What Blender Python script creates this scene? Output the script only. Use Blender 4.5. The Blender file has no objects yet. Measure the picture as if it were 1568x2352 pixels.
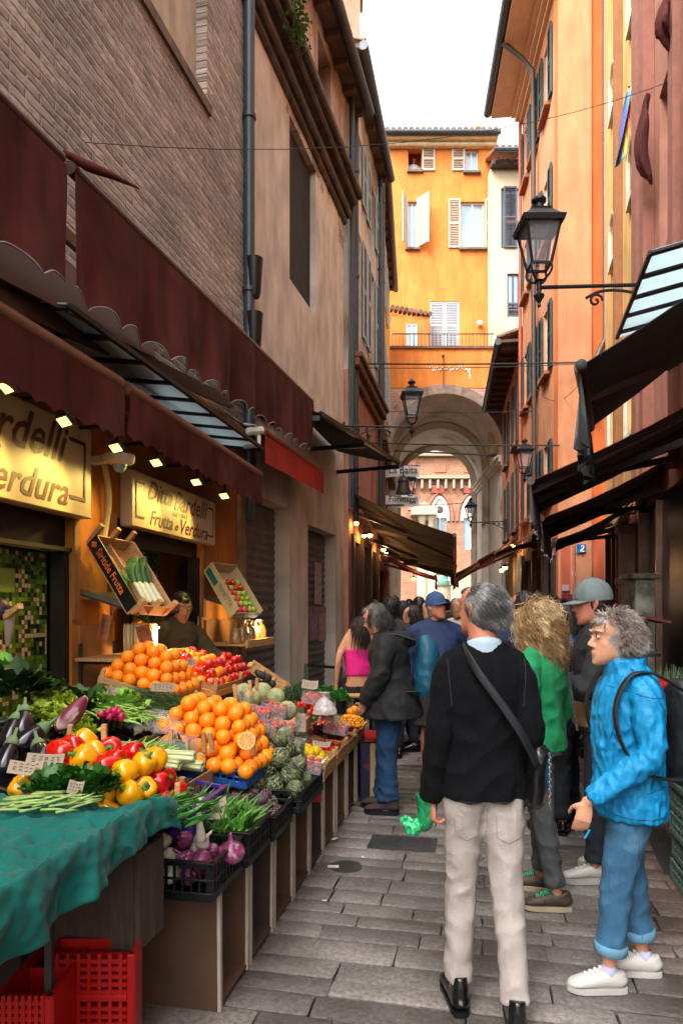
import bpy, math, random
import numpy as np
from mathutils import Vector, Matrix, noise
R = math.radians
S = bpy.context.scene
COL = S.collection
random.seed(7)
# ---------------------------------------------------------------- camera, sky, sun, exposure
cam = bpy.data.cameras.new('camera'); camo = bpy.data.objects.new('camera', cam); COL.objects.link(camo)
camo.location = (0, 0, 1.62); camo.rotation_euler = (R(90), 0, 0)
cam.sensor_fit = 'VERTICAL'; cam.sensor_height = 36; cam.sensor_width = 24; cam.lens = 36 * 1550 / 2352
cam.shift_y = 224 / 2352; cam.clip_start = 0.05; cam.clip_end = 600
S.camera = camo
w = bpy.data.worlds.new('World'); S.world = w; w.use_nodes = True
nt = w.node_tree; bg = nt.nodes['Background']
sky = nt.nodes.new('ShaderNodeTexSky'); sky.sky_type = 'NISHITA'; sky.sun_disc = False
SUN_EL, SUN_ROT = R(54), R(-136)
sky.sun_elevation = SUN_EL; sky.sun_rotation = SUN_ROT; sky.dust_density = 6; sky.air_density = 1.5; sky.ozone_density = 1
hs = nt.nodes.new('ShaderNodeHueSaturation'); hs.inputs['Saturation'].default_value = 0.0
nt.links.new(sky.outputs[0], hs.inputs['Color']); nt.links.new(hs.outputs[0], bg.inputs[0])
bg.inputs[1].default_value = 0.15
sl = bpy.data.lights.new('sun', 'SUN'); sl.energy = .6; sl.angle = R(60); sl.color = (1, .98, .95)
so = bpy.data.objects.new('sun', sl); COL.objects.link(so)
so.rotation_euler = (R(90) - SUN_EL, 0, R(180) - SUN_ROT)
S.view_settings.view_transform = 'Standard'; S.view_settings.look = 'None'
S.view_settings.exposure = 2.15; S.view_settings.gamma = 1
S.cycles.use_denoising = True; S.cycles.max_bounces = 7; S.cycles.diffuse_bounces = 4
S.cycles.glossy_bounces = 3; S.cycles.transmission_bounces = 6; S.cycles.transparent_max_bounces = 8
S.cycles.sample_clamp_indirect = 4; S.cycles.caustics_reflective = False; S.cycles.caustics_refractive = False
# ---------------------------------------------------------------- helpers
F_ = 1550.0
def at_y(px, py, Y): return Vector(((px - 784) / F_ * Y, Y, 1.62 + (1400 - py) / F_ * Y))
def at_z(px, py, z):
 Y = F_ * (1.62 - z) / (py - 1400); return Vector(((px - 784) / F_ * Y, Y, z))
class Frame:
 """a wall line X = X0 + m*Y ; side=+1: the street is on its right (left wall)"""
 def __init__(s, X0, m, side):
  s.X0, s.m, s.side = X0, m, side; s.n = math.sqrt(1 + m * m)
  s.d = Vector((m / s.n, 1 / s.n, 0)); s.o = Vector((side / s.n, -side * m / s.n, 0))
  s.rz = math.atan2(s.d.y, s.d.x)
 def P(s, Y, o, z): return Vector((s.X0 + s.m * Y, Y, 0)) + s.o * o + Vector((0, 0, z))
 def Yp(s, px, o=0.0):
  k = (px - 784) / F_; return (s.X0 + s.side * o * s.n) / (k - s.m)
 def px(s, px, py, o=0.0):
  Y = s.Yp(px, o); z = 1.62 + (1400 - py) / F_ * Y
  return s.Yl(Y, o), z
 def Yl(s, Y, o):      # ray depth Y at offset o -> wall parameter Y (foot of the perpendicular)
  return Y + s.side * s.m * o / s.n
FS = Frame(-2.60, .206, 1); FW = Frame(-2.83, .236, 1); FP = Frame(-3.008, .26, 1)
FB = Frame(-2.35, .206, 1); FC = Frame(-.902, .1126, 1)
FG = Frame(1.73, .25, -1); FD = Frame(2.87, .091, -1); FE = Frame(1.88, .152, -1)
ROT = {}
def tag(o, label=None, cat=None, group=None, kind=None):
 if label: o['label'] = label
 if cat: o['category'] = cat
 if group: o['group'] = group
 if kind: o['kind'] = kind
 return o
def thing(name, label, cat, loc=(0, 0, 0), rz=0, group=None, M=None):
 o = bpy.data.objects.new(name, None); COL.objects.link(o); o.empty_display_size = .1
 if M is None: M = Matrix.Translation(Vector(loc)) @ Matrix.Rotation(rz, 4, 'Z')
 o.matrix_world = M; ROT[o.name] = M.copy()
 return tag(o, label, cat, group)
class MB:
 def __init__(s): s.v = []; s.f = []; s.r = []; s.mi = []; s.T = None
 def add(s, vs, fs, rnd=None, mi=0):
  b = len(s.v)
  if s.T is not None: vs = [s.T @ Vector(p) for p in vs]
  s.v.extend([tuple(p) for p in vs]); rnd = random.random() if rnd is None else rnd
  for f in fs: s.f.append(tuple(i + b for i in f)); s.r.append(rnd); s.mi.append(mi)
 def box(s, c, size, rot=None, bev=0, rnd=None, mi=0):
  c = Vector(c); hx, hy, hz = [q / 2 for q in size]
  rot = rot.to_3x3() if rot is not None else None
  tr = (lambda p: c + rot @ Vector(p)) if rot else (lambda p: c + Vector(p))
  if bev <= 0:
   vs = [tr((x * hx, y * hy, z * hz)) for z in (-1, 1) for y in (-1, 1) for x in (-1, 1)]
   s.add(vs, [(0, 2, 3, 1), (4, 5, 7, 6), (0, 1, 5, 4), (2, 6, 7, 3), (0, 4, 6, 2), (1, 3, 7, 5)], rnd, mi); return
  b = min(bev, hx * .9, hy * .9, hz * .9); vs = []; idx = {}
  for sx in (-1, 1):
   for sy in (-1, 1):
    for sz in (-1, 1):
     idx[(sx, sy, sz)] = len(vs)
     vs += [tr((sx * hx, sy * (hy - b), sz * (hz - b))), tr((sx * (hx - b), sy * hy, sz * (hz - b))), tr((sx * (hx - b), sy * (hy - b), sz * hz))]
  fs = []
  for ax in range(3):
   a1, a2 = [a for a in range(3) if a != ax]
   for sg in (-1, 1):
    q = []
    for p, r_ in ((-1, -1), (1, -1), (1, 1), (-1, 1)):
     k = [0, 0, 0]; k[ax] = sg; k[a1] = p; k[a2] = r_; q.append(idx[tuple(k)] + ax)
    fs.append(tuple(q))
   for p in (-1, 1):
    for r_ in (-1, 1):
     k0 = [0, 0, 0]; k0[a1] = p; k0[a2] = r_; k1 = list(k0); k0[ax] = -1; k1[ax] = 1
     i0, i1 = idx[tuple(k0)], idx[tuple(k1)]
     fs.append((i0 + a1, i1 + a1, i1 + a2, i0 + a2))
  for i in idx.values(): fs.append((i, i + 1, i + 2))
  s.add(vs, fs, rnd, mi)
 def bar(s, a, b, wd, ht=None, up=(0, 0, 1), bev=0, rnd=None, mi=0):
  a, b = Vector(a), Vector(b); ht = ht or wd; d = (b - a); L = d.length
  if L < 1e-6: return
  d.normalize(); u = Vector(up)
  if abs(d.dot(u)) > .98: u = Vector((1, 0, 0))
  x = d.cross(u).normalized(); z = x.cross(d).normalized()
  s.box((a + b) / 2, (wd, L, ht), Matrix((x, d, z)).transposed(), bev, rnd, mi)
 def loft(s, pts, rad, n=10, side=None, cap=True, rnd=None, mi=0, sub=0):
  pts = [Vector(p) for p in pts]; rad = [(q, q) if not isinstance(q, (tuple, list)) else q for q in rad]
  if sub:
   np_, nr = [], []
   for i in range(len(pts) - 1):
    p0, p1, p2, p3 = pts[max(i - 1, 0)], pts[i], pts[i + 1], pts[min(i + 2, len(pts) - 1)]
    r0, r1, r2, r3 = rad[max(i - 1, 0)], rad[i], rad[i + 1], rad[min(i + 2, len(pts) - 1)]
    for k in range(sub):
     t = k / sub
     def cr(a, b, c, d): return .5 * ((2 * b) + (c - a) * t + (2 * a - 5 * b + 4 * c - d) * t * t + (3 * b - a - 3 * c + d) * t ** 3)
     np_.append(cr(p0, p1, p2, p3)); nr.append((max(1e-4, cr(r0[0], r1[0], r2[0], r3[0])), max(1e-4, cr(r0[1], r1[1], r2[1], r3[1]))))
   np_.append(pts[-1]); nr.append(rad[-1]); pts, rad = np_, nr
  vs = []; m = len(pts); prev = None
  for i, p in enumerate(pts):
   t = (pts[min(i + 1, m - 1)] - pts[max(i - 1, 0)]).normalized()
   if side is not None: x = Vector(side)
   elif prev is not None: x = prev
   else: x = Vector((1, 0, 0)) if abs(t.x) < .9 else Vector((0, 1, 0))
   x = (x - t * x.dot(t)).normalized(); prev = x; y = t.cross(x)
   for k in range(n):
    a = 2 * math.pi * k / n
    vs.append(p + x * (math.cos(a) * rad[i][0]) + y * (math.sin(a) * rad[i][1]))
  fs = [(i * n + k, i * n + (k + 1) % n, (i + 1) * n + (k + 1) % n, (i + 1) * n + k) for i in range(m - 1) for k in range(n)]
  if cap: fs += [tuple(range(n))[::-1], tuple(range((m - 1) * n, m * n))]
  s.add(vs, fs, rnd, mi)
 def tube(s, pts, r, n=8, **k): s.loft(pts, [r] * len(pts) if not isinstance(r, (list, tuple)) else r, n, **k)
 def sph(s, c, r, n=12, m=8, rot=None, rnd=None, mi=0):
  c = Vector(c); r = (r, r, r) if not isinstance(r, (tuple, list)) else r; vs = []
  for j in range(m + 1):
   th = math.pi * j / m
   for k in range(n):
    a = 2 * math.pi * k / n; p = Vector((math.sin(th) * math.cos(a) * r[0], math.sin(th) * math.sin(a) * r[1], math.cos(th) * r[2]))
    vs.append(c + (rot.to_3x3() @ p if rot is not None else p))
  s.add(vs, [(j * n + k, (j + 1) * n + k, (j + 1) * n + (k + 1) % n, j * n + (k + 1) % n) for j in range(m) for k in range(n)], rnd, mi)
 def lathe(s, prof, c=(0, 0, 0), n=16, rot=None, rnd=None, mi=0, sy=1):
  c = Vector(c); vs = []
  for r, z in prof:
   for k in range(n):
    a = 2 * math.pi * k / n; p = Vector((r * math.cos(a), r * math.sin(a) * sy, z)); vs.append(c + (rot.to_3x3() @ p if rot is not None else p))
  m = len(prof)
  fs = [(i * n + k, i * n + (k + 1) % n, (i + 1) * n + (k + 1) % n, (i + 1) * n + k) for i in range(m - 1) for k in range(n)]
  if prof[0][0] > 1e-4: fs.append(tuple(range(n))[::-1])
  if prof[-1][0] > 1e-4: fs.append(tuple(range((m - 1) * n, m * n)))
  s.add(vs, fs, rnd, mi)
 def sheet(s, G, th=.004, rnd=None, mi=0):
  """G: array (nu, nv, 3): a sheet of real thickness th"""
  G = np.array(G, dtype=float); nu, nv, _ = G.shape
  du = np.gradient(G, axis=0); dv = np.gradient(G, axis=1); N = np.cross(du, dv)
  N /= np.maximum(np.linalg.norm(N, axis=2, keepdims=True), 1e-9)
  A = (G + N * th / 2).reshape(-1, 3); B = (G - N * th / 2).reshape(-1, 3); vs = [tuple(p) for p in A] + [tuple(p) for p in B]; o = nu * nv
  fs = []
  for i in range(nu - 1):
   for j in range(nv - 1):
    a, b, c, d = i * nv + j, (i + 1) * nv + j, (i + 1) * nv + j + 1, i * nv + j + 1
    fs += [(a, b, c, d), (a + o, d + o, c + o, b + o)]
  rim = [i * nv for i in range(nu)] + [(nu - 1) * nv + j for j in range(1, nv)] + [i * nv + nv - 1 for i in range(nu - 2, -1, -1)] + [j for j in range(nv - 2, 0, -1)]
  for a, b in zip(rim, rim[1:] + rim[:1]): fs.append((a, a + o, b + o, b))
  s.add(vs, fs, rnd, mi)
 def prism(s, poly, d, rnd=None, mi=0):
  """extrude a planar polygon by vector d"""
  poly = [Vector(p) for p in poly]; d = Vector(d); n = len(poly)
  s.add(poly + [p + d for p in poly], [tuple(range(n))[::-1], tuple(range(n, 2 * n))] + [(k, (k + 1) % n, n + (k + 1) % n, n + k) for k in range(n)], rnd, mi)
 def build(s, name, mat, parent=None, smooth=None, M=None, kind=None):
  me = bpy.data.meshes.new(name)
  Mi = ROT[parent.name].inverted() if parent is not None and parent.name in ROT else (M.inverted() if M is not None else None)
  V = np.array(s.v, dtype=float).reshape(-1, 3)
  if Mi is not None:
   A = np.array(Mi); V = V @ A[:3, :3].T + A[:3, 3]
  me.from_pydata(V.tolist(), [], s.f)
  at = me.attributes.new('rnd', 'FLOAT', 'FACE'); at.data.foreach_set('value', s.r)
  for m in (mat if isinstance(mat, (list, tuple)) else [mat]): me.materials.append(m)
  if any(s.mi): me.polygons.foreach_set('material_index', s.mi)
  if smooth:
   me.polygons.foreach_set('use_smooth', [True] * len(me.polygons))
   if smooth is not True: me.set_sharp_from_angle(angle=R(smooth))
  me.update()
  return link(name, me, parent, M, kind)
def link(name, me, parent=None, M=None, kind=None):
 o = bpy.data.objects.new(name, me); COL.objects.link(o)
 if parent is not None:
  o.parent = parent
  if parent.name in ROT: ROT[o.name] = ROT[parent.name]
 elif M is not None: o.matrix_world = M; ROT[o.name] = M.copy()
 else: ROT[o.name] = Matrix.Identity(4)
 if kind: o['kind'] = kind
 return o
def dup(o, M=None, parent=None, label=None, group=None, mat=None):
 c = o.copy(); COL.objects.link(c)
 if parent is not None: c.parent = parent
 if M is not None: c.matrix_world = M; ROT[c.name] = M.copy()
 if label: c['label'] = label
 if group: c['group'] = group
 for ch in list(o.children): dup(ch, None, c)
 return c
def remesh(mb, name, mat, parent=None, vox=.01, sm=4, disp=None, M=None, keep=None):
 """join a mesh builder's overlapping solids into one continuous skin"""
 me = bpy.data.meshes.new('tmp'); me.from_pydata(mb.v, [], mb.f)
 o = bpy.data.objects.new('tmp', me); COL.objects.link(o)
 r = o.modifiers.new('r', 'REMESH'); r.mode = 'VOXEL'; r.voxel_size = vox
 if sm: q = o.modifiers.new('s', 'SMOOTH'); q.factor = .5; q.iterations = sm
 dg = bpy.context.evaluated_depsgraph_get(); out = bpy.data.meshes.new_from_object(o.evaluated_get(dg))
 bpy.data.objects.remove(o); bpy.data.meshes.remove(me)
 n = len(out.vertices); V = np.empty(n * 3); out.vertices.foreach_get('co', V); V = V.reshape(-1, 3)
 if disp is not None:
  N = np.empty(n * 3); out.vertices.foreach_get('normal', N); N = N.reshape(-1, 3)
  D = np.array([disp(p) for p in V.tolist()]); V = V + N * D[:, None]
 Mi = ROT[parent.name].inverted() if parent is not None else (M.inverted() if M is not None else None)
 if Mi is not None: A = np.array(Mi); V = V @ A[:3, :3].T + A[:3, 3]
 out.vertices.foreach_set('co', V.reshape(-1)); out.name = name
 at = out.attributes.new('rnd', 'FLOAT', 'FACE'); at.data.foreach_set('value', [.5] * len(out.polygons))
 out.materials.clear(); out.materials.append(mat)
 out.polygons.foreach_set('use_smooth', [True] * len(out.polygons)); out.update()
 return link(name, out, parent, M)
def text_mb(mb, s, origin, xd, yd, width, height, shear=0, bold=0, depth=.001, mi=0, n=2):
 """lettering as thin raised shapes, fitted to width x height"""
 cu = bpy.data.curves.new('t', 'FONT'); cu.body = s; cu.size = 1; cu.shear = shear; cu.offset = bold; cu.resolution_u = n
 o = bpy.data.objects.new('t', cu); COL.objects.link(o); dg = bpy.context.evaluated_depsgraph_get()
 me = bpy.data.meshes.new_from_object(o.evaluated_get(dg)); bpy.data.objects.remove(o)
 V = np.array([v.co[:] for v in me.vertices]); fs = [tuple(p.vertices) for p in me.polygons]; bpy.data.meshes.remove(me)
 if len(V) == 0: return
 mn, mx = V.min(0), V.max(0); U = (V[:, :2] - mn[:2]) / (mx[:2] - mn[:2]); xd, yd = Vector(xd).normalized(), Vector(yd).normalized(); nz = xd.cross(yd)
 base = [Vector(origin) + xd * (u * width) + yd * (v * height) for u, v in U]
 mb.add([p + nz * depth for p in base], fs, .5, mi)
# ---------------------------------------------------------------- materials
def nodes(name):
 m = bpy.data.materials.new(name); m.use_nodes = True; nt = m.node_tree
 return m, nt, nt.nodes['Principled BSDF'], nt.nodes.new, nt.links.new
def rgb(h):
 if isinstance(h, str):
  c = [int(h[i:i + 2], 16) / 255 for i in (0, 2, 4)]; return tuple((x / 12.92 if x <= .04045 else ((x + .055) / 1.055) ** 2.4) for x in c) + (1,)
 return tuple(h[:3]) + (1,)
def mul(c, k): return tuple(min(1, max(0, x * k)) for x in c[:3]) + (1,)
_mc = {}
def mat(name, col, rough=.7, var=.25, scale=6, bump=.0, bscale=40, metal=0, spec=.5, rv=0.0, stretch=(1, 1, 1), streak=0, col2=None, c2t=.55, sss=0, trans=0, coat=0, emis=None, es=0, sheen=0, wave=None, alpha=1):
 if name in _mc: return _mc[name]
 col = rgb(col); m, nt, b, N, Lk = nodes(name); _mc[name] = m
 tc = N('ShaderNodeTexCoord'); mp = N('ShaderNodeMapping'); mp.inputs['Scale'].default_value = stretch; Lk(tc.outputs['Object'], mp.inputs[0])
 nz = N('ShaderNodeTexNoise'); nz.inputs['Scale'].default_value = scale; nz.inputs['Detail'].default_value = 6; nz.inputs['Roughness'].default_value = .6; Lk(mp.outputs[0], nz.inputs['Vector'])
 rp = N('ShaderNodeValToRGB'); e = rp.color_ramp.elements; e[0].position = .3; e[1].position = .7; e[0].color = mul(col, 1 - var); e[1].color = mul(col, 1 + var); Lk(nz.outputs[0], rp.inputs[0]); out = rp.outputs[0]
 if col2 is not None:
  n2 = N('ShaderNodeTexNoise'); n2.inputs['Scale'].default_value = scale * .37; n2.inputs['Detail'].default_value = 8; Lk(mp.outputs[0], n2.inputs['Vector'])
  r2 = N('ShaderNodeValToRGB'); r2.color_ramp.elements[0].position = c2t - .06; r2.color_ramp.elements[1].position = c2t + .08; Lk(n2.outputs[0], r2.inputs[0])
  mx = N('ShaderNodeMixRGB'); Lk(r2.outputs[0], mx.inputs[0]); Lk(out, mx.inputs[1]); mx.inputs[2].default_value = rgb(col2); out = mx.outputs[0]
 if streak:
  ms = N('ShaderNodeMapping'); ms.inputs['Scale'].default_value = (2.6, 2.6, .6); Lk(tc.outputs['Object'], ms.inputs[0])
  n3 = N('ShaderNodeTexNoise'); n3.inputs['Scale'].default_value = 2.0; n3.inputs['Detail'].default_value = 7; Lk(ms.outputs[0], n3.inputs['Vector'])
  r3 = N('ShaderNodeValToRGB'); r3.color_ramp.elements[0].position = .35; r3.color_ramp.elements[1].position = .65
  r3.color_ramp.elements[0].color = (1 - streak,) * 3 + (1,); r3.color_ramp.elements[1].color = (1, 1, 1, 1); Lk(n3.outputs[0], r3.inputs[0])
  mm = N('ShaderNodeMixRGB'); mm.blend_type = 'MULTIPLY'; mm.inputs[0].default_value = 1; Lk(out, mm.inputs[1]); Lk(r3.outputs[0], mm.inputs[2]); out = mm.outputs[0]
 if rv:
  at = N('ShaderNodeAttribute'); at.attribute_name = 'rnd'; ma = N('ShaderNodeMapRange'); ma.inputs['To Min'].default_value = 1 - rv; ma.inputs['To Max'].default_value = 1 + rv; Lk(at.outputs['Fac'], ma.inputs[0])
  oi = N('ShaderNodeObjectInfo'); mo = N('ShaderNodeMapRange'); mo.inputs['To Min'].default_value = 1 - rv * .5; mo.inputs['To Max'].default_value = 1 + rv * .5; Lk(oi.outputs['Random'], mo.inputs[0])
  mk = N('ShaderNodeMath'); mk.operation = 'MULTIPLY'; Lk(ma.outputs[0], mk.inputs[0]); Lk(mo.outputs[0], mk.inputs[1])
  vm = N('ShaderNodeVectorMath'); vm.operation = 'SCALE'; Lk(out, vm.inputs[0]); Lk(mk.outputs[0], vm.inputs['Scale']); out = vm.outputs[0]
 Lk(out, b.inputs['Base Color'])
 b.inputs['Roughness'].default_value = rough; b.inputs['Metallic'].default_value = metal; b.inputs['Specular IOR Level'].default_value = spec
 if bump:
  nb = N('ShaderNodeTexNoise'); nb.inputs['Scale'].default_value = bscale; nb.inputs['Detail'].default_value = 5; Lk(mp.outputs[0], nb.inputs['Vector'])
  bp = N('ShaderNodeBump'); bp.inputs['Strength'].default_value = 1; bp.inputs['Distance'].default_value = bump; Lk(nb.outputs[0], bp.inputs['Height'])
  if wave:
   wv = N('ShaderNodeTexWave'); wv.inputs['Scale'].default_value = wave[0]; wv.bands_direction = wave[1]; wv.inputs['Distortion'].default_value = wave[2]; wv.inputs['Detail'].default_value = 3; Lk(tc.outputs['Object'], wv.inputs['Vector'])
   b2 = N('ShaderNodeBump'); b2.inputs['Distance'].default_value = wave[3]; Lk(wv.outputs[0], b2.inputs['Height']); Lk(bp.outputs[0], b2.inputs['Normal']); Lk(b2.outputs[0], b.inputs['Normal'])
  else: Lk(bp.outputs[0], b.inputs['Normal'])
 if sss: b.inputs['Subsurface Weight'].default_value = sss; b.inputs['Subsurface Radius'].default_value = (.02, .008, .004)
 if trans: b.inputs['Transmission Weight'].default_value = trans
 if coat: b.inputs['Coat Weight'].default_value = coat; b.inputs['Coat Roughness'].default_value = .15
 if sheen: b.inputs['Sheen Weight'].default_value = sheen
 if emis: b.inputs['Emission Color'].default_value = rgb(emis); b.inputs['Emission Strength'].default_value = es
 if alpha < 1: b.inputs['Alpha'].default_value = alpha
 return m
def brick_mat(name, c1, c2, mortar, bw=.27, rh=.068, ms=.008, bump=.012, plaster=None, pz=None, grime=.5, rough=.95, offs=(0, 0)):
 m, nt, b, N, Lk = nodes(name)
 tc = N('ShaderNodeTexCoord'); sp = N('ShaderNodeSeparateXYZ'); Lk(tc.outputs['Object'], sp.inputs[0]); cb = N('ShaderNodeCombineXYZ'); Lk(sp.outputs['X'], cb.inputs[0]); Lk(sp.outputs['Z'], cb.inputs[1])
 nz = N('ShaderNodeTexNoise'); nz.inputs['Scale'].default_value = 5; nz.inputs['Detail'].default_value = 5; Lk(cb.outputs[0], nz.inputs['Vector'])
 va = N('ShaderNodeVectorMath'); va.operation = 'MULTIPLY_ADD'; va.inputs[1].default_value = (.05, .05, 0); Lk(nz.outputs['Color'], va.inputs[0]); Lk(cb.outputs[0], va.inputs[2])
 bt = N('ShaderNodeTexBrick'); bt.inputs['Scale'].default_value = 1; bt.inputs['Brick Width'].default_value = bw; bt.inputs['Row Height'].default_value = rh; bt.inputs['Mortar Size'].default_value = ms; bt.inputs['Mortar Smooth'].default_value = .6; bt.inputs['Bias'].default_value = 0
 bt.inputs['Color1'].default_value = rgb(c1); bt.inputs['Color2'].default_value = rgb(c2); bt.inputs['Mortar'].default_value = rgb(mortar); Lk(va.outputs[0], bt.inputs['Vector'])
 n2 = N('ShaderNodeTexNoise'); n2.inputs['Scale'].default_value = 14; n2.inputs['Detail'].default_value = 8; n2.inputs['Roughness'].default_value = .7; Lk(cb.outputs[0], n2.inputs['Vector'])
 r2 = N('ShaderNodeValToRGB'); r2.color_ramp.elements[0].position = .3; r2.color_ramp.elements[1].position = .72; r2.color_ramp.elements[0].color = (1.1 - grime,) * 3 + (1,); r2.color_ramp.elements[1].color = (1.25, 1.22, 1.2, 1); Lk(n2.outputs[0], r2.inputs[0])
 mm = N('ShaderNodeMixRGB'); mm.blend_type = 'MULTIPLY'; mm.inputs[0].default_value = 1; Lk(bt.outputs['Color'], mm.inputs[1]); Lk(r2.outputs[0], mm.inputs[2])
 n3 = N('ShaderNodeTexNoise'); n3.inputs['Scale'].default_value = 1.1; n3.inputs['Detail'].default_value = 6; Lk(cb.outputs[0], n3.inputs['Vector'])
 r3 = N('ShaderNodeValToRGB'); r3.color_ramp.elements[0].position = .35; r3.color_ramp.elements[1].position = .65; r3.color_ramp.elements[0].color = (.78, .76, .75, 1); r3.color_ramp.elements[1].color = (1.1, 1.05, 1.0, 1); Lk(n3.outputs[0], r3.inputs[0])
 m3 = N('ShaderNodeMixRGB'); m3.blend_type = 'MULTIPLY'; m3.inputs[0].default_value = 1; Lk(mm.outputs[0], m3.inputs[1]); Lk(r3.outputs[0], m3.inputs[2]); out = m3.outputs[0]
 hgt = N('ShaderNodeMath'); hgt.operation = 'MULTIPLY_ADD'; hgt.inputs[1].default_value = -1; Lk(bt.outputs['Fac'], hgt.inputs[0]); Lk(n2.outputs[0], hgt.inputs[2]); hout = hgt.outputs[0]
 if plaster:
  n4 = N('ShaderNodeTexNoise'); n4.inputs['Scale'].default_value = 1.3; n4.inputs['Detail'].default_value = 9; n4.inputs['Roughness'].default_value = .65; Lk(cb.outputs[0], n4.inputs['Vector'])
  k = N('ShaderNodeMath'); k.operation = 'MULTIPLY_ADD'; k.inputs[1].default_value = 1 / pz[1]; k.inputs[2].default_value = -pz[0] / pz[1]; Lk(sp.outputs['Z'], k.inputs[0])
  ad = N('ShaderNodeMath'); ad.operation = 'ADD'; Lk(k.outputs[0], ad.inputs[0]); Lk(n4.outputs[0], ad.inputs[1])
  rr = N('ShaderNodeValToRGB'); rr.color_ramp.elements[0].position = .5; rr.color_ramp.elements[1].position = .53; Lk(ad.outputs[0], rr.inputs[0])
  ms_ = N('ShaderNodeMapping'); ms_.inputs['Scale'].default_value = (2.2, .9, 1); Lk(cb.outputs[0], ms_.inputs[0])
  n5 = N('ShaderNodeTexNoise'); n5.inputs['Scale'].default_value = 1.6; n5.inputs['Detail'].default_value = 9; Lk(ms_.outputs[0], n5.inputs['Vector'])
  r5 = N('ShaderNodeValToRGB'); c = rgb(plaster); r5.color_ramp.elements[0].position = .32; r5.color_ramp.elements[1].position = .68; r5.color_ramp.elements[0].color = mul(c, .68); r5.color_ramp.elements[1].color = mul(c, 1.12); Lk(n5.outputs[0], r5.inputs[0])
  mx = N('ShaderNodeMixRGB'); Lk(rr.outputs[0], mx.inputs[0]); Lk(r5.outputs[0], mx.inputs[1]); Lk(out, mx.inputs[2]); out = mx.outputs[0]
  mh = N('ShaderNodeMath'); mh.operation = 'MULTIPLY'; Lk(rr.outputs[0], mh.inputs[0]); Lk(hout, mh.inputs[1])
  m6 = N('ShaderNodeMath'); m6.operation = 'MULTIPLY_ADD'; m6.inputs[1].default_value = .25; Lk(n2.outputs[0], m6.inputs[0]); Lk(mh.outputs[0], m6.inputs[2]); hout = m6.outputs[0]
 Lk(out, b.inputs['Base Color']); b.inputs['Roughness'].default_value = rough; b.inputs['Specular IOR Level'].default_value = .2
 bp = N('ShaderNodeBump'); bp.inputs['Distance'].default_value = bump; Lk(hout, bp.inputs['Height']); Lk(bp.outputs[0], b.inputs['Normal'])
 return m
def mosaic_mat():
 m, nt, b, N, Lk = nodes('mosaic_tiles'); tc = N('ShaderNodeTexCoord'); sp = N('ShaderNodeSeparateXYZ'); Lk(tc.outputs['Object'], sp.inputs[0]); cb = N('ShaderNodeCombineXYZ'); Lk(sp.outputs['X'], cb.inputs[0]); Lk(sp.outputs['Z'], cb.inputs[1])
 sc = N('ShaderNodeVectorMath'); sc.operation = 'SCALE'; sc.inputs['Scale'].default_value = 36; Lk(cb.outputs[0], sc.inputs[0])
 fl = N('ShaderNodeVectorMath'); fl.operation = 'FLOOR'; Lk(sc.outputs[0], fl.inputs[0]); wn = N('ShaderNodeTexWhiteNoise'); wn.noise_dimensions = '2D'; Lk(fl.outputs[0], wn.inputs['Vector'])
 rp = N('ShaderNodeValToRGB'); rp.color_ramp.interpolation = 'CONSTANT'; e = rp.color_ramp.elements; e[0].position = 0; e[0].color = rgb('10240d'); e[1].position = .27; e[1].color = rgb('4f7a20')
 q = e.new(.5); q.color = rgb('6b9429'); q = e.new(.72); q.color = rgb('d8c49a'); q = e.new(.9); q.color = rgb('3f661c'); Lk(wn.outputs['Value'], rp.inputs[0])
 fr = N('ShaderNodeVectorMath'); fr.operation = 'FRACTION'; Lk(sc.outputs[0], fr.inputs[0]); s2 = N('ShaderNodeSeparateXYZ'); Lk(fr.outputs[0], s2.inputs[0])
 mn = N('ShaderNodeMath'); mn.operation = 'MINIMUM'; Lk(s2.outputs[0], mn.inputs[0]); Lk(s2.outputs[1], mn.inputs[1]); lt = N('ShaderNodeMath'); lt.operation = 'LESS_THAN'; lt.inputs[1].default_value = .1; Lk(mn.outputs[0], lt.inputs[0])
 mx = N('ShaderNodeMixRGB'); Lk(lt.outputs[0], mx.inputs[0]); Lk(rp.outputs[0], mx.inputs[1]); mx.inputs[2].default_value = rgb('5a5a20'); Lk(mx.outputs[0], b.inputs['Base Color'])
 b.inputs['Roughness'].default_value = .3; iv = N('ShaderNodeMath'); iv.operation = 'SUBTRACT'; iv.inputs[0].default_value = 1; Lk(lt.outputs[0], iv.inputs[1]); bp = N('ShaderNodeBump'); bp.inputs['Distance'].default_value = .002; Lk(iv.outputs[0], bp.inputs['Height']); Lk(bp.outputs[0], b.inputs['Normal'])
 return m
def emit_mat(name, col, s):
 if name in _mc: return _mc[name]
 m, nt, b, N, Lk = nodes(name); _mc[name] = m; b.inputs['Base Color'].default_value = (1, .9, .7, 1); b.inputs['Emission Color'].default_value = rgb(col); b.inputs['Emission Strength'].default_value = s; return m
def glass_mat(name='window_glass', col='7d96a8'):
 return mat(name, col, rough=.08, var=.2, scale=.8, spec=.9, coat=.6)
def fabric(name, col, rough=.85, var=.22, bump=.004, bs=9, sheen=.3, sc=3.5): return mat(name, col, rough=rough, var=var, scale=sc, bump=bump, bscale=bs, sheen=sheen, spec=.2)
METAL = mat('dark_iron', '25282b', rough=.5, var=.35, scale=20, metal=.6, bump=.001, bscale=60)
BLACKP = mat('black_plastic', '0c0d0f', rough=.45, var=.3, scale=12, spec=.4)
WOOD = mat('raw_wood', 'b98c58', rough=.8, var=.35, scale=9, stretch=(1, 8, 8), bump=.001, bscale=60, rv=.18)
CARD = mat('cardboard', '4e3524', rough=.9, var=.2, scale=5, bump=.001, bscale=30, rv=.12)
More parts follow.
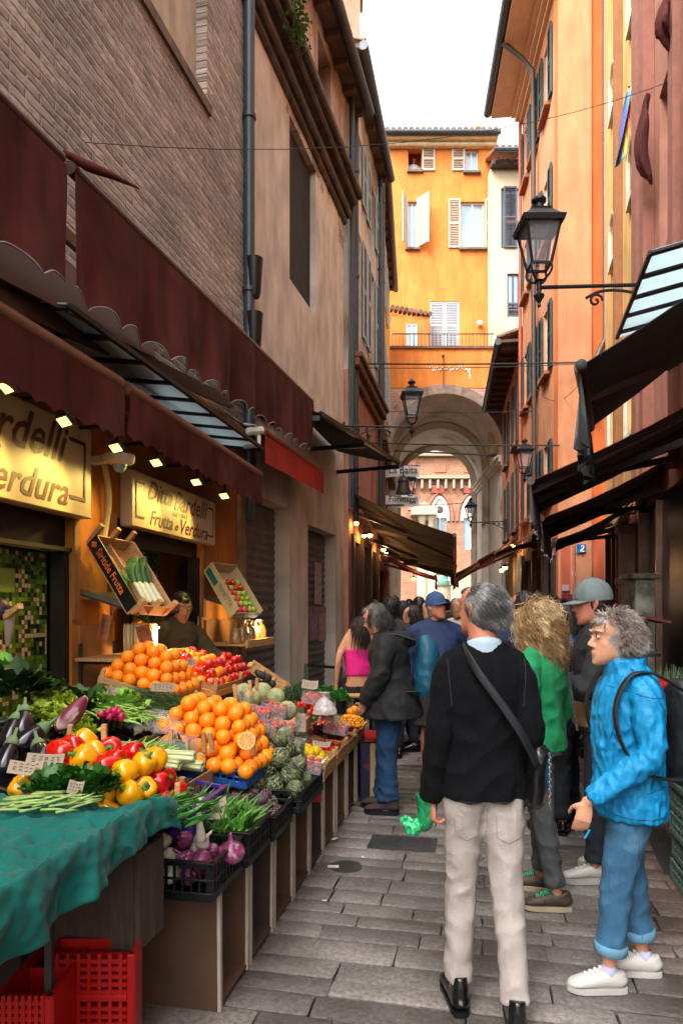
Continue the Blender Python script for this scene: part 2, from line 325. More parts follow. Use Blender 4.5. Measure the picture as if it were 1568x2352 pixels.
GREYM = mat('galvanised_metal', '9aa3a8', rough=.4, var=.2, scale=10, metal=.7)
WHITEP = mat('white_paper', 'cfc6bb', rough=.9, var=.08, scale=20)
GLASS = glass_mat()
# ================================================================ GROUND
g = MB(); g.box((0, 60, -.06), (400, 400, .06)); o = g.build('ground', mat('ground_joint_soil', '2a2522', rough=.95, var=.4, scale=3, bump=.01)); o['kind'] = 'structure'
def stone_mat():
 m, nt, b, N, Lk = nodes('paving_stone'); tc = N('ShaderNodeTexCoord')
 at = N('ShaderNodeAttribute'); at.attribute_name = 'rnd'
 sp = N('ShaderNodeSeparateXYZ'); Lk(tc.outputs['Object'], sp.inputs[0])
 mr = N('ShaderNodeMapRange'); mr.inputs['From Min'].default_value = 1.75; mr.inputs['From Max'].default_value = 2.15; Lk(sp.outputs['X'], mr.inputs[0])
 mx = N('ShaderNodeMixRGB'); mx.inputs[1].default_value = rgb('827c78'); mx.inputs[2].default_value = rgb('735f54'); Lk(mr.outputs[0], mx.inputs[0])
 v = N('ShaderNodeMapRange'); v.inputs['To Min'].default_value = .7; v.inputs['To Max'].default_value = 1.3; Lk(at.outputs['Fac'], v.inputs[0])
 s = N('ShaderNodeVectorMath'); s.operation = 'SCALE'; Lk(mx.outputs[0], s.inputs[0]); Lk(v.outputs[0], s.inputs['Scale'])
 n = N('ShaderNodeTexNoise'); n.inputs['Scale'].default_value = 42; n.inputs['Detail'].default_value = 8; n.inputs['Roughness'].default_value = .75; Lk(tc.outputs['Object'], n.inputs['Vector'])
 r = N('ShaderNodeValToRGB'); r.color_ramp.elements[0].position = .36; r.color_ramp.elements[1].position = .66; r.color_ramp.elements[0].color = (.45, .43, .42, 1); r.color_ramp.elements[1].color = (1.25, 1.23, 1.2, 1); Lk(n.outputs[0], r.inputs[0])
 n2 = N('ShaderNodeTexNoise'); n2.inputs['Scale'].default_value = 1.7; n2.inputs['Detail'].default_value = 7; Lk(tc.outputs['Object'], n2.inputs['Vector'])
 r2 = N('ShaderNodeValToRGB'); r2.color_ramp.elements[0].position = .35; r2.color_ramp.elements[1].position = .65; r2.color_ramp.elements[0].color = (.58, .55, .53, 1); r2.color_ramp.elements[1].color = (1.1, 1.1, 1.1, 1); Lk(n2.outputs[0], r2.inputs[0])
 a = N('ShaderNodeMixRGB'); a.blend_type = 'MULTIPLY'; a.inputs[0].default_value = 1; Lk(s.outputs[0], a.inputs[1]); Lk(r.outputs[0], a.inputs[2])
 c = N('ShaderNodeMixRGB'); c.blend_type = 'MULTIPLY'; c.inputs[0].default_value = 1; Lk(a.outputs[0], c.inputs[1]); Lk(r2.outputs[0], c.inputs[2]); Lk(c.outputs[0], b.inputs['Base Color'])
 ro = N('ShaderNodeMapRange'); ro.inputs['From Min'].default_value = .3; ro.inputs['From Max'].default_value = .7; ro.inputs['To Min'].default_value = .25; ro.inputs['To Max'].default_value = .6; Lk(n2.outputs[0], ro.inputs[0]); Lk(ro.outputs[0], b.inputs['Roughness'])
 bp = N('ShaderNodeBump'); bp.inputs['Distance'].default_value = .006; Lk(n.outputs[0], bp.inputs['Height']); Lk(bp.outputs[0], b.inputs['Normal']); b.inputs['Specular IOR Level'].default_value = .5
 return m
STREET = Matrix.Translation((-1.05, 0, 0)) @ Matrix.Rotation(-math.atan(.206), 4, 'Z')   # local x: across the street, y: along it
def paving():
 mb = MB(); rnd = random.Random(3); y = .8; row = 0
 while y < 92:
  far = y > 24; h = rnd.choice((.135, .155, .17, .19)) * (1 if y < 11 else 1.4 if y < 24 else 5)
  x = -1.8 + rnd.random() * .3; x1 = 6.3 + (0 if not far else 14)
  if far: x -= 8
  while x < x1:
   L = rnd.uniform(.26, .62) * (1 if y < 11 else 1.3 if y < 24 else 4); zz = rnd.uniform(-.004, .003); g_ = .0035
   c = [(x + g_, y + g_), (x + L - g_, y + g_), (x + L - g_, y + h - g_), (x + g_, y + h - g_)]
   c = [(a + rnd.uniform(-.005, .005), b + rnd.uniform(-.004, .004)) for a, b in c]; b_ = .007
   cx, cy = x + L / 2, y + h / 2; ed = []
   for i in range(4):
    a, b = c[i], c[(i + 1) % 4]
    for t in ((0.04, .5, .96) if not far else (.1, .9)):
     w_ = rnd.uniform(-.0035, .0035) if .1 < t < .9 else 0
     px, py = a[0] + (b[0] - a[0]) * t, a[1] + (b[1] - a[1]) * t
     if abs(a[1] - b[1]) < abs(a[0] - b[0]): py += w_
     else: px += w_
     ed.append((px, py))
   n = len(ed); lo = [(p[0], p[1], -.03) for p in ed]; mid = [(p[0], p[1], zz - .0045) for p in ed]
   hi = [(p[0] + max(-b_, min(b_, (cx - p[0]))), p[1] + max(-b_, min(b_, (cy - p[1]))), zz + rnd.uniform(-.001, .001)) for p in ed]
   fs = [tuple(range(2 * n, 3 * n))] + [(j * n + k, j * n + (k + 1) % n, (j + 1) * n + (k + 1) % n, (j + 1) * n + k) for j in (0, 1) for k in range(n)]
   mb.add(lo + mid + hi, fs, rnd.random()); x += L
  y += h
 me = mb; A = STREET; ob = MB(); ob.v, ob.f, ob.r, ob.mi = me.v, me.f, me.r, me.mi
 ob.T = None; ob.v = [tuple(A @ Vector(p)) for p in ob.v]
 o = ob.build('street_paving', stone_mat(), M=A, smooth=50); o['kind'] = 'structure'
paving()
# ================================================================ BUILDINGS
def WM(fr, Y=0, z=0): return Matrix.Translation(fr.P(Y, 0, z)) @ Matrix.Rotation(fr.rz, 4, 'Z')
def wall_mb(fr, Y0, Y1, z0, z1, holes=(), depth=.25, o=0, mb=None, back=True):
 """front sheet at offset o with holes (Ya,Yb,za,zb[,arch]) and reveals of real depth"""
 mb = mb or MB(); n = fr.n
 ys = sorted({Y0, Y1} | {h[0] for h in holes} | {h[1] for h in holes}); zs = sorted({z0, z1} | {h[2] for h in holes} | {h[3] for h in holes})
 P = fr.P
 for a, b in zip(ys, ys[1:]):
  for c, d in zip(zs, zs[1:]):
   if any(h[0] <= a + 1e-6 and b <= h[1] + 1e-6 and h[2] <= c + 1e-6 and d <= h[3] + 1e-6 for h in holes): continue
   mb.add([P(a, o, c), P(b, o, c), P(b, o, d), P(a, o, d)], [(0, 1, 2, 3)], .5)
 for h in holes:
  a, b, c, d = h[:4]; q = [(a, c), (b, c), (b, d), (a, d)]
  for i in range(4):
   (ya, za), (yb, zb) = q[i], q[(i + 1) % 4]
   mb.add([P(ya, o, za), P(yb, o, zb), P(yb, o - depth, zb), P(ya, o - depth, za)], [(0, 1, 2, 3)], .5)
 if back:
  mb.add([P(Y0, o, z0), P(Y0, o, z1), P(Y0, o - .6, z1), P(Y0, o - .6, z0)], [(0, 1, 2, 3)], .5)
  mb.add([P(Y1, o, z0), P(Y1, o, z1), P(Y1, o - .6, z1), P(Y1, o - .6, z0)], [(0, 1, 2, 3)], .5)
  mb.add([P(Y0, o, z1), P(Y1, o, z1), P(Y1, o - .6, z1), P(Y0, o - .6, z1)], [(0, 1, 2, 3)], .5)
  mb.add([P(Y0, o - .6, z0), P(Y1, o - .6, z0), P(Y1, o - .6, z1), P(Y0, o - .6, z1)], [(0, 1, 2, 3)], .5)
 return mb
def fbox(mb, fr, Ya, Yb, oa, ob, za, zb, bev=0, rnd=None, mi=0):
 P = fr.P; c = (P(Ya, oa, za) + P(Yb, ob, zb)) / 2; rot = Matrix.Rotation(fr.rz, 3, 'Z')
 mb.box(c, (abs(Yb - Ya) * fr.n, abs(ob - oa), abs(zb - za)), rot, bev, rnd, mi)
def shutter_mb(fr, Ya, Yb, o, za, zb, lw=.04, th=.035, ang=0):
 mb = MB(); fbox(mb, fr, Ya, Ya + .05, o, o + th, za, zb); fbox(mb, fr, Yb - .05, Yb, o, o + th, za, zb)
 for z in (za, (za + zb) / 2 - .03, zb - .06): fbox(mb, fr, Ya + .05, Yb - .05, o, o + th, z, z + .06)
 z = za + .08
 while z < zb - .08:
  mb.bar(fr.P(Ya + .05, o + th / 2, z), fr.P(Yb - .05, o + th / 2, z), .006, .045, up=(fr.o * .8 + Vector((0, 0, -1)))); z += lw
 return mb
def window(par, fr, Ya, Yb, za, zb, o=0, rec=.14, fmat=None, shut=None, smat=None, sill=None, split=True):
 f = MB(); t = .05; oo = o - rec
 for a, b, c, d in ((Ya, Ya + t, za, zb), (Yb - t, Yb, za, zb), (Ya + t, Yb - t, za, za + t), (Ya + t, Yb - t, zb - t, zb)): fbox(f, fr, a, b, oo, oo + .05, c, d)
 if split: ym = (Ya + Yb) / 2; fbox(f, fr, ym - .025, ym + .025, oo + .003, oo + .053, za + t, zb - t)
 w_ = f.build('window', fmat or mat('window_frame_white', 'd9d5cc', rough=.5, var=.1), par)
 p = MB(); fbox(p, fr, Ya + t, Yb - t, oo + .01, oo + .02, za + t, zb - t); p.build('pane', GLASS, w_)
 if sill: q = MB(); fbox(q, fr, Ya - .08, Yb + .08, o - .02, o + .12, za - .09, za - .005, bev=.01); q.build('sill', sill, w_)
 if shut:
  L = (Yb - Ya) / 2 * .98
  for a, b in ((Ya - L - .02, Ya - .02), (Yb + .02, Yb + .02 + L)):
   shutter_mb(fr, a, b, o + .02, za, zb).build('shutter', shut, w_)
 return w_
def roof_edge(par, fr, Ya, Yb, z, o1, soff, gut, thick=.14, o0=0):
 m = MB(); fbox(m, fr, Ya, Yb, o0, o1, z, z + thick * .5); q = Ya + .2
 while q < Yb: fbox(m, fr, q, q + .1, o0 + .01, o1 - .03, z - .1, z - .003); q += .55
 m.build('eave', soff, par)
 m = MB(); m.tube([fr.P(Ya, o1 + .07, z + .03), fr.P(Yb, o1 + .07, z + .03)], .085, 10); m.build('gutter', gut, par, smooth=40)
 m = MB(); m.add([fr.P(Ya, o1 + .05, z + .12), fr.P(Yb, o1 + .05, z + .12), fr.P(Yb, o1 - 3, z + 1.1), fr.P(Ya, o1 - 3, z + 1.1)], [(0, 1, 2, 3)])
 q = Ya + .1
 while q < Yb: m.tube([fr.P(q, o1 + .08, z + .15), fr.P(q, o1 - 3, z + 1.13)], .075, 8, rnd=random.random()); q += .2
 m.build('roof', mat('terracotta_tiles', '8a6450', rough=.9, var=.35, scale=7, rv=.3, bump=.004), par, smooth=40)
PLm = lambda n, c, **k: mat(n, c, rough=.92, scale=1.4, bump=.004, bscale=25, spec=.15, **k)
BRICK = brick_mat('weathered_brick', 'dad0c6', 'a69a90', 'd0c6bc', bw=.27, rh=.066, ms=.014, bump=.05, grime=.5)
PIPE = mat('grey_downpipe', '3c444a', rough=.45, var=.15, metal=.3)
BROWNPIPE = mat('brown_downpipe', '4a3a30', rough=.5, var=.2)
STONE = mat('old_sandstone', '7a6a5a', rough=.95, var=.3, scale=5, bump=.01, bscale=18, streak=.4)
def downpipe(par, fr, Y, o, z0, z1, r=.055, m=None):
 mb = MB(); mb.tube([fr.P(Y, o, z0), fr.P(Y, o, z1)], r, 12); z = z0 + .6
 while z < z1: mb.tube([fr.P(Y, o, z), fr.P(Y, o, z + .05)], r * 1.25, 12); z += 1.9
 return mb.build('downpipe', m or PIPE, par, smooth=40)
# --- left: the brick market building
A = thing('brick_building', 'weathered brick building above the fruit shop with a plastered stretch past the downpipe', 'building', M=WM(FW, 3))
mb = wall_mb(FW, -3, 7.48, 2.5, 12.5, [(4.3, 6.5, 6.5, 9.5)], depth=.12)
mb.build('wall', BRICK, A)
m = MB(); fbox(m, FW, 4.3, 6.5, -.13, -.11, 6.5, 9.5); m.build('blind_window', PLm('niche_plaster', 'c8bca6', var=.22, streak=.35, col2='c4bba8', c2t=.68), A)
m = MB(); fbox(m, FW, 4.25, 6.55, -.02, .03, 6.4, 6.497); m.build('sill', STONE, A)
PLB = brick_mat('plaster_over_brick', 'c4b0a2', '9a887c', 'bcb4aa', bw=.3, rh=.074, ms=.013, bump=.02, plaster='d6ccc0', pz=(8.25, 3.2))
hs_ = [(8.93, 10.09, 6.0, 8.18), (7.5, 8.93, 0.0, 2.95), (9.72, 11.2, 0, 2.85)]
P2 = MB(); wall_mb(FP, 7.44, 11.7, 0, 8.3, hs_, depth=.3, mb=P2); P2.build('plaster_wall', PLB, A)
m = MB(); fbox(m, FP, 8.93, 10.09, -.12, -.09, 6.0, 8.18); m.build('walled_up_window', mat('dark_slate_infill', '2c2826', rough=.9, var=.35, scale=2.5, streak=.4, bump=.004), A)
m = MB()
for k, (a, b, o1) in enumerate(((8.3, 8.42, .06), (8.423, 8.55, .13), (8.553, 8.66, .1), (8.663, 8.78, .22), (8.783, 8.93, .3))): fbox(m, FP, 7.3, 11.72 + o1 * .6, -.3, o1, a, b, bev=.03)
m.build('cornice', mat('stained_cornice', '5c4e44', rough=.95, var=.45, scale=3, bump=.02, bscale=9, streak=.5, col2='8a6c54', c2t=.62), A)
m = wall_mb(FP, 7.3, 12.3, 8.93, 10.62, [(10.2, 10.9, 9.5, 10.4)], depth=.2); m.build('upper_wall', PLm('pale_pink_plaster', 'c0aa9c', var=.25, streak=.4, col2='8d6a58'), A)
roof_edge(A, FP, 7, 12.35, 10.62, .26, mat('brown_eave', '5a4538', rough=.9), mat('eave_gutter', '454c52', rough=.5, metal=.3))
downpipe(A, FW, 7.42, .07, 2.6, 12.4, .062)
m = MB()   # rubble buttress of the pipe: black wrapped joints
for z in (4.45, 5.05): m.lathe([(.06, 0), (.075, .06), (.09, .28), (.1, .42), (.065, .44)], FW.P(7.44, .12, z), 14)
m.build('wrapped_joint', BLACKP, A, smooth=40)
m = MB(); m.tube([FP.P(11.9, .1, 10.6), FP.P(11.9, .1, 3.4)], .05, 10); m.build('downpipe', PIPE, A, smooth=40)
# ivy on the cornice
iv = MB(); rr = random.Random(5); base = FP.P(8.35, .3, 9.0)
for k in range(260):
 t = rr.random(); p = base + FP.d * rr.gauss(0, .16) + FP.o * rr.uniform(-.1, .12) + Vector((0, 0, .1 - t * .55)); q = Matrix.Rotation(rr.uniform(0, 6.28), 3, 'Z') @ Matrix.Rotation(rr.uniform(-1, 1), 3, 'X'); s_ = rr.uniform(.015, .035)
 iv.add([p + q @ Vector(v) * s_ for v in ((0, -1, 0), (.8, 0, .3), (0, 1.3, 0), (-.8, 0, .3))], [(0, 1, 2, 3)])
for k in range(6): iv.tube([base + FP.d * rr.gauss(0, .1), base + FP.d * rr.gauss(0, .15) + Vector((0, 0, -rr.uniform(.3, .6)))], .004, 4)
tag(iv.build('hanging_plant', mat('wall_plant_leaf', '4d7a2a', rough=.6, var=.4, rv=.4)), 'small green plant growing out of the old cornice', 'plant')
# roller shutters of the closed shops
def roller(fr, Ya, Yb, z1, o, m_, par, sl=.105):
 mb = MB(); z = 0.02
 while z < z1 - .02:
  P = fr.P; h = min(sl, z1 - z)
  mb.add([P(Ya, o, z), P(Yb, o, z), P(Yb, o + .018, z + h * .5), P(Ya, o + .018, z + h * .5), P(Yb, o, z + h * .97), P(Ya, o, z + h * .97)], [(0, 1, 2, 3), (3, 2, 4, 5)]); z += h
 return mb.build('roller_shutter', m_, par)
SHUT = mat('grey_roller_shutter', '6a6664', rough=.6, var=.25, scale=4, streak=.35, bump=.001, metal=.2)
roller(FP, 7.5, 8.93, 2.95, -.22, SHUT, A); roller(FP, 9.72, 11.2, 2.85, -.2, SHUT, A)
# --- left: fruit shop front
SH = thing('fruit_shop_front', 'orange plastered fruit shop front with a green mosaic opening and a doorway', 'shop front', M=WM(FS, 3))
ORP = mat('ochre_shop_plaster', 'b9701f', rough=.85, var=.28, scale=2.5, bump=.004, bscale=20, streak=.3, col2='8f5f2c', c2t=.66)
w1 = wall_mb(FS, -3, 7.36, 0, 3.6, [(2.3, 4.3, 0, 2.22), (4.8, 6.3, 0, 2.28)], depth=.14); w1.build('wall', ORP, SH)
m = MB()
RP = mat('worn_render_panel', '9c6c3c', rough=.9, var=.3, scale=3, streak=.4, col2='b98a55')
for a, b, c, d in ((4.36, 4.74, 0, 1.52), (6.36, 7.3, 0, 1.52), (4.3, 4.36, 1.55, 2.3), (4.74, 4.8, 1.55, 2.3), (6.3, 6.36, 1.55, 2.3)): m = MB(); fbox(m, FS, a, b, .002, .02, c, d); m.build('stone_panel', RP, SH)
fbx = MB(); fbox(fbx, FS, 7.2, 7.36, .003, .05, 0, 3.1); fbx.build('pilaster', mat('dirty_pilaster', '8b7257', rough=.95, var=.3, streak=.4), SH)
m = MB(); fbox(m, FS, 2.3, 4.27, -.2, -.16, 0, 1.98); m.build('mosaic_panel', mosaic_mat(), SH); m = MB(); fbox(m, FS, 5.85, 6.26, -.45, -.41, 0, 2.2); m.build('mosaic_panel', bpy.data.materials['mosaic_tiles'], SH)
m = MB(); fbox(m, FS, 2.3, 4.3, -.1, -.05, 1.98, 2.2); fbox(m, FS, 4.8, 6.3, -.1, -.05, 2.1, 2.28)
fbox(m, FS, 2.3, 4.3, -.03, .0, 1.985, 2.01); fbox(m, FS, 4.25, 4.3, -.12, -.02, 0, 1.98); fbox(m, FS, 6.26, 6.3, -.12, -.02, 0, 2.1); fbox(m, FS, 4.8, 4.84, -.12, -.02, 0, 2.1)
m.build('door_frame', mat('dark_bronze_frame', '2a211a', rough=.5, var=.3, metal=.3), SH)
m = MB(); P = FS.P   # room behind the doorway
for q in ([P(4.7, -.14, 0), P(4.7, -1.9, 0), P(4.7, -1.9, 2.6), P(4.7, -.14, 2.6)], [P(4.7, -1.9, 0), P(7.0, -1.9, 0), P(7.0, -1.9, 2.6), P(4.7, -1.9, 2.6)], [P(7.0, -1.9, 0), P(7.0, -.14, 0), P(7.0, -.14, 2.6), P(7.0, -1.9, 2.6)], [P(4.7, -.14, 2.6), P(7.0, -.14, 2.6), P(7.0, -1.9, 2.6), P(4.7, -1.9, 2.6)], [P(4.7, -.14, .02), P(7.0, -.14, .02), P(7.0, -1.9, .02), P(4.7, -1.9, .02)]): m.add(q, [(0, 1, 2, 3)])
m.build('room', mat('dim_room_paint', '6b5a45', rough=.9, var=.2), SH)
m = MB(); fbox(m, FS, 5.9, 6.6, -1.0, -.85, 2.45, 2.48); m.build('ceiling_lamp', emit_mat('room_tube', 'ffb35a', 6), SH)
m = MB(); q = FS.P(4.05, .03, 2.2)
fbox(m, FS, 3.62, 3.95, -.155, -.14, 1.72, 1.86); m.build('socket_box', mat('green_box', '7a8f3a', rough=.5), SH)
# --- left: building B, C
PINK = PLm('pink_plaster', 'c08a76', var=.2, streak=.3, col2='a8948a', c2t=.6)
B = thing('pink_building', 'narrow pinkish house with pale shutters past the brick building', 'building', M=WM(FB, 12))
bh = [(12.6, 13.1, 3.9, 5.3), (13.9, 14.4, 3.9, 5.3), (12.6, 13.3, 7.0, 8.9), (14.2, 14.9, 7.0, 8.9), (12.6, 13.3, 9.6, 10.8), (14.2, 14.9, 9.6, 10.8), (12.3, 15.2, 0, 2.9)]
m = wall_mb(FB, 12.0, 15.5, 0, 5.9, [h for h in bh if h[2] < 5.9], depth=.25); m.build('wall', PINK, B)
m = wall_mb(FB, 12.0, 15.5, 5.9, 11.5, [h for h in bh if h[2] > 5.9], depth=.2); m.build('upper_wall', PLm('grey_beige_plaster', 'd0c4b6', var=.2, streak=.35, col2='a08878'), B)
m = MB()
for a, b, o1 in ((5.8, 5.95, .1), (5.953, 6.1, .2), (6.103, 6.2, .26)): fbox(m, FB, 12.0, 15.5, .002, o1, a, b, bev=.02)
m.build('cornice', mat('brown_belt', '7d5b46', rough=.95, var=.35, scale=4, streak=.4, bump=.01), B)
PALE = mat('pale_shutter', '9aa3a6', rough=.6, var=.12)
for h in bh[:6]: window(B, FB, *h[:4], rec=.15, shut=PALE if h[2] > 6 else None)
roof_edge(B, FB, 11.9, 15.6, 11.5, .22, mat('brown_eave', '5a4538'), mat('eave_gutter', '454c52'))
downpipe(B, FB, 12.2, .1, 3.2, 11.4, .05, PIPE); downpipe(B, FB, 15.3, .08, 3.0, 11.4, .05, PIPE)
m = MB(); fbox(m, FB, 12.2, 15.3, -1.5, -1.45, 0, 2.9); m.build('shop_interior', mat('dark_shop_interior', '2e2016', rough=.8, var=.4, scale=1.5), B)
m = MB()
for q in (12.25, 13.2, 14.2, 15.2): fbox(m, FB, q, q + .12, -.1, .06, 0, 3.0)
m.build('pilaster', mat('dark_wood_front', '35241a', rough=.6, var=.3), B)
C = thing('yellow_building', 'sunlit yellow house with white shutters close to the archway', 'building', M=WM(FC, 15.5))
ch = [(16.6, 17.3, 7.0, 8.8), (18.6, 19.3, 7.0, 8.8), (16.6, 17.3, 9.8, 11.4), (18.6, 19.3, 9.8, 11.4), (20.3, 20.9, 7.0, 8.8), (15.8, 21.5, 0, 2.8), (17, 17.7, 4, 5.4), (19, 19.7, 4, 5.4)]
m = wall_mb(FC, 15.5, 22, 5.6, 12.0, [h for h in ch if h[2] > 5.6], depth=.2); m.build('upper_wall', PLm('yellow_plaster_left', 'd59a4a', var=.15, streak=.2), C)
m = wall_mb(FC, 15.5, 22, 0, 5.6, [h for h in ch if h[2] < 5.6], depth=.2); m.build('wall', PINK, C)
for h in ch:
 if h[2] > 1: window(C, FC, *h[:4], rec=.12, shut=PALE if h[2] > 6 else None)
m = MB(); fbox(m, FC, 15.5, 22, .002, .2, 5.5, 5.7, bev=.02); m.build('cornice', mat('brown_belt', '7d5b46'), C)
roof_edge(C, FC, 15.4, 22, 12.0, .12, mat('brown_eave', '5a4538'), mat('eave_gutter', '454c52'))
downpipe(C, FC, 15.9, .08, 3, 11.9, .05, BROWNPIPE)
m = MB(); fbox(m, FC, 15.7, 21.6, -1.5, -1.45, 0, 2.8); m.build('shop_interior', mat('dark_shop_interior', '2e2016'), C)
ch1 = MB(); ch1.box(FB.P(13.4, -.3, 13.2), (.5, .4, 1.1)); ch1.box(FB.P(13.4, -.3, 13.8), (.62, .52, .1)); ch1.build('chimney', mat('chimney_brick', '9c7a62', rough=.9), B)
ch1 = MB(); ch1.box(FC.P(17.9, -.3, 13.4), (.5, .4, 1.1)); ch1.box(FC.P(17.9, -.3, 14.0), (.62, .52, .1)); ch1.build('chimney', mat('chimney_brick', '9c7a62'), C)
class FrameX(Frame):
 def __init__(s, Y): s.Yc = Y; s.n = 1; s.m = 0; s.side = 1; s.d = Vector((1, 0, 0)); s.o = Vector((0, -1, 0)); s.rz = 0
 def P(s, X, o, z): return Vector((X, s.Yc - o, z))
 def px(s, px, py, o=0): Y = s.Yc - o; return (px - 784) / F_ * Y, 1.62 + (1400 - py) / F_ * Y
def rect(fr, x0, y0, x1, y1, o=0):
 a, zt = fr.px(x0, y0, o); b, _ = fr.px(x1, y0, o); _, zb = fr.px(x0, y1, o); return a, b, zb, zt
FH = FrameX(24); FHp = FrameX(22); FI = FrameX(23.2); FPal = FrameX(90)
OR1 = PLm('orange_facade', 'd88240', var=.16, streak=.2, col2='cc763c', c2t=.62)
H = thing('archway_building', 'bright orange house standing over the tall vaulted archway at the street end', 'building', M=WM(FHp, 3))
topL, topR = rect(FH, 937, 343, 968, 392), rect(FH, 1068, 343, 1098, 395); midL, midR = rect(FH, 935, 463, 958, 570), rect(FH, 1058, 463, 1112, 570); low = rect(FH, 987, 692, 1054, 800)
m = wall_mb(FH, 1.6, 5.42, 9.9, 18.15, [topL, topR, midL, midR, low], depth=.22); m.build('upper_wall', OR1, H)
SHW = mat('cream_shutter', 'b9aa98', rough=.7, var=.08); SHL = mat('white_shutter', 'b9c0c6', rough=.6, var=.06)
for r_, sh in ((topR, None), (midL, None), (midR, None)): window(H, FH, *r_, rec=.15, sill=STONE)
f = MB(); fbox(f, FH, topL[0] - .05, topL[1] + .05, -.02, .1, topL[2] - .08, topL[2] - .003); f.build('sill', STONE, H)
f = MB(); fbox(f, FH, topL[0], topL[1], -.9, -.85, topL[2], topL[3]); f.build('dark_room', mat('dark_room', '2a2420'), H)
def sh(fr, r_, mt, par, o=.02, lw=.06): shutter_mb(fr, r_[0], r_[1], o, r_[2], r_[3], lw).build('shutter', mt, par)
sh(FH, rect(FH, 969, 338, 998, 393), SHW, H); sh(FH, rect(FH, 1037, 338, 1066, 393), SHW, H)
sh(FH, rect(FH, 1029, 458, 1056, 570), SHW, H); sh(FH, rect(FH, 1113, 458, 1129, 570), SHW, H)
for x0, x1, ang in ((925, 936, 1), (959, 980, -1)):   # half open shutters
 r_ = rect(FH, x0, 456, x1, 570); s_ = MB(); a = FH.P(midL[0] if ang > 0 else midL[1], .02, 0); b = a + Vector((-.2 * ang if ang > 0 else .34, -.42, 0)); d = (b - a)
 for z in np.arange(r_[2] + .05, r_[3], .06): s_.bar(a + Vector((0, 0, z)), b + Vector((0, 0, z)), .012, .045)
 for q in (a, b): s_.bar(q + Vector((0, 0, r_[2])), q + Vector((0, 0, r_[3])), .04)
 s_.build('shutter', SHW, H)
xm = (low[0] + low[1]) / 2; sh(FH, (low[0], xm - .01, low[2], low[3]), SHL, H, -.06); sh(FH, (xm + .01, low[1], low[2], low[3]), SHL, H, -.06)
m = MB(); m.sph(FH.P(*[(1100 - 784) / F_ * 24, .1, 1.62 + (1400 - 745) / F_ * 24]), .1); m.build('globe_lamp', mat('opal_glass', 'e8e4dc', rough=.3), H, smooth=True)
m = MB(); fbox(m, FH, 1.55, 5.5, -.2, .35, 18.15, 18.3, bev=.03); fbox(m, FH, 1.55, 5.5, -.2, .2, 18.0, 18.147, bev=.03); m.build('eave', mat('cream_moulding', 'cdb48a', rough=.8), H)
m = MB(); m.tube([FH.P(1.5, .45, 18.3), FH.P(5.55, .45, 18.3)], .08, 10); m.build('gutter', mat('eave_gutter', '454c52'), H, smooth=40)
TILE = mat('terracotta_tiles', '8a6450')
def tiles(par, x0, x1, y0, z0, dy=2.5, dz=.75):
 m = MB(); m.add([(x0, y0, z0 - .05), (x1, y0, z0 - .05), (x1, y0 + dy, z0 + dz - .05), (x0, y0 + dy, z0 + dz - .05)], [(0, 1, 2, 3)]); x = x0 + .1
 while x < x1:
  k = 0
  while k < dy - .2:
   t = k / dy; t2 = (k + .42) / dy; m.loft([(x, y0 + k, z0 + dz * t + .04), (x, y0 + dy * t2, z0 + dz * t2 + .01)], [.095, .075], 8, rnd=random.random()); k += .4
  x += .21
 m.build('roof', TILE, par, smooth=40)
tiles(H, 1.5, 5.55, 23.55, 18.33)
m = MB(); m.lathe([(.09, 0), (.09, .5), (.13, .5), (.13, .6), (.05, .7)], (4.95, 24.5, 18.5), 10); m.build('chimney', mat('chimney_brick', '9c7a62'), H)
# low terrace house in the corner, railing, parapet
rr_ = rect(FrameX(23.2), 900, 722, 985, 800); m = MB(); FL = FrameX(23.2); wall_mb(FL, rr_[0], rr_[1], 10.0, 11.7, [(1.62 + .6, 1.62 + .98, 10.1, 11.45)], depth=.1, mb=m); m.build('terrace_room', OR1, H)
window(H, FL, 2.22, 2.6, 10.1, 11.45, rec=.06)
m = MB()
for k in range(9): m.loft([FL.P(1.75 + k * .16, .1, 11.98 - k * .028 + .0), FL.P(1.75 + k * .16, -.7, 12.2 - k * .028)], [.08, .07], 8)
m.build('terrace_roof', TILE, H, smooth=40)
m = MB(); a, za = FHp.px(900, 767); b, zb = FHp.px(1134, 767)
m.bar(FHp.P(a, 0, za), FHp.P(b, 0, za), .03); x = a
while x < b: m.bar(FHp.P(x, 0, 10.15), FHp.P(x, 0, za), .014); x += .12
m.build('railing', METAL, H)
cx0, cz0, r0, cx1, cz1, r1 = 3.35, 6.73, 1.92, 4.32, 7.27, 1.85
m = MB(); fbox(m, FHp, 1.35, 5.0, -.4, 0, 8.83, 10.12); m.build('parapet', OR1, H)
m = MB(); fbox(m, FHp, 1.3, 5.05, -.45, .06, 10.12, 10.2); m.build('coping', mat('coping_stone', '6b4a38', rough=.9), H)
BRK2 = brick_mat('archway_brick', 'c09480', 'a88070', 'b4a494', bw=.26, rh=.09, ms=.012, bump=.015, grime=.35)
def arch_pts(cx, cz, r, n=28): return [(cx - r * math.cos(math.pi * k / n), cz + r * math.sin(math.pi * k / n)) for k in range(n + 1)]
m = MB(); ap = arch_pts(cx0, cz0, r0)
for (xa, za), (xb, zb) in zip(ap, ap[1:]): m.add([(xa, 22, za), (xb, 22, zb), (xb, 22, 8.85), (xa, 22, 8.85)], [(0, 1, 2, 3)], .5)
m.add([(.9, 22, 0), (cx0 - r0, 22, 0), (cx0 - r0, 22, 8.85), (.9, 22, 8.85)], [(0, 1, 2, 3)], .5); m.add([(cx0 + r0, 22, 0), (7.5, 22, 0), (7.5, 22, 8.85), (cx0 + r0, 22, 8.85)], [(0, 1, 2, 3)], .5)
m.build('arch_wall', BRK2, H)
m = MB()
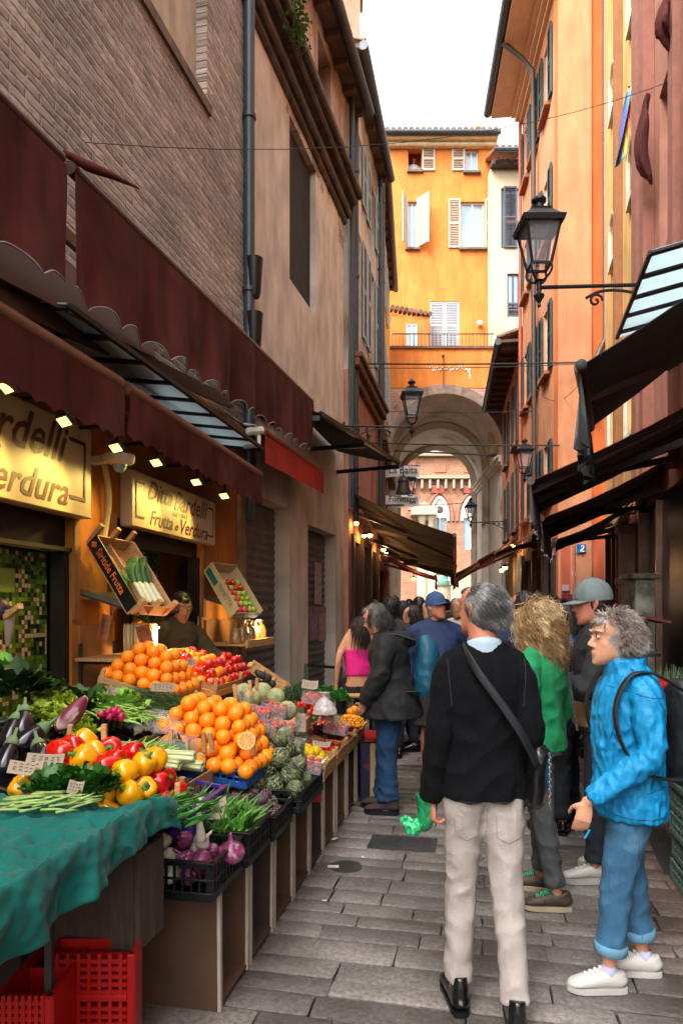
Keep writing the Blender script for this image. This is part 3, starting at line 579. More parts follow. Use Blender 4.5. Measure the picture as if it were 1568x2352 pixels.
for r_, w_, o in ((r0, .3, .05),):
 for (xa, za), (xb, zb) in zip(arch_pts(cx0, cz0, r_, 36), arch_pts(cx0, cz0, r_, 36)[1:]):
  ux, uz = xa - cx0, za - cz0; vx, vz = xb - cx0, zb - cz0; k = 1 + w_ / r_
  pr = [(cx0 + ux, 21.95, cz0 + uz), (cx0 + vx, 21.95, cz0 + vz), (cx0 + vx * k, 21.95, cz0 + vz * k), (cx0 + ux * k, 21.95, cz0 + uz * k)]; m.prism(pr, (0, .049, 0), random.random())
m.build('arch_ring', mat('arch_ring_brick', '8f7768', rough=.95, var=.3, rv=.25, bump=.004), H)
VAULT = PLm('vault_plaster', 'dccfbe', var=.16, col2='a08a72', c2t=.6)
m = MB(); nl = 10; rings = []
for j in range(nl + 1):
 t = j / nl; Y = 22 + 9 * t; cx, cz, r_ = cx0 + (cx1 - cx0) * t, cz0 + (cz1 - cz0) * t, r0 + (r1 - r0) * t
 rings.append([(cx - r_, Y, 0)] + [(x, Y, z) for x, z in arch_pts(cx, cz, r_, 32)] + [(cx + r_, Y, 0)])
n_ = len(rings[0]); m.add([p for r_ in rings for p in r_], [(j * n_ + k, j * n_ + k + 1, (j + 1) * n_ + k + 1, (j + 1) * n_ + k) for j in range(nl) for k in range(n_ - 1)], .5)
m.build('vault', VAULT, H, smooth=50)
m = MB()   # ribs and impost mouldings of the vault
for t in (.45, .97):
 Y = 22 + 9 * t; cx, cz, r_ = cx0 + (cx1 - cx0) * t, cz0 + (cz1 - cz0) * t, (r0 + (r1 - r0) * t) - .06
 pts = [(cx - r_, Y, 0)] + [(x, Y, z) for x, z in arch_pts(cx, cz, r_, 32)] + [(cx + r_, Y, 0)]
 m.loft(pts, [(.12, .2)] * len(pts), 4, side=(0, 1, 0))
for s_ in (-1, 1):
 for a, b, e in ((0, .12, .08), (.12, .26, .16), (.26, .34, .22)):
  p0, p1 = Vector((cx0 + s_ * r0, 22, cz0 - .4)), Vector((cx1 + s_ * r1, 31, cz1 - .4)); m.bar(p0 + Vector((0, 0, (a + b) / 2)), p1 + Vector((0, 0, (a + b) / 2)), e * 2, b - a)
m.build('vault_rib', VAULT, H)
m = MB(); ap = arch_pts(cx1, cz1, r1)
for (xa, za), (xb, zb) in zip(ap, ap[1:]): m.add([(xa, 31.05, za), (xb, 31.05, zb), (xb, 31.05, 14), (xa, 31.05, 14)], [(0, 1, 2, 3)], .5)
for a, b in ((-2, cx1 - r1), (cx1 + r1, 11)): m.add([(a, 31.05, 0), (b, 31.05, 0), (b, 31.05, 14), (a, 31.05, 14)], [(0, 1, 2, 3)], .5)
m.build('rear_wall', BRK2, H)
# graffiti on the parapet
m = MB(); rr = random.Random(2); a, z = FHp.px(985, 850)
for k in range(7):
 p = FHp.P(a + k * .19, .012, z - .0 + rr.uniform(-.04, .04)); m.tube([p, p + Vector((.06, 0, rr.uniform(.05, .16))), p + Vector((.13, 0, rr.uniform(-.08, .04))), p + Vector((.18, 0, .05))], .018, 5)
q = FHp.P(a + 1.3, .012, z); m.tube([q + Vector((-.15, 0, .02)), q, q + Vector((.03, 0, -.28))], .022, 5); m.build('graffiti', mat('white_spray_paint', 'ddd8d0'), H)
m = MB(); q = FHp.px(1018, 825); m.bar(FHp.P(q[0], .02, 8.85), FHp.P(q[0], .02, q[1]), .09, .02); m.sph(FHp.P(q[0] - .02, .05, q[1] + .1), .05); m.build('rust_stain_bracket', mat('rusty_bracket', '6b4426'), H)
m = MB(); hb = FH.P((topL[0] + topL[1]) / 2, -.25, topL[2] - .25)   # the man at the window
def bust(par, p, s=1.0): pass
# --- white building
I = thing('cream_building', 'cream white house with grey shutters between the orange houses', 'building', M=WM(FI, 5))
wi = [rect(FI, 1150, 432, 1196, 570), rect(FI, 1164, 628, 1192, 728)]
m = wall_mb(FI, 5.15, 7.5, 7, 16.9, wi, depth=.15); m.build('wall', PLm('cream_plaster', 'c9b898', var=.1, streak=.15), I)
sh(FI, rect(FI, 1155, 430, 1186, 570), mat('grey_shutter', '4a464c', rough=.6), I, .03, .05)
for r_ in wi: window(I, FI, *r_, rec=.1, fmat=mat('grey_shutter', '4a464c'))
sh(FI, (wi[1][0], wi[1][1], wi[1][2], wi[1][2] + .5), mat('grey_shutter', '4a464c'), I, -.04, .05)
m = MB(); fbox(m, FI, 5.1, 7.5, .002, .3, 16.75, 16.9); fbox(m, FI, 5.6, 7.5, .003, .06, 14.85, 14.95); q = 5.2
while q < 7.4: fbox(m, FI, q, q + .12, .301, .45, 16.78, 16.88); q += .5
m.build('eave', mat('dark_eave_wood', '4b3a30'), I); tiles(I, 5.1, 7.6, 22.6, 17.05, 3.2, 1.3)
m = MB(); m.tube([(5.1, 22.55, 17.0), (7.5, 22.55, 17.0)], .07, 8); m.build('gutter', PIPE, I, smooth=40)
# --- the far palace across the square
PAL = thing('brick_palace', 'pale red brick palace with battlements across the square, seen through the archway', 'building', M=Matrix.Translation((12, 90, 0)))
PBR = brick_mat('palace_brick', 'a8745a', '93624c', 'a08c78', bw=.6, rh=.2, ms=.03, bump=.01, grime=.2)
wins = [rect(FPal, x - 14, 1112, x + 14, 1146) for x in (935, 1003, 1077)]; goth = [rect(FPal, x - 16, 1190, x + 16, 1262) for x in (1009, 1080)]
m = wall_mb(FPal, 0, 26, 0, 22.2, wins + goth, depth=.6); m.build('wall', PBR, PAL)
m = MB(); x = 0
while x < 26: fbox(m, FPal, x, x + 1.2, -.8, .5, 22.2, 23.4); x += 2.6
m.build('battlement', PBR, PAL)
m = MB(); fbox(m, FPal, 0, 26, .003, .9, 18.95, 19.4); fbox(m, FPal, 0, 26, .003, .7, 22.0, 22.3); x = 0
while x < 26: fbox(m, FPal, x, x + .35, .003, .8, 17.6, 18.9, bev=.1); x += 1.05
m.build('corbel_band', mat('pale_stone_corbel', '9a8a72', rough=.9, var=.15), PAL)
m = MB(); x = 4.5
while x < 24: fbox(m, FPal, x, x + 1.6, .003, .12, 19.9, 21.5); x += 3.9
m.build('blind_panel', mat('darker_brick_panel', '94664f', rough=.95), PAL)
SW = mat('tracery_stone', 'cfc6b5', rough=.8); AW = mat('red_blind', 'b5503c', rough=.8)
for r_ in wins:
 f = window(PAL, FPal, *r_, rec=.3); b = MB(); cxx = (r_[0] + r_[1]) / 2; wd = (r_[1] - r_[0]) / 2
 b.prism([FPal.P(cxx - wd * math.cos(math.pi * k / 10), .1, r_[3] - .9 + wd * .9 * math.sin(math.pi * k / 10)) for k in range(11)] + [FPal.P(cxx + wd, .1, r_[3] - 1.2), FPal.P(cxx - wd, .1, r_[3] - 1.2)], (0, -.25, 0)); b.build('blind', AW, f)
for r_ in goth:
 f = window(PAL, FPal, *r_, rec=.3, fmat=SW); b = MB(); cxx = (r_[0] + r_[1]) / 2; wd = (r_[1] - r_[0]) / 2
 for k1, o_, hh, mt_ in ((1.25, .1, 3.2, 0), (1.9, .05, 4.0, 1)):
  W_ = wd * k1; pts = [Vector((cxx - W_, 90 - o_, r_[3] - .4)), Vector((cxx - W_ * .8, 90 - o_, r_[3] + hh * .45)), Vector((cxx, 90 - o_, r_[3] + hh * .85)), Vector((cxx + W_ * .8, 90 - o_, r_[3] + hh * .45)), Vector((cxx + W_, 90 - o_, r_[3] - .4))]
  b.loft(pts, [(.22, .22)] * 5, 6, mi=mt_, sub=5)
 b.prism([FPal.P(cxx - wd * 1.1, .06, r_[3]), FPal.P(cxx + wd * 1.1, .06, r_[3]), FPal.P(cxx + wd * .8, .06, r_[3] + 1.4), FPal.P(cxx, .06, r_[3] + 2.5), FPal.P(cxx - wd * .8, .06, r_[3] + 1.4)], (0, -.05, 0), mi=0)
 b.tube([FPal.P(cxx, .1, r_[2]), FPal.P(cxx, .1, r_[3] + .5)], .14, 8, mi=0); b.sph(FPal.P(cxx, .12, r_[3] + 1.1), (.5, .1, .5), mi=2)
 b.build('tracery', [SW, mat('darker_brick_panel', '94664f'), mat('dark_rose', '3a3d42')], f)
m = MB()
for x in (967, 987):
 X = (x - 784) / F_ * 90; m.lathe([(.7, 0), (.7, 8), (.5, 8.5), (.45, 13.2), (.6, 13.4), (.7, 14)], (X, 88.8, 0), 14)
X0_, X1_ = (940 - 784) / F_ * 90, (998 - 784) / F_ * 90; m.box(((X0_ + X1_) / 2, 88.8, 14.3), (X1_ - X0_, 2, .6)); m.prism([(X0_ - .3, 87.8, 14.6), (X1_ + .3, 87.8, 14.6), ((X0_ + X1_) / 2, 87.8, 15.7)], (0, 1.6, 0))
m.box((14.4, 88.6, 3.1), (5.4, 1.4, 6)); m.box((19.5, 88.9, 3), (2.5, 1.2, 5.6)); m.build('portal', mat('portal_stone', 'a89a82', rough=.85, var=.15), PAL, smooth=40)
st = MB(); c = Vector(((1018 - 784) / F_ * 60, 60, 0))
st.lathe([(.5, 3.7), (.55, 4.2)], c, 16); plm = MB(); plm.lathe([(1.2, 0), (1.2, .5), (.7, .8), (.6, 3.6), (.8, 3.8)], c, 16); tag(plm.build('stone_plinth', mat('pale_stone_corbel', '9a8a72', rough=.9, var=.15)), 'pale stone plinth under the green bronze statue', 'plinth'); st.loft([c + Vector(p) for p in ((0, 0, 4.2), (.1, 0, 5), (-.05, 0, 5.9), (0, 0, 6.5), (0, 0, 6.75), (0, 0, 7.05), (0, 0, 7.25))], [.35, .3, .4, .42, .14, .2, .1], 10, sub=3)
st.loft([c + Vector(p) for p in ((.3, 0, 6.4), (.65, -.1, 6.1), (.7, -.3, 6.6))], [.14, .11, .08], 8); st.loft([c + Vector(p) for p in ((-.3, 0, 6.4), (-.6, 0, 5.9), (-.4, -.3, 5.6))], [.14, .11, .08], 8)
tag(remesh(st, 'bronze_statue', mat('verdigris_bronze', '4f7a6c', rough=.6, var=.3), None, .08, 3), 'green bronze statue on a plinth in the square beyond the archway', 'statue')
# --- right: E, D, F, G
E = thing('low_salmon_building', 'lower salmon house with dark green shutters and a deep eave beside the archway', 'building', M=WM(FE, 16.3))
eh = [(17.4, 18.1, 5.9, 7.6), (19.8, 20.5, 5.9, 7.6), (17.4, 18.1, 3.7, 5.3), (19.8, 20.5, 3.7, 5.3), (16.6, 21.0, 0, 2.8)]
m = wall_mb(FE, 16.2, 22, 0, 8.1, eh, depth=.2); m.build('wall', PLm('salmon_plaster', 'd8926a', var=.18, streak=.25, col2='b08a6a', c2t=.62), E)
GSH = mat('dark_green_shutter', '2a3a38', rough=.5, var=.2)
for h in eh[:4]: window(E, FE, *h, rec=.12, shut=GSH, sill=STONE)
roof_edge(E, FE, 16.3, 22, 8.1, .5, mat('brown_eave', '5a4538'), mat('eave_gutter', '454c52'))
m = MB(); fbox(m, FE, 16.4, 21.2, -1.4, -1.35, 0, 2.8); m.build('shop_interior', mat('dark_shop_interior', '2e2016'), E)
m = MB()
for q in (16.5, 17.6, 18.7, 19.8, 21.0): fbox(m, FE, q, q + .18, -.05, .08, 0, 3.0, bev=.02)
m.build('pilaster', mat('grey_stone_pilaster', '8d857a', rough=.8, var=.2), E)
D = thing('peach_building', 'tall peach and orange house with dark green shutters and a wide pale eave', 'building', M=WM(FD, 12.5))
PE = PLm('sky_lit_peach_plaster', 'cc8c66', var=.12, streak=.2, col2='c07c58', c2t=.6)  # street side paler than the gable: sky light put into its colour
dh = []
for Y in (13.5, 14.75, 15.7):
 for z0, z1 in ((11.55, 12.9), (8.9, 10.2), (6.3, 7.6), (3.7, 4.9)): dh.append((Y - .28, Y + .28, z0, z1))
dh.append((12.7, 16.1, 0, 2.75)); m = wall_mb(FD, 12.5, 16.25, 0, 13.6, dh, depth=.16); m.build('wall', PE, D)
for h in dh[:-1]: window(D, FD, *h, rec=.1, shut=GSH, sill=mat('orange_sill', '9a5a38', rough=.9, var=.2), split=False)
m = MB(); FDx = FrameX(12.5); m.box((5.05, 12.62, 8), (2.08, .24, 16)); m.build('side_wall', PLm('deep_orange_plaster', 'd27040', var=.12, streak=.15, col2='c4683c', c2t=.64), D)
m = MB(); fbox(m, FD, 12.3, 16.4, 0.003, .72, 13.6, 13.72); 
for k, (a, b) in enumerate(((.08, .14), (.14, .09), (.2, .05))): fbox(m, FD, 12.4, 16.3, .003, a + .03 * k, 13.3 + .1 * k, 13.397 + .1 * k)
m.build('eave', mat('pale_eave', 'd9b48c', rough=.8, var=.08), D)
m = MB(); m.tube([FD.P(12.2, .8, 13.75), FD.P(16.45, .8, 13.75)], .1, 10); m.build('gutter', PIPE, D, smooth=40)
m = MB(); m.add([FD.P(12.2, .78, 13.85), FD.P(16.5, .78, 13.85), FD.P(16.5, -2.5, 15), FD.P(12.2, -2.5, 15)], [(0, 1, 2, 3)]); m.build('roof', TILE, D)
m = MB(); Y = FD.Yp(1226, .1); m.tube([FD.P(Y, .75, 13.65), FD.P(Y, .35, 13.3), FD.P(Y, .12, 13.0), FD.P(Y, .1, 2.9)], .05, 10); m.build('downpipe', BROWNPIPE, D, smooth=40)
m = MB(); m.tube([FD.P(16.2, .06, 13.5), FD.P(16.2, .06, 3)], .04, 8); m.build('downpipe', mat('painted_pipe', 'b5583a'), D, smooth=40)
m = MB(); m.tube([(4.83, 12.38, 16), (4.84, 12.38, 6.6), (4.7, 12.36, 6.3), (4.62, 12.36, 6.0), (4.62, 12.38, 5.2)], .055, 10); m.build('downpipe', BROWNPIPE, D, smooth=40)
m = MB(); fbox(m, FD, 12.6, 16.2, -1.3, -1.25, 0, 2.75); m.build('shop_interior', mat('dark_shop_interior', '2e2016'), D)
m = MB()
for q in (12.62, 13.5, 14.6, 15.9): fbox(m, FD, q, q + .16, -.05, .08, 0, 2.9, bev=.02)
m.build('pilaster', mat('dark_wood_front', '35241a'), D)
m = MB(); m.box((4.55, 12.49, 1.45), (1.0, .02, 2.9)); m.build('painted_dado', PLm('salmon_dado', 'c0664a', var=.12, streak=.25), D)
m = MB(); m.tube([(4.28, 12.46, 0), (4.28, 12.46, 2.8)], .028, 8); m.tube([(4.28, 12.46, 2.05), (4.4, 12.46, 2.05)], .02, 8); m.build('gas_pipe', mat('salmon_pipe', 'b56a50'), D, smooth=40)
for k, (x, y, w_, h_, c_) in enumerate(((1317, 1318, 7, 12, 'c9c9cf'), (1298, 1350, 16, 14, 'b9a0a8'), (1306, 1378, 34, 26, '6d2430'))):
 m = MB(); p = at_y(x, y, 12.45); m.box(p, (w_ / F_ * 12.45, .01, h_ / F_ * 12.45)); tag(m.build('paper_notice', mat('notice_%d' % k, c_, rough=.8)), ['small pale sticker on the salmon wall pipe', 'square pale notice on the salmon wall', 'dark red plaque low on the salmon wall'][k], 'notice')
t = thing('house_number_tile', 'blue square tile with a white swan shaped number 2 on the salmon wall', 'number tile', M=Matrix.Translation(at_y(1334, 1260, 12.42)))
c = at_y(1334, 1260, 12.44); m = MB(); m.box(c, (.17, .02, .165), bev=.004); m.build('tile', mat('blue_enamel', '1e6aa8', rough=.25), t)
m = MB(); pts = [c + Vector((x * .165, -.014, z * .165)) for x, z in ((-.05, .12), (0, .28), (.16, .33), (.26, .2), (.2, .05), (.05, -.1), (-.05, -.26), (.1, -.36), (.38, -.33))]; m.loft(pts, [.006, .009, .011, .012, .012, .012, .018, .02, .008], 8, sub=3); m.build('number', mat('white_enamel', 'e8e6e0', rough=.3), t, smooth=True)
Fb = thing('yellow_ochre_building', 'yellow ochre house with small arched windows on the right', 'building', M=WM(FG, 8.7))
YE = PLm('ochre_yellow_plaster', 'd4a868', var=.14, streak=.3, col2='e0bc78', c2t=.6)
fh = [(Y - .22, Y + .22, z, z + .62) for Y, zz in ((11.3, (7.4, 9.9, 12.2)), (9.5, (7.4, 9.9, 12.2))) for z in zz] + [(8.9, 12.1, 0, 3.0)] + [(Y - .35, Y + .35, 4.1, 5.2) for Y in (9.6, 11.3)]
m = wall_mb(FG, 8.7, 12.5, 0, 15, fh, depth=.2); m.build('wall', YE, Fb)
WT = mat('pale_window_trim', 'cfc3b0', rough=.8)
for h in fh:
 if h[2] < 1: continue
 f = window(Fb, FG, *h, rec=.14, split=False); q = MB(); yc = (h[0] + h[1]) / 2; wd = (h[1] - h[0]) / 2 + .05; pts = [FG.P(yc - wd, .02, h[2])] + [FG.P(yc - wd * math.cos(math.pi * k / 8), .02, h[3] - .05 + wd * math.sin(math.pi * k / 8)) for k in range(9)] + [FG.P(yc + wd, .02, h[2])]
 q.loft(pts, [.035] * len(pts), 6); q.bar(FG.P(yc - wd, .03, h[2]), FG.P(yc + wd, .03, h[2]), .07); q.build('arched_trim', WT, f)
m = MB()
for Y in (10.4, 8.78): fbox(m, FG, Y, Y + .18, .002, .12, 3.2, 15)
m.build('pilaster', mat('brown_wall_strip', '8a5a34', rough=.9, var=.15), Fb)  # upright brown strips standing proud of the yellow wall
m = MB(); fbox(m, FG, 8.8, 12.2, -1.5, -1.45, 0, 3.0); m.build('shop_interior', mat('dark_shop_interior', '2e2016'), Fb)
m = MB()
for q in (8.85, 9.5, 10.2, 10.7, 11.2, 11.9): fbox(m, FG, q, q + .1, -.4 + .1 * (q % 1), .05, 0, 2.95, bev=.01)
m.build('shop_post', mat('red_brown_timber', '5a2c18', rough=.45, var=.35, stretch=(1, 1, .2)), Fb)
m = MB(); fbox(m, FG, 8.62, 8.86, .06, .3, 0, 2.6); fbox(m, FG, 8.58, 8.9, .03, .34, 1.95, 2.03, bev=.01); fbox(m, FG, 8.58, 8.9, .03, .34, 2.6, 2.72, bev=.02); m.build('column', mat('pinkish_column', 'a88578', rough=.8, var=.2, streak=.3), Fb)
G = thing('dark_red_building', 'dark red house with vertical pilasters and black shop doors at the right edge', 'building', M=WM(FG, 5))
DR = PLm('dark_red_plaster', 'b07c68', var=.16, streak=.25, col2='8e5040', c2t=.6)
m = wall_mb(FG, -1, 8.68, 2.9, 14, [(6.9, 7.6, 5.6, 7.4), (6.9, 7.6, 8.6, 10.4)], depth=.3, o=.05); m.build('wall', DR, G)
for h in ((6.9, 7.6, 5.6, 7.4), (6.9, 7.6, 8.6, 10.4)): window(G, FG, *h, o=.05, rec=.15, shut=None)
m = MB()
for Y in (8.3, 7.85, 6.4, 5.9): fbox(m, FG, Y, Y + .2, .053, .18, 3.0, 14)
m.build('pilaster', mat('darker_red_pilaster', '8c5848', rough=.9, var=.2), G)
m = MB(); fbox(m, FG, -1, 8.6, -.3, .0, 0, 2.9); m.build('shop_base', mat('black_panel', '0b0b0d', rough=.35, var=.4), G)
m = MB()
for a, b, o1 in ((8.3, 8.55, .14), (7.3, 8.2, .04), (6.2, 7.2, .1), (4.4, 6.1, .04), (2.4, 4.3, .06)): fbox(m, FG, a, b, .002, o1, 0, 2.85, bev=.01)
m.build('shop_door', mat('black_panel', '0b0b0d'), G)
m = MB()
for a in (8.22, 7.22): fbox(m, FG, a, a + .05, .002, .16, 0, 2.8)
fbox(m, FG, 7.32, 7.42, .043, .06, 1.7, 2.7); m.build('metal_trim', mat('brass_strip', '8a6a58', rough=.35, metal=.6), G)
# ================================================================ AWNINGS, SIGNS, LAMPS
BURG = fabric('burgundy_canvas', '5e2426', col2='7d3834' if False else None) if False else mat('burgundy_canvas', '552622', rough=.9, var=.3, scale=2.2, bump=.01, bscale=6, sheen=.0, spec=.2, streak=.4, col2='6c3a34', c2t=.64)
BURG2 = mat('dark_burgundy_canvas', '6c302e', rough=.85, var=.3, scale=3, bump=.004, bscale=9, sheen=.2, spec=.2, streak=.3)
BRN = mat('brown_canvas', '2e1a15', rough=.85, var=.3, scale=2.5, bump=.005, bscale=9, sheen=.15, spec=.2)
BLK = mat('black_green_canvas', '15211f', rough=.8, var=.3, scale=3, bump=.004, bscale=9, sheen=.15, spec=.2)
REDC = mat('red_canvas', 'a81c08', rough=.8, var=.2, scale=3, bump=.004, bscale=9, sheen=0)
CRIM = mat('crimson_canvas', '9c1230', rough=.75, var=.2, scale=3, bump=.004)
TRIM = mat('grey_piping', '8a8986', rough=.8)
def valance(fr, Ya, Yb, o, zt, h, mt, par, sc=.34, dep=.07, rip=.02, trim=True, seed=1, zb=None, th=.004, lean=0.0):
 rr = random.Random(seed); L = Yb - Ya; nu = max(20, int(L / .022)); nv = 14; G = np.zeros((nu, nv, 3)); ph = rr.uniform(0, 6); edge = []
 for i in range(nu):
  y = Ya + L * i / (nu - 1); zz = zt + ((zb if zb is not None else zt) - zt) * i / (nu - 1)
  hh = h - dep * abs(math.cos(math.pi * (y - Ya) / sc)) ** .7
  for j in range(nv):
   t = j / (nv - 1)
   rp = rip * t ** .7 * (math.sin(y * 9.1 + ph + t) + .6 * math.sin(y * 21 + 2 * ph - 1.5 * t) + 1.2 * noise.noise(Vector((y * 3, t * 1.3, seed))))
   G[i, j] = fr.P(y + .01 * math.sin(t * 4 + y * 6), o + rp + lean * t, zz - hh * t)
  edge.append(tuple(G[i, -1]))
 m = MB(); m.sheet(G, th); ob = m.build('valance', mt, par, smooth=60)
 if trim:
  m = MB(); m.tube(edge, .0055, 6); m.build('piping', TRIM, ob, smooth=True)
 return ob
def drape(par, name, A, B, C, D, mt, sag=.05, th=.006, nu=14, nv=20, rip=.01, seed=1):
 """fabric from wall edge A-B to outer edge D-C"""
 A, B, C, D = map(Vector, (A, B, C, D)); G = np.zeros((nu, nv, 3))
 for i in range(nu):
  for j in range(nv):
   u, v = i / (nu - 1), j / (nv - 1); p = (A * (1 - u) + B * u) * (1 - v) + (D * (1 - u) + C * u) * v
   p.z -= sag * math.sin(math.pi * v) * (1 + .3 * math.sin(u * 5)) - rip * noise.noise(Vector((u * 6, v * 2, seed))); G[i, j] = p
 m = MB(); m.sheet(G, th); return m.build(name, mt, par, smooth=60)
# big upper burgundy curtain awning, two lengths
for k, (Ya, Yb, lab) in enumerate(((2.55, 3.5, 'short near length of burgundy awning valance with scalloped grey edge, high on the left'), (3.58, 8.55, 'long burgundy awning valance with scalloped grey edge running below the brick wall'))):
 zt = lambda Y: 3.83 + (4.18 - 3.83) * (Y - 2.93) / 5.4
 t = thing('awning', lab, 'awning', M=WM(FS, Ya, 3), group='long burgundy awnings high on the left wall')
 valance(FS, Ya, Yb, .5, zt(Ya), .66, BURG, t, sc=.3, dep=.075, rip=.02, zb=zt(Yb), seed=3 + k)
 m = MB(); m.tube([FS.P(Ya, .47, zt(Ya) + .03), FS.P(Yb, .47, zt(Yb) + .03)], .035, 10); fbox(m, FS, Ya, Yb, .02, .06, zt(Ya) + .02, zt(Ya) + .1); m.build('roller_bar', mat('brown_metal', '4a352c', rough=.5, metal=.4), t, smooth=40)
m = MB(); m.loft([at_y(150, 352, 3.55), at_y(200, 380, 3.5), at_y(255, 402, 3.45), at_y(320, 433, 3.4)], [(.012, .02), (.02, .032), (.014, .022), (.003, .004)], 8, sub=3); tag(m.build('torn_awning_strip', BURG, smooth=True), 'torn strip of burgundy canvas poking out above the awning gap', 'canvas strip')
t = thing('inner_awning', 'brownish orange inner awning cloth slung under the big burgundy valance', 'awning', M=WM(FS, 2.6, 3))
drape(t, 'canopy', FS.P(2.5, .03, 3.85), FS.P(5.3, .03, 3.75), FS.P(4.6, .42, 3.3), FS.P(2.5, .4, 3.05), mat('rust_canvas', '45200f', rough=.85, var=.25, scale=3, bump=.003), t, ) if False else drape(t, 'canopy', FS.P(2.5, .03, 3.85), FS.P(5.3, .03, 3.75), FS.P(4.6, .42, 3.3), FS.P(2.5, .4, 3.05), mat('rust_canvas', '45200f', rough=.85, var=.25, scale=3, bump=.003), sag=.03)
m = MB(); a, b = FS.P(2.9, .36, 3.04), FS.P(6.9, .05, 3.73); m.bar(a, b, .035, .11); tag(m.build('brace_bar', mat('brown_metal', '4a352c')), 'long dark folding arm crossing below the big burgundy awning', 'awning arm')
# lower burgundy valances
for k, (Ya, Yb, za, zb, lab) in enumerate(((2.5, 4.22, 2.96, 2.98, 'lower burgundy valance over the first shop sign'), (4.3, 6.85, 2.98, 2.94, 'lower burgundy valance over the second shop sign'))):
 t = thing('awning', lab, 'awning', M=WM(FS, Ya, 2.9), group='lower burgundy awnings of the fruit shop')
 valance(FS, Ya, Yb, .4, za, .3 if k else .34, BURG, t, sc=.14, dep=.035, rip=.014, zb=zb, seed=8 + k, trim=False)
 m = MB(); m.tube([FS.P(Ya, .37, za + .03), FS.P(Yb, .37, zb + .03)], .045, 10); m.build('roller_bar', mat('bronze_bar', '7c5a48', rough=.5, metal=.3), t, smooth=40)
 drape(t, 'canopy', FS.P(Ya, .02, za + .1), FS.P(Yb, .02, zb + .1), FS.P(Yb, .38, zb + .05), FS.P(Ya, .38, za + .05), BURG2, sag=.01)
# polycarbonate canopies
def polycanopy(fr, Ya, Yb, o0, o1, z0, z1, step, lab, rib=.02):
 t = thing('canopy', lab, 'canopy', M=WM(fr, Ya, z0), group='corrugated plastic canopies'); m = MB(); P = fr.P
 m.add([P(Ya, o0, z0), P(Yb, o0, z0), P(Yb, o1, z1), P(Ya, o1, z1), P(Ya, o0, z0 + .015), P(Yb, o0, z0 + .015), P(Yb, o1, z1 + .015), P(Ya, o1, z1 + .015)], [(0, 1, 2, 3), (7, 6, 5, 4), (0, 4, 5, 1), (3, 2, 6, 7), (0, 3, 7, 4), (1, 5, 6, 2)])
 pm, nt, b, N, Lk = nodes('twinwall_plastic') if 'twinwall_plastic' not in bpy.data.materials else (bpy.data.materials['twinwall_plastic'], 0, 0, 0, 0)
 if nt:
  b.inputs['Base Color'].default_value = rgb('ccdadd'); b.inputs['Roughness'].default_value = .5; tl = N('ShaderNodeBsdfTranslucent'); tl.inputs[0].default_value = rgb('dcebee'); mx = N('ShaderNodeMixShader'); mx.inputs[0].default_value = .7
  Lk(b.outputs[0], mx.inputs[1]); Lk(tl.outputs[0], mx.inputs[2]); Lk(mx.outputs[0], nt.nodes['Material Output'].inputs[0])
 m.build('panel', pm, t); m = MB(); y = Ya
 while y <= Yb + .01: m.bar(P(y, o0, z0 - .012), P(y, o1, z1 - .012), rib * 2, .02); y += step
 m.bar(P(Ya, o1, z1), P(Yb, o1, z1), .03); m.build('rib', METAL, t)
polycanopy(FS, 3.6, 6.72, .02, .45, 3.26, 3.2, .39, 'grey translucent canopy between the burgundy awnings on the left wall')
polycanopy(FG, 4.9, 6.5, .02, .66, 4.42, 4.3, .36, 'grey translucent canopy high on the dark red house', .03)
# red valance, black awning further on
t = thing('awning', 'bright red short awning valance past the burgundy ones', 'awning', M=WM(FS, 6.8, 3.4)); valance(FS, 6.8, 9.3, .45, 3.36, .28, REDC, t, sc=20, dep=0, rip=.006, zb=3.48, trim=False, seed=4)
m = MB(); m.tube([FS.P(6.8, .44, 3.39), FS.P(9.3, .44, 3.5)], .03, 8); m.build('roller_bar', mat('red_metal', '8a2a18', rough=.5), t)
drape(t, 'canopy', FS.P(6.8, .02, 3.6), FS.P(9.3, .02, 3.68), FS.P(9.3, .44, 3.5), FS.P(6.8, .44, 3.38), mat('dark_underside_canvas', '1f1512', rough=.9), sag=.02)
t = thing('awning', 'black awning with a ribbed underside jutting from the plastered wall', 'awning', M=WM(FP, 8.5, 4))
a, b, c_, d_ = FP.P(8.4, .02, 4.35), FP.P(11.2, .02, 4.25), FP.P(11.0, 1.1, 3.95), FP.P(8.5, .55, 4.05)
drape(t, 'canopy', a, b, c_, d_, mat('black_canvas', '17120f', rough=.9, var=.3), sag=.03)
m = MB()
for k in range(3):
 u = k / 2; m.bar(a.lerp(b, u) - Vector((0, 0, .35)), d_.lerp(c_, u) - Vector((0, 0, .06)), .03, .06)
m.bar(d_, c_, .05); m.build('awning_rib', BLACKP, t)
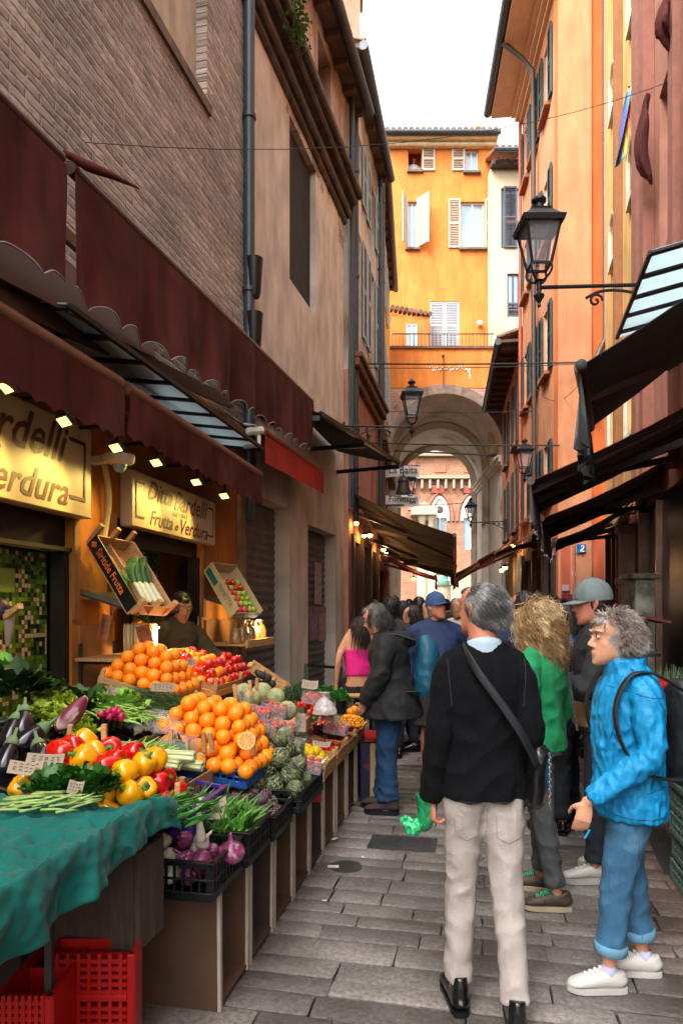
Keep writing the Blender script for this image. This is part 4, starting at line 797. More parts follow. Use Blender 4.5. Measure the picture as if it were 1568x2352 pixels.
# left awnings over the bar terraces
def big_awning(lab, WA, WB, OB, OA, mt, vm, drop=.32, arms=2, grp=None, sag=.06, ribs=0, vrip=.02):
 t = thing('awning', lab, 'awning', loc=WA, group=grp); WA, WB, OB, OA = map(Vector, (WA, WB, OB, OA))
 drape(t, 'canopy', WA, WB, OB, OA, mt, sag=sag)
 m = MB(); m.tube([OA, OB], .035, 10); m.build('front_bar', mat('brown_metal', '4a352c'), t, smooth=40)
 n = 24; G = np.zeros((n, 6, 3)); od = (OB - OA).normalized().cross(Vector((0, 0, 1)))
 for i in range(n):
  for j in range(6):
   u, v = i / (n - 1), j / 5; G[i, j] = OA.lerp(OB, u) + Vector((0, 0, -drop * v * (1 - .12 * abs(math.cos(i * 1.1))))) + od * vrip * v * math.sin(i * 1.7)
 m = MB(); m.sheet(G, .005); m.build('valance', vm, t, smooth=60)
 for k in range(arms):
  u = (k + .35) / arms; w0 = WA.lerp(WB, u) - Vector((0, 0, .28)); o0 = OA.lerp(OB, min(1, u + .12)); el = (w0 + o0) / 2 + (WB - WA).normalized() * .35 * (-1) ** k + Vector((0, 0, .02))
  m = MB(); m.bar(w0, el, .045, .06); m.bar(el, o0, .04, .05); m.build('arm', mat('grey_brown_arm', '5c4f48', rough=.5, metal=.4), t)
 for k in range(ribs):
  u = (k + .5) / ribs; m = MB(); m.bar(WA.lerp(WB, u) - Vector((0, 0, .05)), OA.lerp(OB, u) - Vector((0, 0, .04)), .05, .05); m.build('rib', mat('grey_brown_arm', '5c4f48'), t)
 return t
W_ = lambda Y, z, o=.03: FB.P(Y, o, z)
big_awning('nearest brown awning over the bars on the left with a red front valance', W_(11.9, 3.72), W_(15.3, 3.3), (2.5, 14.9, 2.45), (1.93, 11.55, 2.9), BRN, mat('dull_red_canvas', '8e2f28', rough=.85, var=.25), .42, 3, 'awnings over the bars on the left', ribs=2)
big_awning('second brown awning on the left, behind the red fronted one', W_(15.35, 3.25), FC.P(18.2, .03, 3.1), (2.95, 17.8, 2.45), (2.55, 15.1, 2.6), BRN, mat('dull_red_canvas', '8e2f28'), .35, 2, 'awnings over the bars on the left', ribs=2)
big_awning('small crimson awning low over the crowd on the left', FC.P(16.4, .03, 3.1), FC.P(20.8, .03, 3.1), (2.9, 20.6, 2.5), (2.25, 16.2, 2.42), CRIM, CRIM, .3, 1, 'awnings over the bars on the left', sag=.1)
# right: black-green awning, burgundy awnings, far brown awning
big_awning('black awning with a ragged drooping front, highest on the right', (2.73, 4.0, 3.98), (3.05, 5.3, 3.92), (1.97, 5.35, 3.06), (1.41, 4.0, 3.06), BLK, BLK, .5, 1, 'dark awnings on the right', sag=.03, vrip=.05)
m = MB(); m.sph((1.41, 3.97, 3.06), (.035, .02, .035)); tag(m.build('bar_end_cap', mat('mossy_cap', '26302a', rough=.7)), 'round greenish end cap of the black awning bar', 'end cap')
big_awning('burgundy awning with a pink lit rear edge, nearest on the right at head height', (3.03, 5.1, 3.4), (3.5, 6.9, 3.35), (1.98, 6.75, 2.62), (1.51, 5.4, 2.65), BURG2, BURG2, .34, 2, 'dark awnings on the right', ribs=3, sag=.04)
m = MB(); m.bar((3.48, 6.96, 3.36), (1.98, 6.82, 2.64), .03, .07); tag(m.build('awning_end_strip', mat('painted_lit_canvas', 'a05a5c', rough=.8)), 'dusty pink side edge strip between the two burgundy awnings', 'awning edge')  # light on the burgundy edge, put in as a pink colour
big_awning('second burgundy awning behind the pink edged one on the right', (3.55, 7.1, 3.28), (4.15, 9.4, 3.2), (2.78, 9.0, 2.62), (2.1, 7.1, 2.58), BURG2, BURG2, .36, 2, 'dark awnings on the right', ribs=4, sag=.05)
big_awning('third dark awning on the right in front of the salmon wall', (4.1, 9.5, 3.15), (4.7, 12.0, 3.1), (3.6, 11.6, 2.62), (3.0, 9.5, 2.6), BRN, BURG2, .22, 2, 'dark awnings on the right', ribs=2)
big_awning('brown awning over the shops just before the archway on the right', FE.P(16.2, .03, 3.45), FE.P(19.6, .03, 3.4), (3.35, 19.4, 2.45), (2.58, 16.0, 2.42), BRN, BURG2, .22, 2, 'far awnings on the right', ribs=3)
big_awning('short dark awning at the foot of the peach house', FD.P(12.9, .03, 3.3), FD.P(15.6, .03, 3.3), FD.P(15.6, 1.1, 2.75), FD.P(12.9, 1.1, 2.72), BRN, mat('dull_red_canvas', '8e2f28'), .22, 2, 'far awnings on the right')
# folded burgundy blinds on the dark red house
for k, (px_, y0, y1) in enumerate(((1500, 215, 425), (1552, -20, 110))):
 a, b = FG.px(px_, y0, .12), FG.px(px_, y1, .12); p = FG.P(a[0], .18, a[1]); q = FG.P(a[0], .15, b[1]); m = MB()
 m.loft([p, p.lerp(q, .3) + Vector((-.06, 0, 0)), p.lerp(q, .65) + Vector((-.1, 0, 0)), q], [(.012, .025), (.035, .08), (.045, .1), (.01, .02)], 12, sub=4)
 tag(remesh(m, 'folded_blind', BURG, None, .012, 1, lambda c: .02 * math.sin(c[1] * 60 + c[2] * 4) + .012 * noise.noise(Vector((c[1] * 20, c[0] * 20, c[2] * 3)))), ['bundled burgundy window blind on the dark red house, the lower one', 'bundled burgundy blind at the very top right corner'][k], 'blind')
# flag
t = thing('rainbow_flag', 'rainbow peace flag hanging from the yellow house', 'flag', M=Matrix.Translation(FG.P(9.6, .1, 9)))
cols = ['4a3a78', '2a5aa0', '4a98b8', '8ab0a0', 'd8b050', 'd87830', 'b83c28']
pt, pb = at_y(1443, 208, 9.3), at_y(1425, 372, 9.2)
for k, c_ in enumerate(cols):
 G = np.zeros((5, 16, 3))
 for i in range(5):
  for j in range(16):
   u, v = (k + i / 4) / 7, j / 15; c = pt.lerp(pb, v); G[i, j] = c + Vector(((u - .5) * .19 * (.15 + v * .9), .08 * math.sin(u * 9 + v * 5), .12 * (u - .5) * v))
 m = MB(); m.sheet(G, .003); m.build('stripe', mat('flag_' + c_, c_, rough=.7, var=.1), t, smooth=True)
m = MB(); m.bar(FG.P(9.85, .0, 9.25), pt + Vector((0, 0, .05)), .02); m.build('pole', METAL, t)
# ---- shop signs
SGN = mat('cream_sign_board', 'bca888', rough=.45, var=.06, scale=3, spec=.4); LET = mat('maroon_lettering', '4a120a', rough=.5)
def shop_sign(Ya, Yb, zb, zt, lab, o=.1):
 t = thing('shop_sign', lab, 'sign', M=WM(FS, Ya, zb), group='Ditta Bardelli shop signs'); m = MB(); fbox(m, FS, Ya, Yb, .003, o, zb, zt, bev=.008); m.build('board', SGN, t)
 H_ = zt - zb; L_ = (Yb - Ya) * FS.n; x0 = FS.P(Ya, o + .002, zb); d = FS.d; z = Vector((0, 0, 1)); m = MB()
 def T(s, u0, u1, v0, v1, sh=.4, b=.012): text_mb(m, s, x0 + d * (L_ * u0) + z * (H_ * v0), d, z, L_ * (u1 - u0), H_ * (v1 - v0), sh, b)
 T('Ditta', .15, .42, .56, .92); T('Bardelli', .44, .88, .52, .92); T('dal 1863', .42, .6, .40, .5, .15, 0); T('Frutta', .17, .42, .1, .38); T('e', .45, .49, .12, .24); T('Verdura', .52, .88, .08, .38); m.build('lettering', LET, t)
 m = MB()
 for u, sg in ((.035, 1), (.965, -1)):
  fb = lambda ua, ub, va, vb: fbox(m, FS, Ya + (Yb - Ya) * min(ua, ub), Ya + (Yb - Ya) * max(ua, ub), o + .001, o + .004, zb + H_ * va, zb + H_ * vb)
  fb(u, u + .008 * sg, .17, .83); fb(u + .008 * sg, u + .08 * sg, .17, .21); fb(u + .008 * sg, u + .08 * sg, .79, .83)
 m.build('border', LET, t)
shop_sign(2.3, 4.36, 2.2, 2.77, 'large cream shop sign reading Ditta Bardelli Frutta e Verdura, cut by the left edge'); shop_sign(4.86, 6.38, 2.22, 2.63, 'smaller cream shop sign reading Ditta Bardelli Frutta e Verdura over the doorway')
# ---- floodlights
HOT = emit_mat('flood_led', 'ffcf60', 1.1)
def flood(px_, py_, Y, tgt, e, lab):
 p = at_y(px_, py_, Y); t = thing('floodlight', lab, 'floodlight', loc=p, group='floodlights over the shop signs'); tgt = Vector(tgt); dr = (tgt - p).normalized()
 x = dr.cross(Vector((0, 0, 1))).normalized(); u = x.cross(dr); Rm = Matrix((x, u, -dr)).transposed()
 m = MB(); m.box(p, (.11, .075, .025), Rm, bev=.006); w_ = p - FS.o * .0 + Vector((0, 0, .13)); m.bar(p, w_, .02); m.bar(w_, w_ - FS.o * .26, .02); m.build('housing', BLACKP, t)
 m = MB(); m.box(p + dr * .017, (.085, .05, .004), Rm); m.build('led_panel', HOT, t)
 l = bpy.data.lights.new('flood_lamp', 'SPOT'); l.energy = e; l.color = (1, .7, .17); l.spot_size = R(80); l.spot_blend = .8; l.shadow_soft_size = .05
 o = bpy.data.objects.new('flood_lamp', l); COL.objects.link(o); o.parent = t; o.matrix_world = Matrix.Translation(p + dr * .05) @ Rm.to_4x4(); o.location = ROT[t.name].inverted() @ (p + dr * .05); o.rotation_euler = Rm.to_euler()
for k, (x, y, Yt, lab) in enumerate(((22, 886, 3.75, 'floodlight nearest the camera over the large sign'), (152, 965, 4.25, 'second floodlight over the large sign'), (270, 1026, 4.6, 'floodlight over the ochre wall between the two signs'), (362, 1060, 5.3, 'floodlight over the left half of the small sign'), (453, 1105, 5.95, 'floodlight over the right half of the small sign'), (517, 1137, 6.75, 'last floodlight over the ochre wall before the grey shutter'))):
 fo = .36; Y = FS.Yp(x, fo); flood(x, y, Y, FS.P(Y - .45, .12, 2.05), 9, lab)
for (x, y, z_) in ((0, 0, 0),):   # one small lamp under each display shelf
 for Y, o_, zz, lab in ((4.75, .35, 1.5, 'small lamp under the display shelf by the doorway'), (6.75, .4, 1.52, 'small lamp under the shelf with the bags'), (4.85, .5, 1.22, 'small lamp under the wooden shelf')):
  p = FS.P(Y, o_, zz); t = thing('shelf_lamp', lab, 'lamp', loc=p, group='small warm shelf lamps'); m = MB(); m.lathe([(.022, .012), (.026, 0)], p, 10); m.build('housing', METAL, t); m = MB(); m.sph(p - Vector((0, 0, .004)), (.018, .018, .01)); m.build('bulb', emit_mat('shelf_led', 'ffd890', 20), t)
  l = bpy.data.lights.new('shelf_light', 'POINT'); l.energy = 4; l.color = (1, .7, .3); l.shadow_soft_size = .03; o = bpy.data.objects.new('shelf_light', l); COL.objects.link(o); o.location = p - Vector((0, 0, .06))
# cameras, conduit
t = thing('dome_camera', 'white dome security camera between the shop signs', 'security camera', M=Matrix.Translation(at_y(275, 1065, 4.6))); Y = FS.Yp(275, .2); c = at_y(275, 1056, Y); WHT = mat('white_plastic', 'd8d2c2', rough=.4, var=.05)
m = MB(); m.lathe([(.05, -.035), (.09, -.02), (.1, .0), (.1, .03), (.06, .04)], c, 20); m.bar(c + Vector((0, 0, .02)), c - FS.o * .2, .05); m.build('housing', WHT, t, smooth=40); m = MB(); m.sph(c - Vector((0, 0, .035)), .05); m.build('dome', GLASS, t, smooth=True)
t = thing('bullet_camera', 'white bullet security camera under the end of the burgundy awning', 'security camera', M=Matrix.Translation(at_y(590, 995, 6.6))); c = at_y(588, 992, 6.5)
m = MB(); m.bar(c - Vector((.1, 0, 0)), c + Vector((.08, 0, .02)), .07, .07, bev=.02); m.bar(c + Vector((0, 0, .06)), c + Vector((-.12, .0, .075)), .05, .012); m.build('housing', WHT, t); m = MB(); m.bar(c + Vector((.03, 0, -.03)), c + Vector((.03, 0, -.12)), .03); m.bar(c + Vector((.03, 0, -.12)), c + Vector((-.12, .05, -.14)), .03); m.build('bracket', WHT, t)
m = MB(); pts = [FS.P(4.62, .03, 2.62), FS.P(4.66, .04, 2.4), FS.P(4.64, .03, 2.2), FS.P(4.58, .04, 2.05)]; m.loft(pts, [.022] * 4, 8, sub=8); tag(m.build('conduit', mat('corrugated_conduit', 'b8a878', rough=.6), smooth=40), 'pale corrugated conduit beside the doorway', 'conduit')
# ---- street lanterns
LG = None
def lantern_glass():
 m, nt, b, N, Lk = nodes('lantern_glass'); b.inputs['Base Color'].default_value = (.8, .85, .9, 1); b.inputs['Roughness'].default_value = .05; tr = N('ShaderNodeBsdfTransparent'); mx = N('ShaderNodeMixShader'); mx.inputs[0].default_value = .85; Lk(b.outputs[0], mx.inputs[1]); Lk(tr.outputs[0], mx.inputs[2]); Lk(mx.outputs[0], nt.nodes['Material Output'].inputs[0]); return m
LG = lantern_glass()
def lantern(p, s, lab, wallp):
 """p: bottom of the cradle; wallp: where the bracket meets the wall"""
 p = Vector(p); t = thing('street_lantern', lab, 'street lamp', loc=p, group='iron street lanterns'); m = MB(); V = lambda x, y, z: p + Vector((x, y, z)) * s
 tw, bw_, zb, zt = .17, .095, .12, .52
 for sx, sy in ((-1, -1), (1, -1), (1, 1), (-1, 1)):
  m.bar(V(sx * bw_, sy * bw_, zb), V(sx * tw, sy * tw, zt), .022 * s)
  m.loft([V(sx * bw_, sy * bw_, zb), V(sx * .1, sy * .1, .05), V(sx * .05, sy * .05, -.02), V(0, 0, -.03)], [.012 * s] * 4, 6, sub=3)
 for z, w_ in ((zb, bw_), (zt, tw)):
  for a, b in (((-1, -1), (1, -1)), ((1, -1), (1, 1)), ((1, 1), (-1, 1)), ((-1, 1), (-1, -1))): m.bar(V(a[0] * w_, a[1] * w_, z), V(b[0] * w_, b[1] * w_, z), .022 * s)
 m.build('frame', METAL, t)
 m = MB(); r2 = math.sqrt(2); rot = Matrix.Rotation(R(45), 3, 'Z'); m.lathe([(k * s, z * s) for k, z in ((.2 * r2, .5), (.215 * r2, .55), (.17 * r2, .58), (.1 * r2, .66), (.105 * r2, .68), (.06 * r2, .70))], p, 4, rot); m.lathe([(k * s, z * s) for k, z in ((.05, .69), (.045, .75), (.075, .78), (.075, .80), (.03, .84), (.012, .86), (.0, .88))], p, 12); m.build('roof', METAL, t)
 for a, b in (((-1, -1), (1, -1)), ((1, -1), (1, 1)), ((1, 1), (-1, 1)), ((-1, 1), (-1, -1))):
  m = MB(); m.add([V(a[0] * bw_, a[1] * bw_, zb), V(b[0] * bw_, b[1] * bw_, zb), V(b[0] * tw, b[1] * tw, zt), V(a[0] * tw, a[1] * tw, zt)], [(0, 1, 2, 3)]); m.build('glass_pane', LG, t)
 m = MB(); m.box(V(0, 0, .49), (.2 * s, .2 * s, .05 * s), bev=.02); m.build('lamp_tray', mat('grey_tray', '6c6c6c', rough=.5), t)
 m = MB(); m.lathe([(k * s, z * s) for k, z in ((0, -.3), (.02, -.28), (.012, -.25), (.05, -.19), (.055, -.17), (.025, -.15), (.025, -.03), (.045, -.02), (.0, 0))], p, 12); m.build('finial', METAL, t, smooth=40)
 m = MB(); a = p + Vector((0, 0, -.09)) * s; b = Vector(wallp); b.z = a.z + .04; d = (b - a); L = d.length; d.normalize(); m.tube([a, b], .02 * s, 8); z = Vector((0, 0, 1))
 cur = [a + d * (L * u) + z * v * s for u, v in ((.3, -.12), (.38, -.06), (.5, -.05), (.65, -.1), (.82, -.2), (1, -.34))]; m.loft(cur, [.016 * s] * 6, 6, sub=5)
 def scroll(c, r, tn, sg=1, st=0): m.loft([c + (d * math.cos(st + sg * q * .6) + z * math.sin(st + sg * q * .6)) * (r * (1 - q / (tn * 11))) for q in range(int(tn * 10))], [.014 * s] * int(tn * 10), 6)
 scroll(a + d * (L * .36) - z * .15 * s, .075 * s, 1.4); scroll(a + d * (L * .8) - z * .085 * s, .06 * s, 1.3, -1); scroll(a + d * (L * .93) - z * .1 * s, .05 * s, 1.2, 1, 1); scroll(a + d * (L * .66) - z * .05 * s, .035 * s, 1.2, -1)
 m.bar(b - z * .4 * s, b + z * .08 * s, .03 * s, .05 * s); m.build('bracket', METAL, t)
def lant(px_, py_, Y, s, lab, fr): p = at_y(px_, py_, Y); p = p if s is None else p; lantern(p, s, lab, fr.P(Y + (0 if fr.side < 0 else .1), .0, p.z))
lant(1237, 640, 6.3, .92, 'large iron street lantern on a scrolled bracket, nearest, in front of the orange wall', FG)
lant(945, 970, 11.5, .86, 'iron lantern on a long scrolled bracket at the left, before the arch', FB)
lant(1204, 1085, 14.4, .85, 'iron lantern on the peach house, left of the awning', FD)
lant(941, 1137, 19.5, .85, 'small iron lantern in front of the hanging bell sign', FC)
lant(1080, 1195, 20.5, .8, 'smallest iron lantern, inside the archway on the right', FE)
# ---- hanging signs
t = thing('hanging_sign', 'hanging pale sign with La Baita and Formaggi in black letter and a dark bell shape', 'sign', M=Matrix.Translation(at_y(925, 1110, 17)))
BN = mat('pale_banner', 'e4e0dc', rough=.7, var=.08); BL = mat('black_letter_paint', '141214', rough=.5); DKB = mat('dark_figure', '2c2420', rough=.6)
for y0, y1, s_, sg in ((1072, 1095, 'La Baita', 1), (1136, 1160, 'Formaggi', -1)):
 a, b = at_y(885, y1, 17), at_y(962, y0, 17); W, Hh = b.x - a.x, b.z - a.z; G = np.zeros((16, 4, 3))
 for i in range(16):
  for j in range(4): u = i / 15; G[i, j] = (a.x + W * u, 17 + .03 * math.sin(u * 6), a.z + Hh * (j / 3) + sg * .04 * math.sin(u * 3.14) - .02)
 m = MB(); m.sheet(G, .01); m.build('banner', BN, t, smooth=60); m = MB(); text_mb(m, s_, (a.x + W * .1, 16.93, a.z + Hh * .18 + sg * .02), (1, 0, 0), (0, 0, 1), W * .84, Hh * .75, 0, .012); m.build('lettering', BL, t)
c = at_y(926, 1134, 17); m = MB(); m.lathe([(.0, 0), (.2, 0), (.19, .05), (.14, .2), (.13, .3), (.15, .31), (.12, .36), (.08, .42), (.02, .47), (.02, .52)], c, 16); m.build('bell_figure', DKB, t, smooth=40)
m = MB(); p = at_y(965, 1160, 17); q = FC.P(17, 0, p.z); m.bar(p, q, .025); m.bar(at_y(965, 1070, 17), FC.P(17, 0, at_y(965, 1070, 17).z), .02)
for k in range(5): cc = at_y(893 + k * 16, 1066 + (k % 2) * 4, 17); m.loft([cc + Vector((.06 * math.cos(a_ * .7), 0, .06 * math.sin(a_ * .7))) * (1 - a_ / 14) for a_ in range(12)], [.007] * 12, 5)
m.build('bracket', METAL, t)
# ---- overhead cables
CAB = mat('cable_black', '2a2826', rough=.7)
def cable(pts, r, lab, sag=.1):
 P_ = [at_y(*p) for p in pts]; out = []
 for a, b in zip(P_, P_[1:]):
  for k in range(12): t = k / 12; q = a.lerp(b, t); q.z -= sag * 4 * t * (1 - t); out.append(q)
 out.append(P_[-1]); m = MB(); m.tube(out, r, 5); tag(m.build('overhead_cable', CAB), lab, 'cable', 'cables strung across the alley')
cable([(195, 327, 4.6), (1568, 175, 7.0)], .003, 'thin wire crossing the sky from the brick wall to the red house', .3)
cable([(820, 835, 12.5), (1345, 832, 12.3)], .016, 'thick cable bundle crossing in front of the graffiti', .02)
cable([(830, 845, 12.5), (1330, 836, 12.3)], .008, 'thin cable just below the thick cable bundle', .03)
cable([(880, 945, 16), (1235, 945, 14.5)], .008, 'cable crossing the top of the arch opening', .02)
cable([(850, 1017, 14), (1285, 1023, 12.4)], .014, 'cable crossing at the level of the far arch crown', .02)
cable([(1200, 840, 14), (1330, 880, 12)], .006, 'slack cable hanging on the peach wall', .5)
cable([(905, 1035, 21.9), (1140, 1046, 21.9)], .03, 'iron tie rod across the vault', 0)
cable([(960, 1160, 17), (1075, 1154, 21)], .01, 'wire behind the hanging sign', .02)
# wall-mounted warm bar lights in the far bars
def glow(px_, py_, Y, r, lab, e=6, c='ffb050'):
 p = at_y(px_, py_, Y); t = thing('bar_lamp', lab, 'lamp', loc=p, group='warm lamps in the bars'); m = MB(); m.lathe([(.5 * r, 1.1 * r), (1.2 * r, .5 * r), (1.25 * r, 0)], p + Vector((0, 0, r * .2)), 10); m.bar(p + Vector((0, 0, r)), p + Vector((0, 0, r * 3)), .015); m.build('shade', METAL, t); m = MB(); m.sph(p, r, 10, 6); m.build('bulb', emit_mat('bulb_' + c, c, 14), t)
 l = bpy.data.lights.new('bar_light', 'POINT'); l.energy = e * .12; l.color = (1, .6, .25); l.shadow_soft_size = r; o = bpy.data.objects.new('bar_light', l); COL.objects.link(o); o.location = p - Vector((0, .1, r * 1.6))
for k, (x, y, Y, r, e) in enumerate(((849, 1229, 13, .05, 12), (836, 1230, 13, .045, 0), (880, 1262, 15, .05, 14), (885, 1271, 16, .06, 8), (949, 1329, 17.5, .045, 10), (1159, 1303, 17, .06, 10), (1151, 1309, 17.5, .06, 10), (1178, 1252, 16.5, .05, 8), (818, 1202, 12.3, .04, 6))):
 glow(x, y, Y, r, ['warm bulb in the left bar, brighter of the close pair', 'warm bulb in the left bar, dimmer of the close pair', 'bulb on the left bar front below the awning arm', 'yellow bulb beside the crimson awning', 'single bulb hanging under the crimson awning', 'right one of two round bulbs on the right shops', 'left one of two round bulbs on the right shops', 'flat lamp under the right far awning', 'small orange lamp nearest on the left bar'][k], e)
# ================================================================ THE STALL
rs = random.Random(11); SRZ = -math.atan(.206)      # crate frame: x towards the street, y away along it
def CM(c, tilt=0, rz=0): return Matrix.Translation(Vector(c)) @ Matrix.Rotation(SRZ + rz, 4, 'Z') @ Matrix.Rotation(R(tilt), 4, 'Y')
PURP = mat('purple_plastic', '3c2470', rough=.4, var=.15); BLUEP = mat('blue_plastic', '1d4a8c', rough=.4, var=.15); REDP = mat('red_plastic', '9c0c0a', rough=.4, var=.15, spec=.4)
def plastic_crate(M, W, L, H, mt, name, lab, grp=None, sl=.035, t=.012, closed=False):
 m = MB(); m.T = M; m.box((0, 0, .006), (W, L, .012))
 for sx in (-1, 1):
  for sy in (-1, 1): m.box((sx * (W / 2 - t), sy * (L / 2 - t), H / 2), (t * 2.2, t * 2.2, H), bev=.003)
 for z, h in ((H - .009, .018), (.02, .03), (H * .55, .008)):
  m.box((0, -L / 2, z), (W, t, h), bev=.002); m.box((0, L / 2, z), (W, t, h), bev=.002); m.box((-W / 2, 0, z), (t, L, h), bev=.002); m.box((W / 2, 0, z), (t, L, h), bev=.002)
 m.box((0, -L / 2, H), (W + .02, t * 2, .008), bev=.002); m.box((W / 2, 0, H), (t * 2, L + .02, .008), bev=.002)
 x = -W / 2 + sl
 while x < W / 2: m.box((x, -L / 2, H / 2), (.008, t * .8, H)); m.box((x, L / 2, H / 2), (.008, t * .8, H)); x += sl
 y = -L / 2 + sl
 while y < L / 2: m.box((W / 2, y, H / 2), (t * .8, .008, H)); m.box((-W / 2, y, H / 2), (t * .8, .008, H)); y += sl
 if closed: m.box((0, -L / 2 + .02, H / 2), (W - .02, .004, H * .9)); m.box((W / 2 - .02, 0, H / 2), (.004, L - .02, H * .9))
 return tag(m.build(name, mt, M=M), lab, 'crate', grp)
def wooden_crate(M, W, L, H, lab, grp=None, mt=None, post=.03, name='wooden_crate'):
 m = MB(); m.T = M; mt = mt or WOOD; m.box((0, 0, .004), (W, L, .008)); n = 2
 for k in range(n):
  z = H * (k + .5) / n; h = H / n * .86
  m.box((0, -L / 2, z), (W, .006, h)); m.box((0, L / 2, z), (W, .006, h)); m.box((-W / 2, 0, z), (.006, L, h)); m.box((W / 2, 0, z), (.006, L, h))
 for sx in (-1, 1):
  for sy in (-1, 1): m.box((sx * (W / 2 - .016), sy * (L / 2 - .016), (H + post) / 2), (.026, .026, H + post), bev=.003)
 return tag(m.build(name, mt, M=M), lab, 'crate', grp)
# ---- produce prototypes (built at the origin, then moved)
def seg_obj(m, name, mt, smooth=True, parent=None): return m.build(name, mt, parent, smooth=smooth)
ORG = mat('orange_peel', 'f68a12', rough=.38, var=.1, scale=8, bump=.0012, bscale=160, spec=.5, rv=.12, sss=.05)
def p_orange():
 m = MB(); m.lathe([(0, -.0405), (.012, -.040), (.026, -.032), (.037, -.018), (.0415, 0), (.038, .017), (.028, .031), (.013, .039), (.004, .0385), (0, .037)], n=18); o = seg_obj(m, 'orange', ORG); return o
STEM = mat('green_stem', '4e7a24', rough=.6, var=.25)
def p_pepper(nm, mt, lobes=4, tall=1.0):
 t = thing(nm, 'x', 'pepper'); m = MB(); n = 28; prof = [(0, -.034), (.02, -.044), (.036, -.034), (.042, -.01), (.045, .014), (.04, .034), (.026, .043), (.012, .036), (0, .033)]
 vs = []
 for r_, z in prof:
  for k in range(n):
   a = 2 * math.pi * k / n; f = 1 + .13 * abs(math.cos(lobes * a / 2)) ** .6 - .09; f = 1 + (f - 1) * min(1, r_ / .02); vs.append((r_ * f * math.cos(a), r_ * f * math.sin(a), z * tall))
 m.add(vs, [(i * n + k, i * n + (k + 1) % n, (i + 1) * n + (k + 1) % n, (i + 1) * n + k) for i in range(len(prof) - 1) for k in range(n)]); m.build('flesh', mt, t, smooth=True)
 m = MB(); m.loft([(0, 0, .03 * tall), (.002, 0, .045 * tall), (.008, .002, .062 * tall)], [.009, .006, .007], 8); m.lathe([(.018, .036 * tall), (.012, .041 * tall), (0, .043 * tall)], n=10); m.build('stem', STEM, t, smooth=True); return t
YEL = mat('yellow_pepper_skin', 'f0a404', rough=.16, var=.1, spec=.6, coat=.4, rv=.1); REDS = mat('red_pepper_skin', 'c8100c', rough=.16, var=.12, spec=.6, coat=.4, rv=.12); TOM = mat('tomato_skin', 'd42410', rough=.2, var=.15, spec=.5, coat=.3, rv=.2)
def p_tomato(r=.022, mt=None, nm='tomato'):
 m = MB(); m.sph((0, 0, 0), (r, r, r * .88), 12, 8); m.mi = [0] * len(m.f); k0 = len(m.f)
 for k in range(5): a = k * 1.257; m.add([(0, 0, r * .9), (.3 * r * math.cos(a + .4), .3 * r * math.sin(a + .4), r * .93), (.75 * r * math.cos(a), .75 * r * math.sin(a), r * .78), (.3 * r * math.cos(a - .4), .3 * r * math.sin(a - .4), r * .93)], [(0, 1, 2, 3)], mi=1)
 return m.build(nm, [mt or TOM, STEM], smooth=True)
def p_artichoke(nm, mt, s=1.0):
 m = MB(); m.sph((0, 0, 0), (.034 * s, .034 * s, .042 * s), 10, 8); rr = random.Random(4); rows = 8
 for j in range(rows):
  th = R(165 - j * 19); nn = 9 if 1 < j < 6 else 6
  for k in range(nn):
   a = 2 * math.pi * (k + .5 * (j % 2)) / nn + rr.uniform(-.06, .06); out = Vector((math.cos(a), math.sin(a), 0)); tg = Vector((-math.sin(a), math.cos(a), 0))
   b = out * (math.sin(th) * .036 * s) + Vector((0, 0, math.cos(th) * .042 * s)); th2 = th - .55; tip = out * (math.sin(max(th2, .12)) * .045 * s) + Vector((0, 0, math.cos(max(th2, .12)) * .055 * s)); mid = (b + tip) / 2 + out * .008 * s + Vector((0, 0, .002)); w_ = .018 * s * (1 - .06 * j)
   m.add([b - tg * w_ * .6, b + tg * w_ * .6, mid + tg * w_, tip + out * .002, mid - tg * w_, mid + out * .004 * s], [(0, 1, 5), (1, 2, 5), (2, 3, 5), (3, 4, 5), (4, 0, 5)])
 m.loft([(0, 0, -.04 * s), (.002, 0, -.06 * s), (.004, 0, -.075 * s)], [.012 * s, .01 * s, .011 * s], 8); return m.build(nm, mt, smooth=45)
ART = mat('artichoke_bract', '66704a', rough=.6, var=.4, scale=60, rv=.35, col2='5b4d4c', c2t=.6); ARTP = mat('purple_artichoke_bract', '6c5058', rough=.6, var=.4, scale=50, rv=.35, col2='5d6642', c2t=.58)
def p_onion(nm, mt, r=.04):
 m = MB(); m.lathe([(0, -.8 * r), (.3 * r, -.78 * r), (.85 * r, -.45 * r), (1.05 * r, 0), (.9 * r, .42 * r), (.45 * r, .75 * r), (.18 * r, 1.1 * r), (.14 * r, 1.6 * r), (.05 * r, 1.75 * r), (0, 1.7 * r)], n=16)
 for k in range(7): a = k; m.tube([(0, 0, -.78 * r), (.2 * r * math.cos(a), .2 * r * math.sin(a), -.95 * r)], .0015, 4)
 return m.build(nm, mt, smooth=True)
ONI = mat('red_onion_skin', '8e3a66', rough=.25, var=.3, scale=25, stretch=(6, 6, .6), rv=.35, coat=.3, col2='c9a0b8', c2t=.62); WON = mat('white_onion_skin', 'd8d0bc', rough=.4, var=.12, rv=.1)
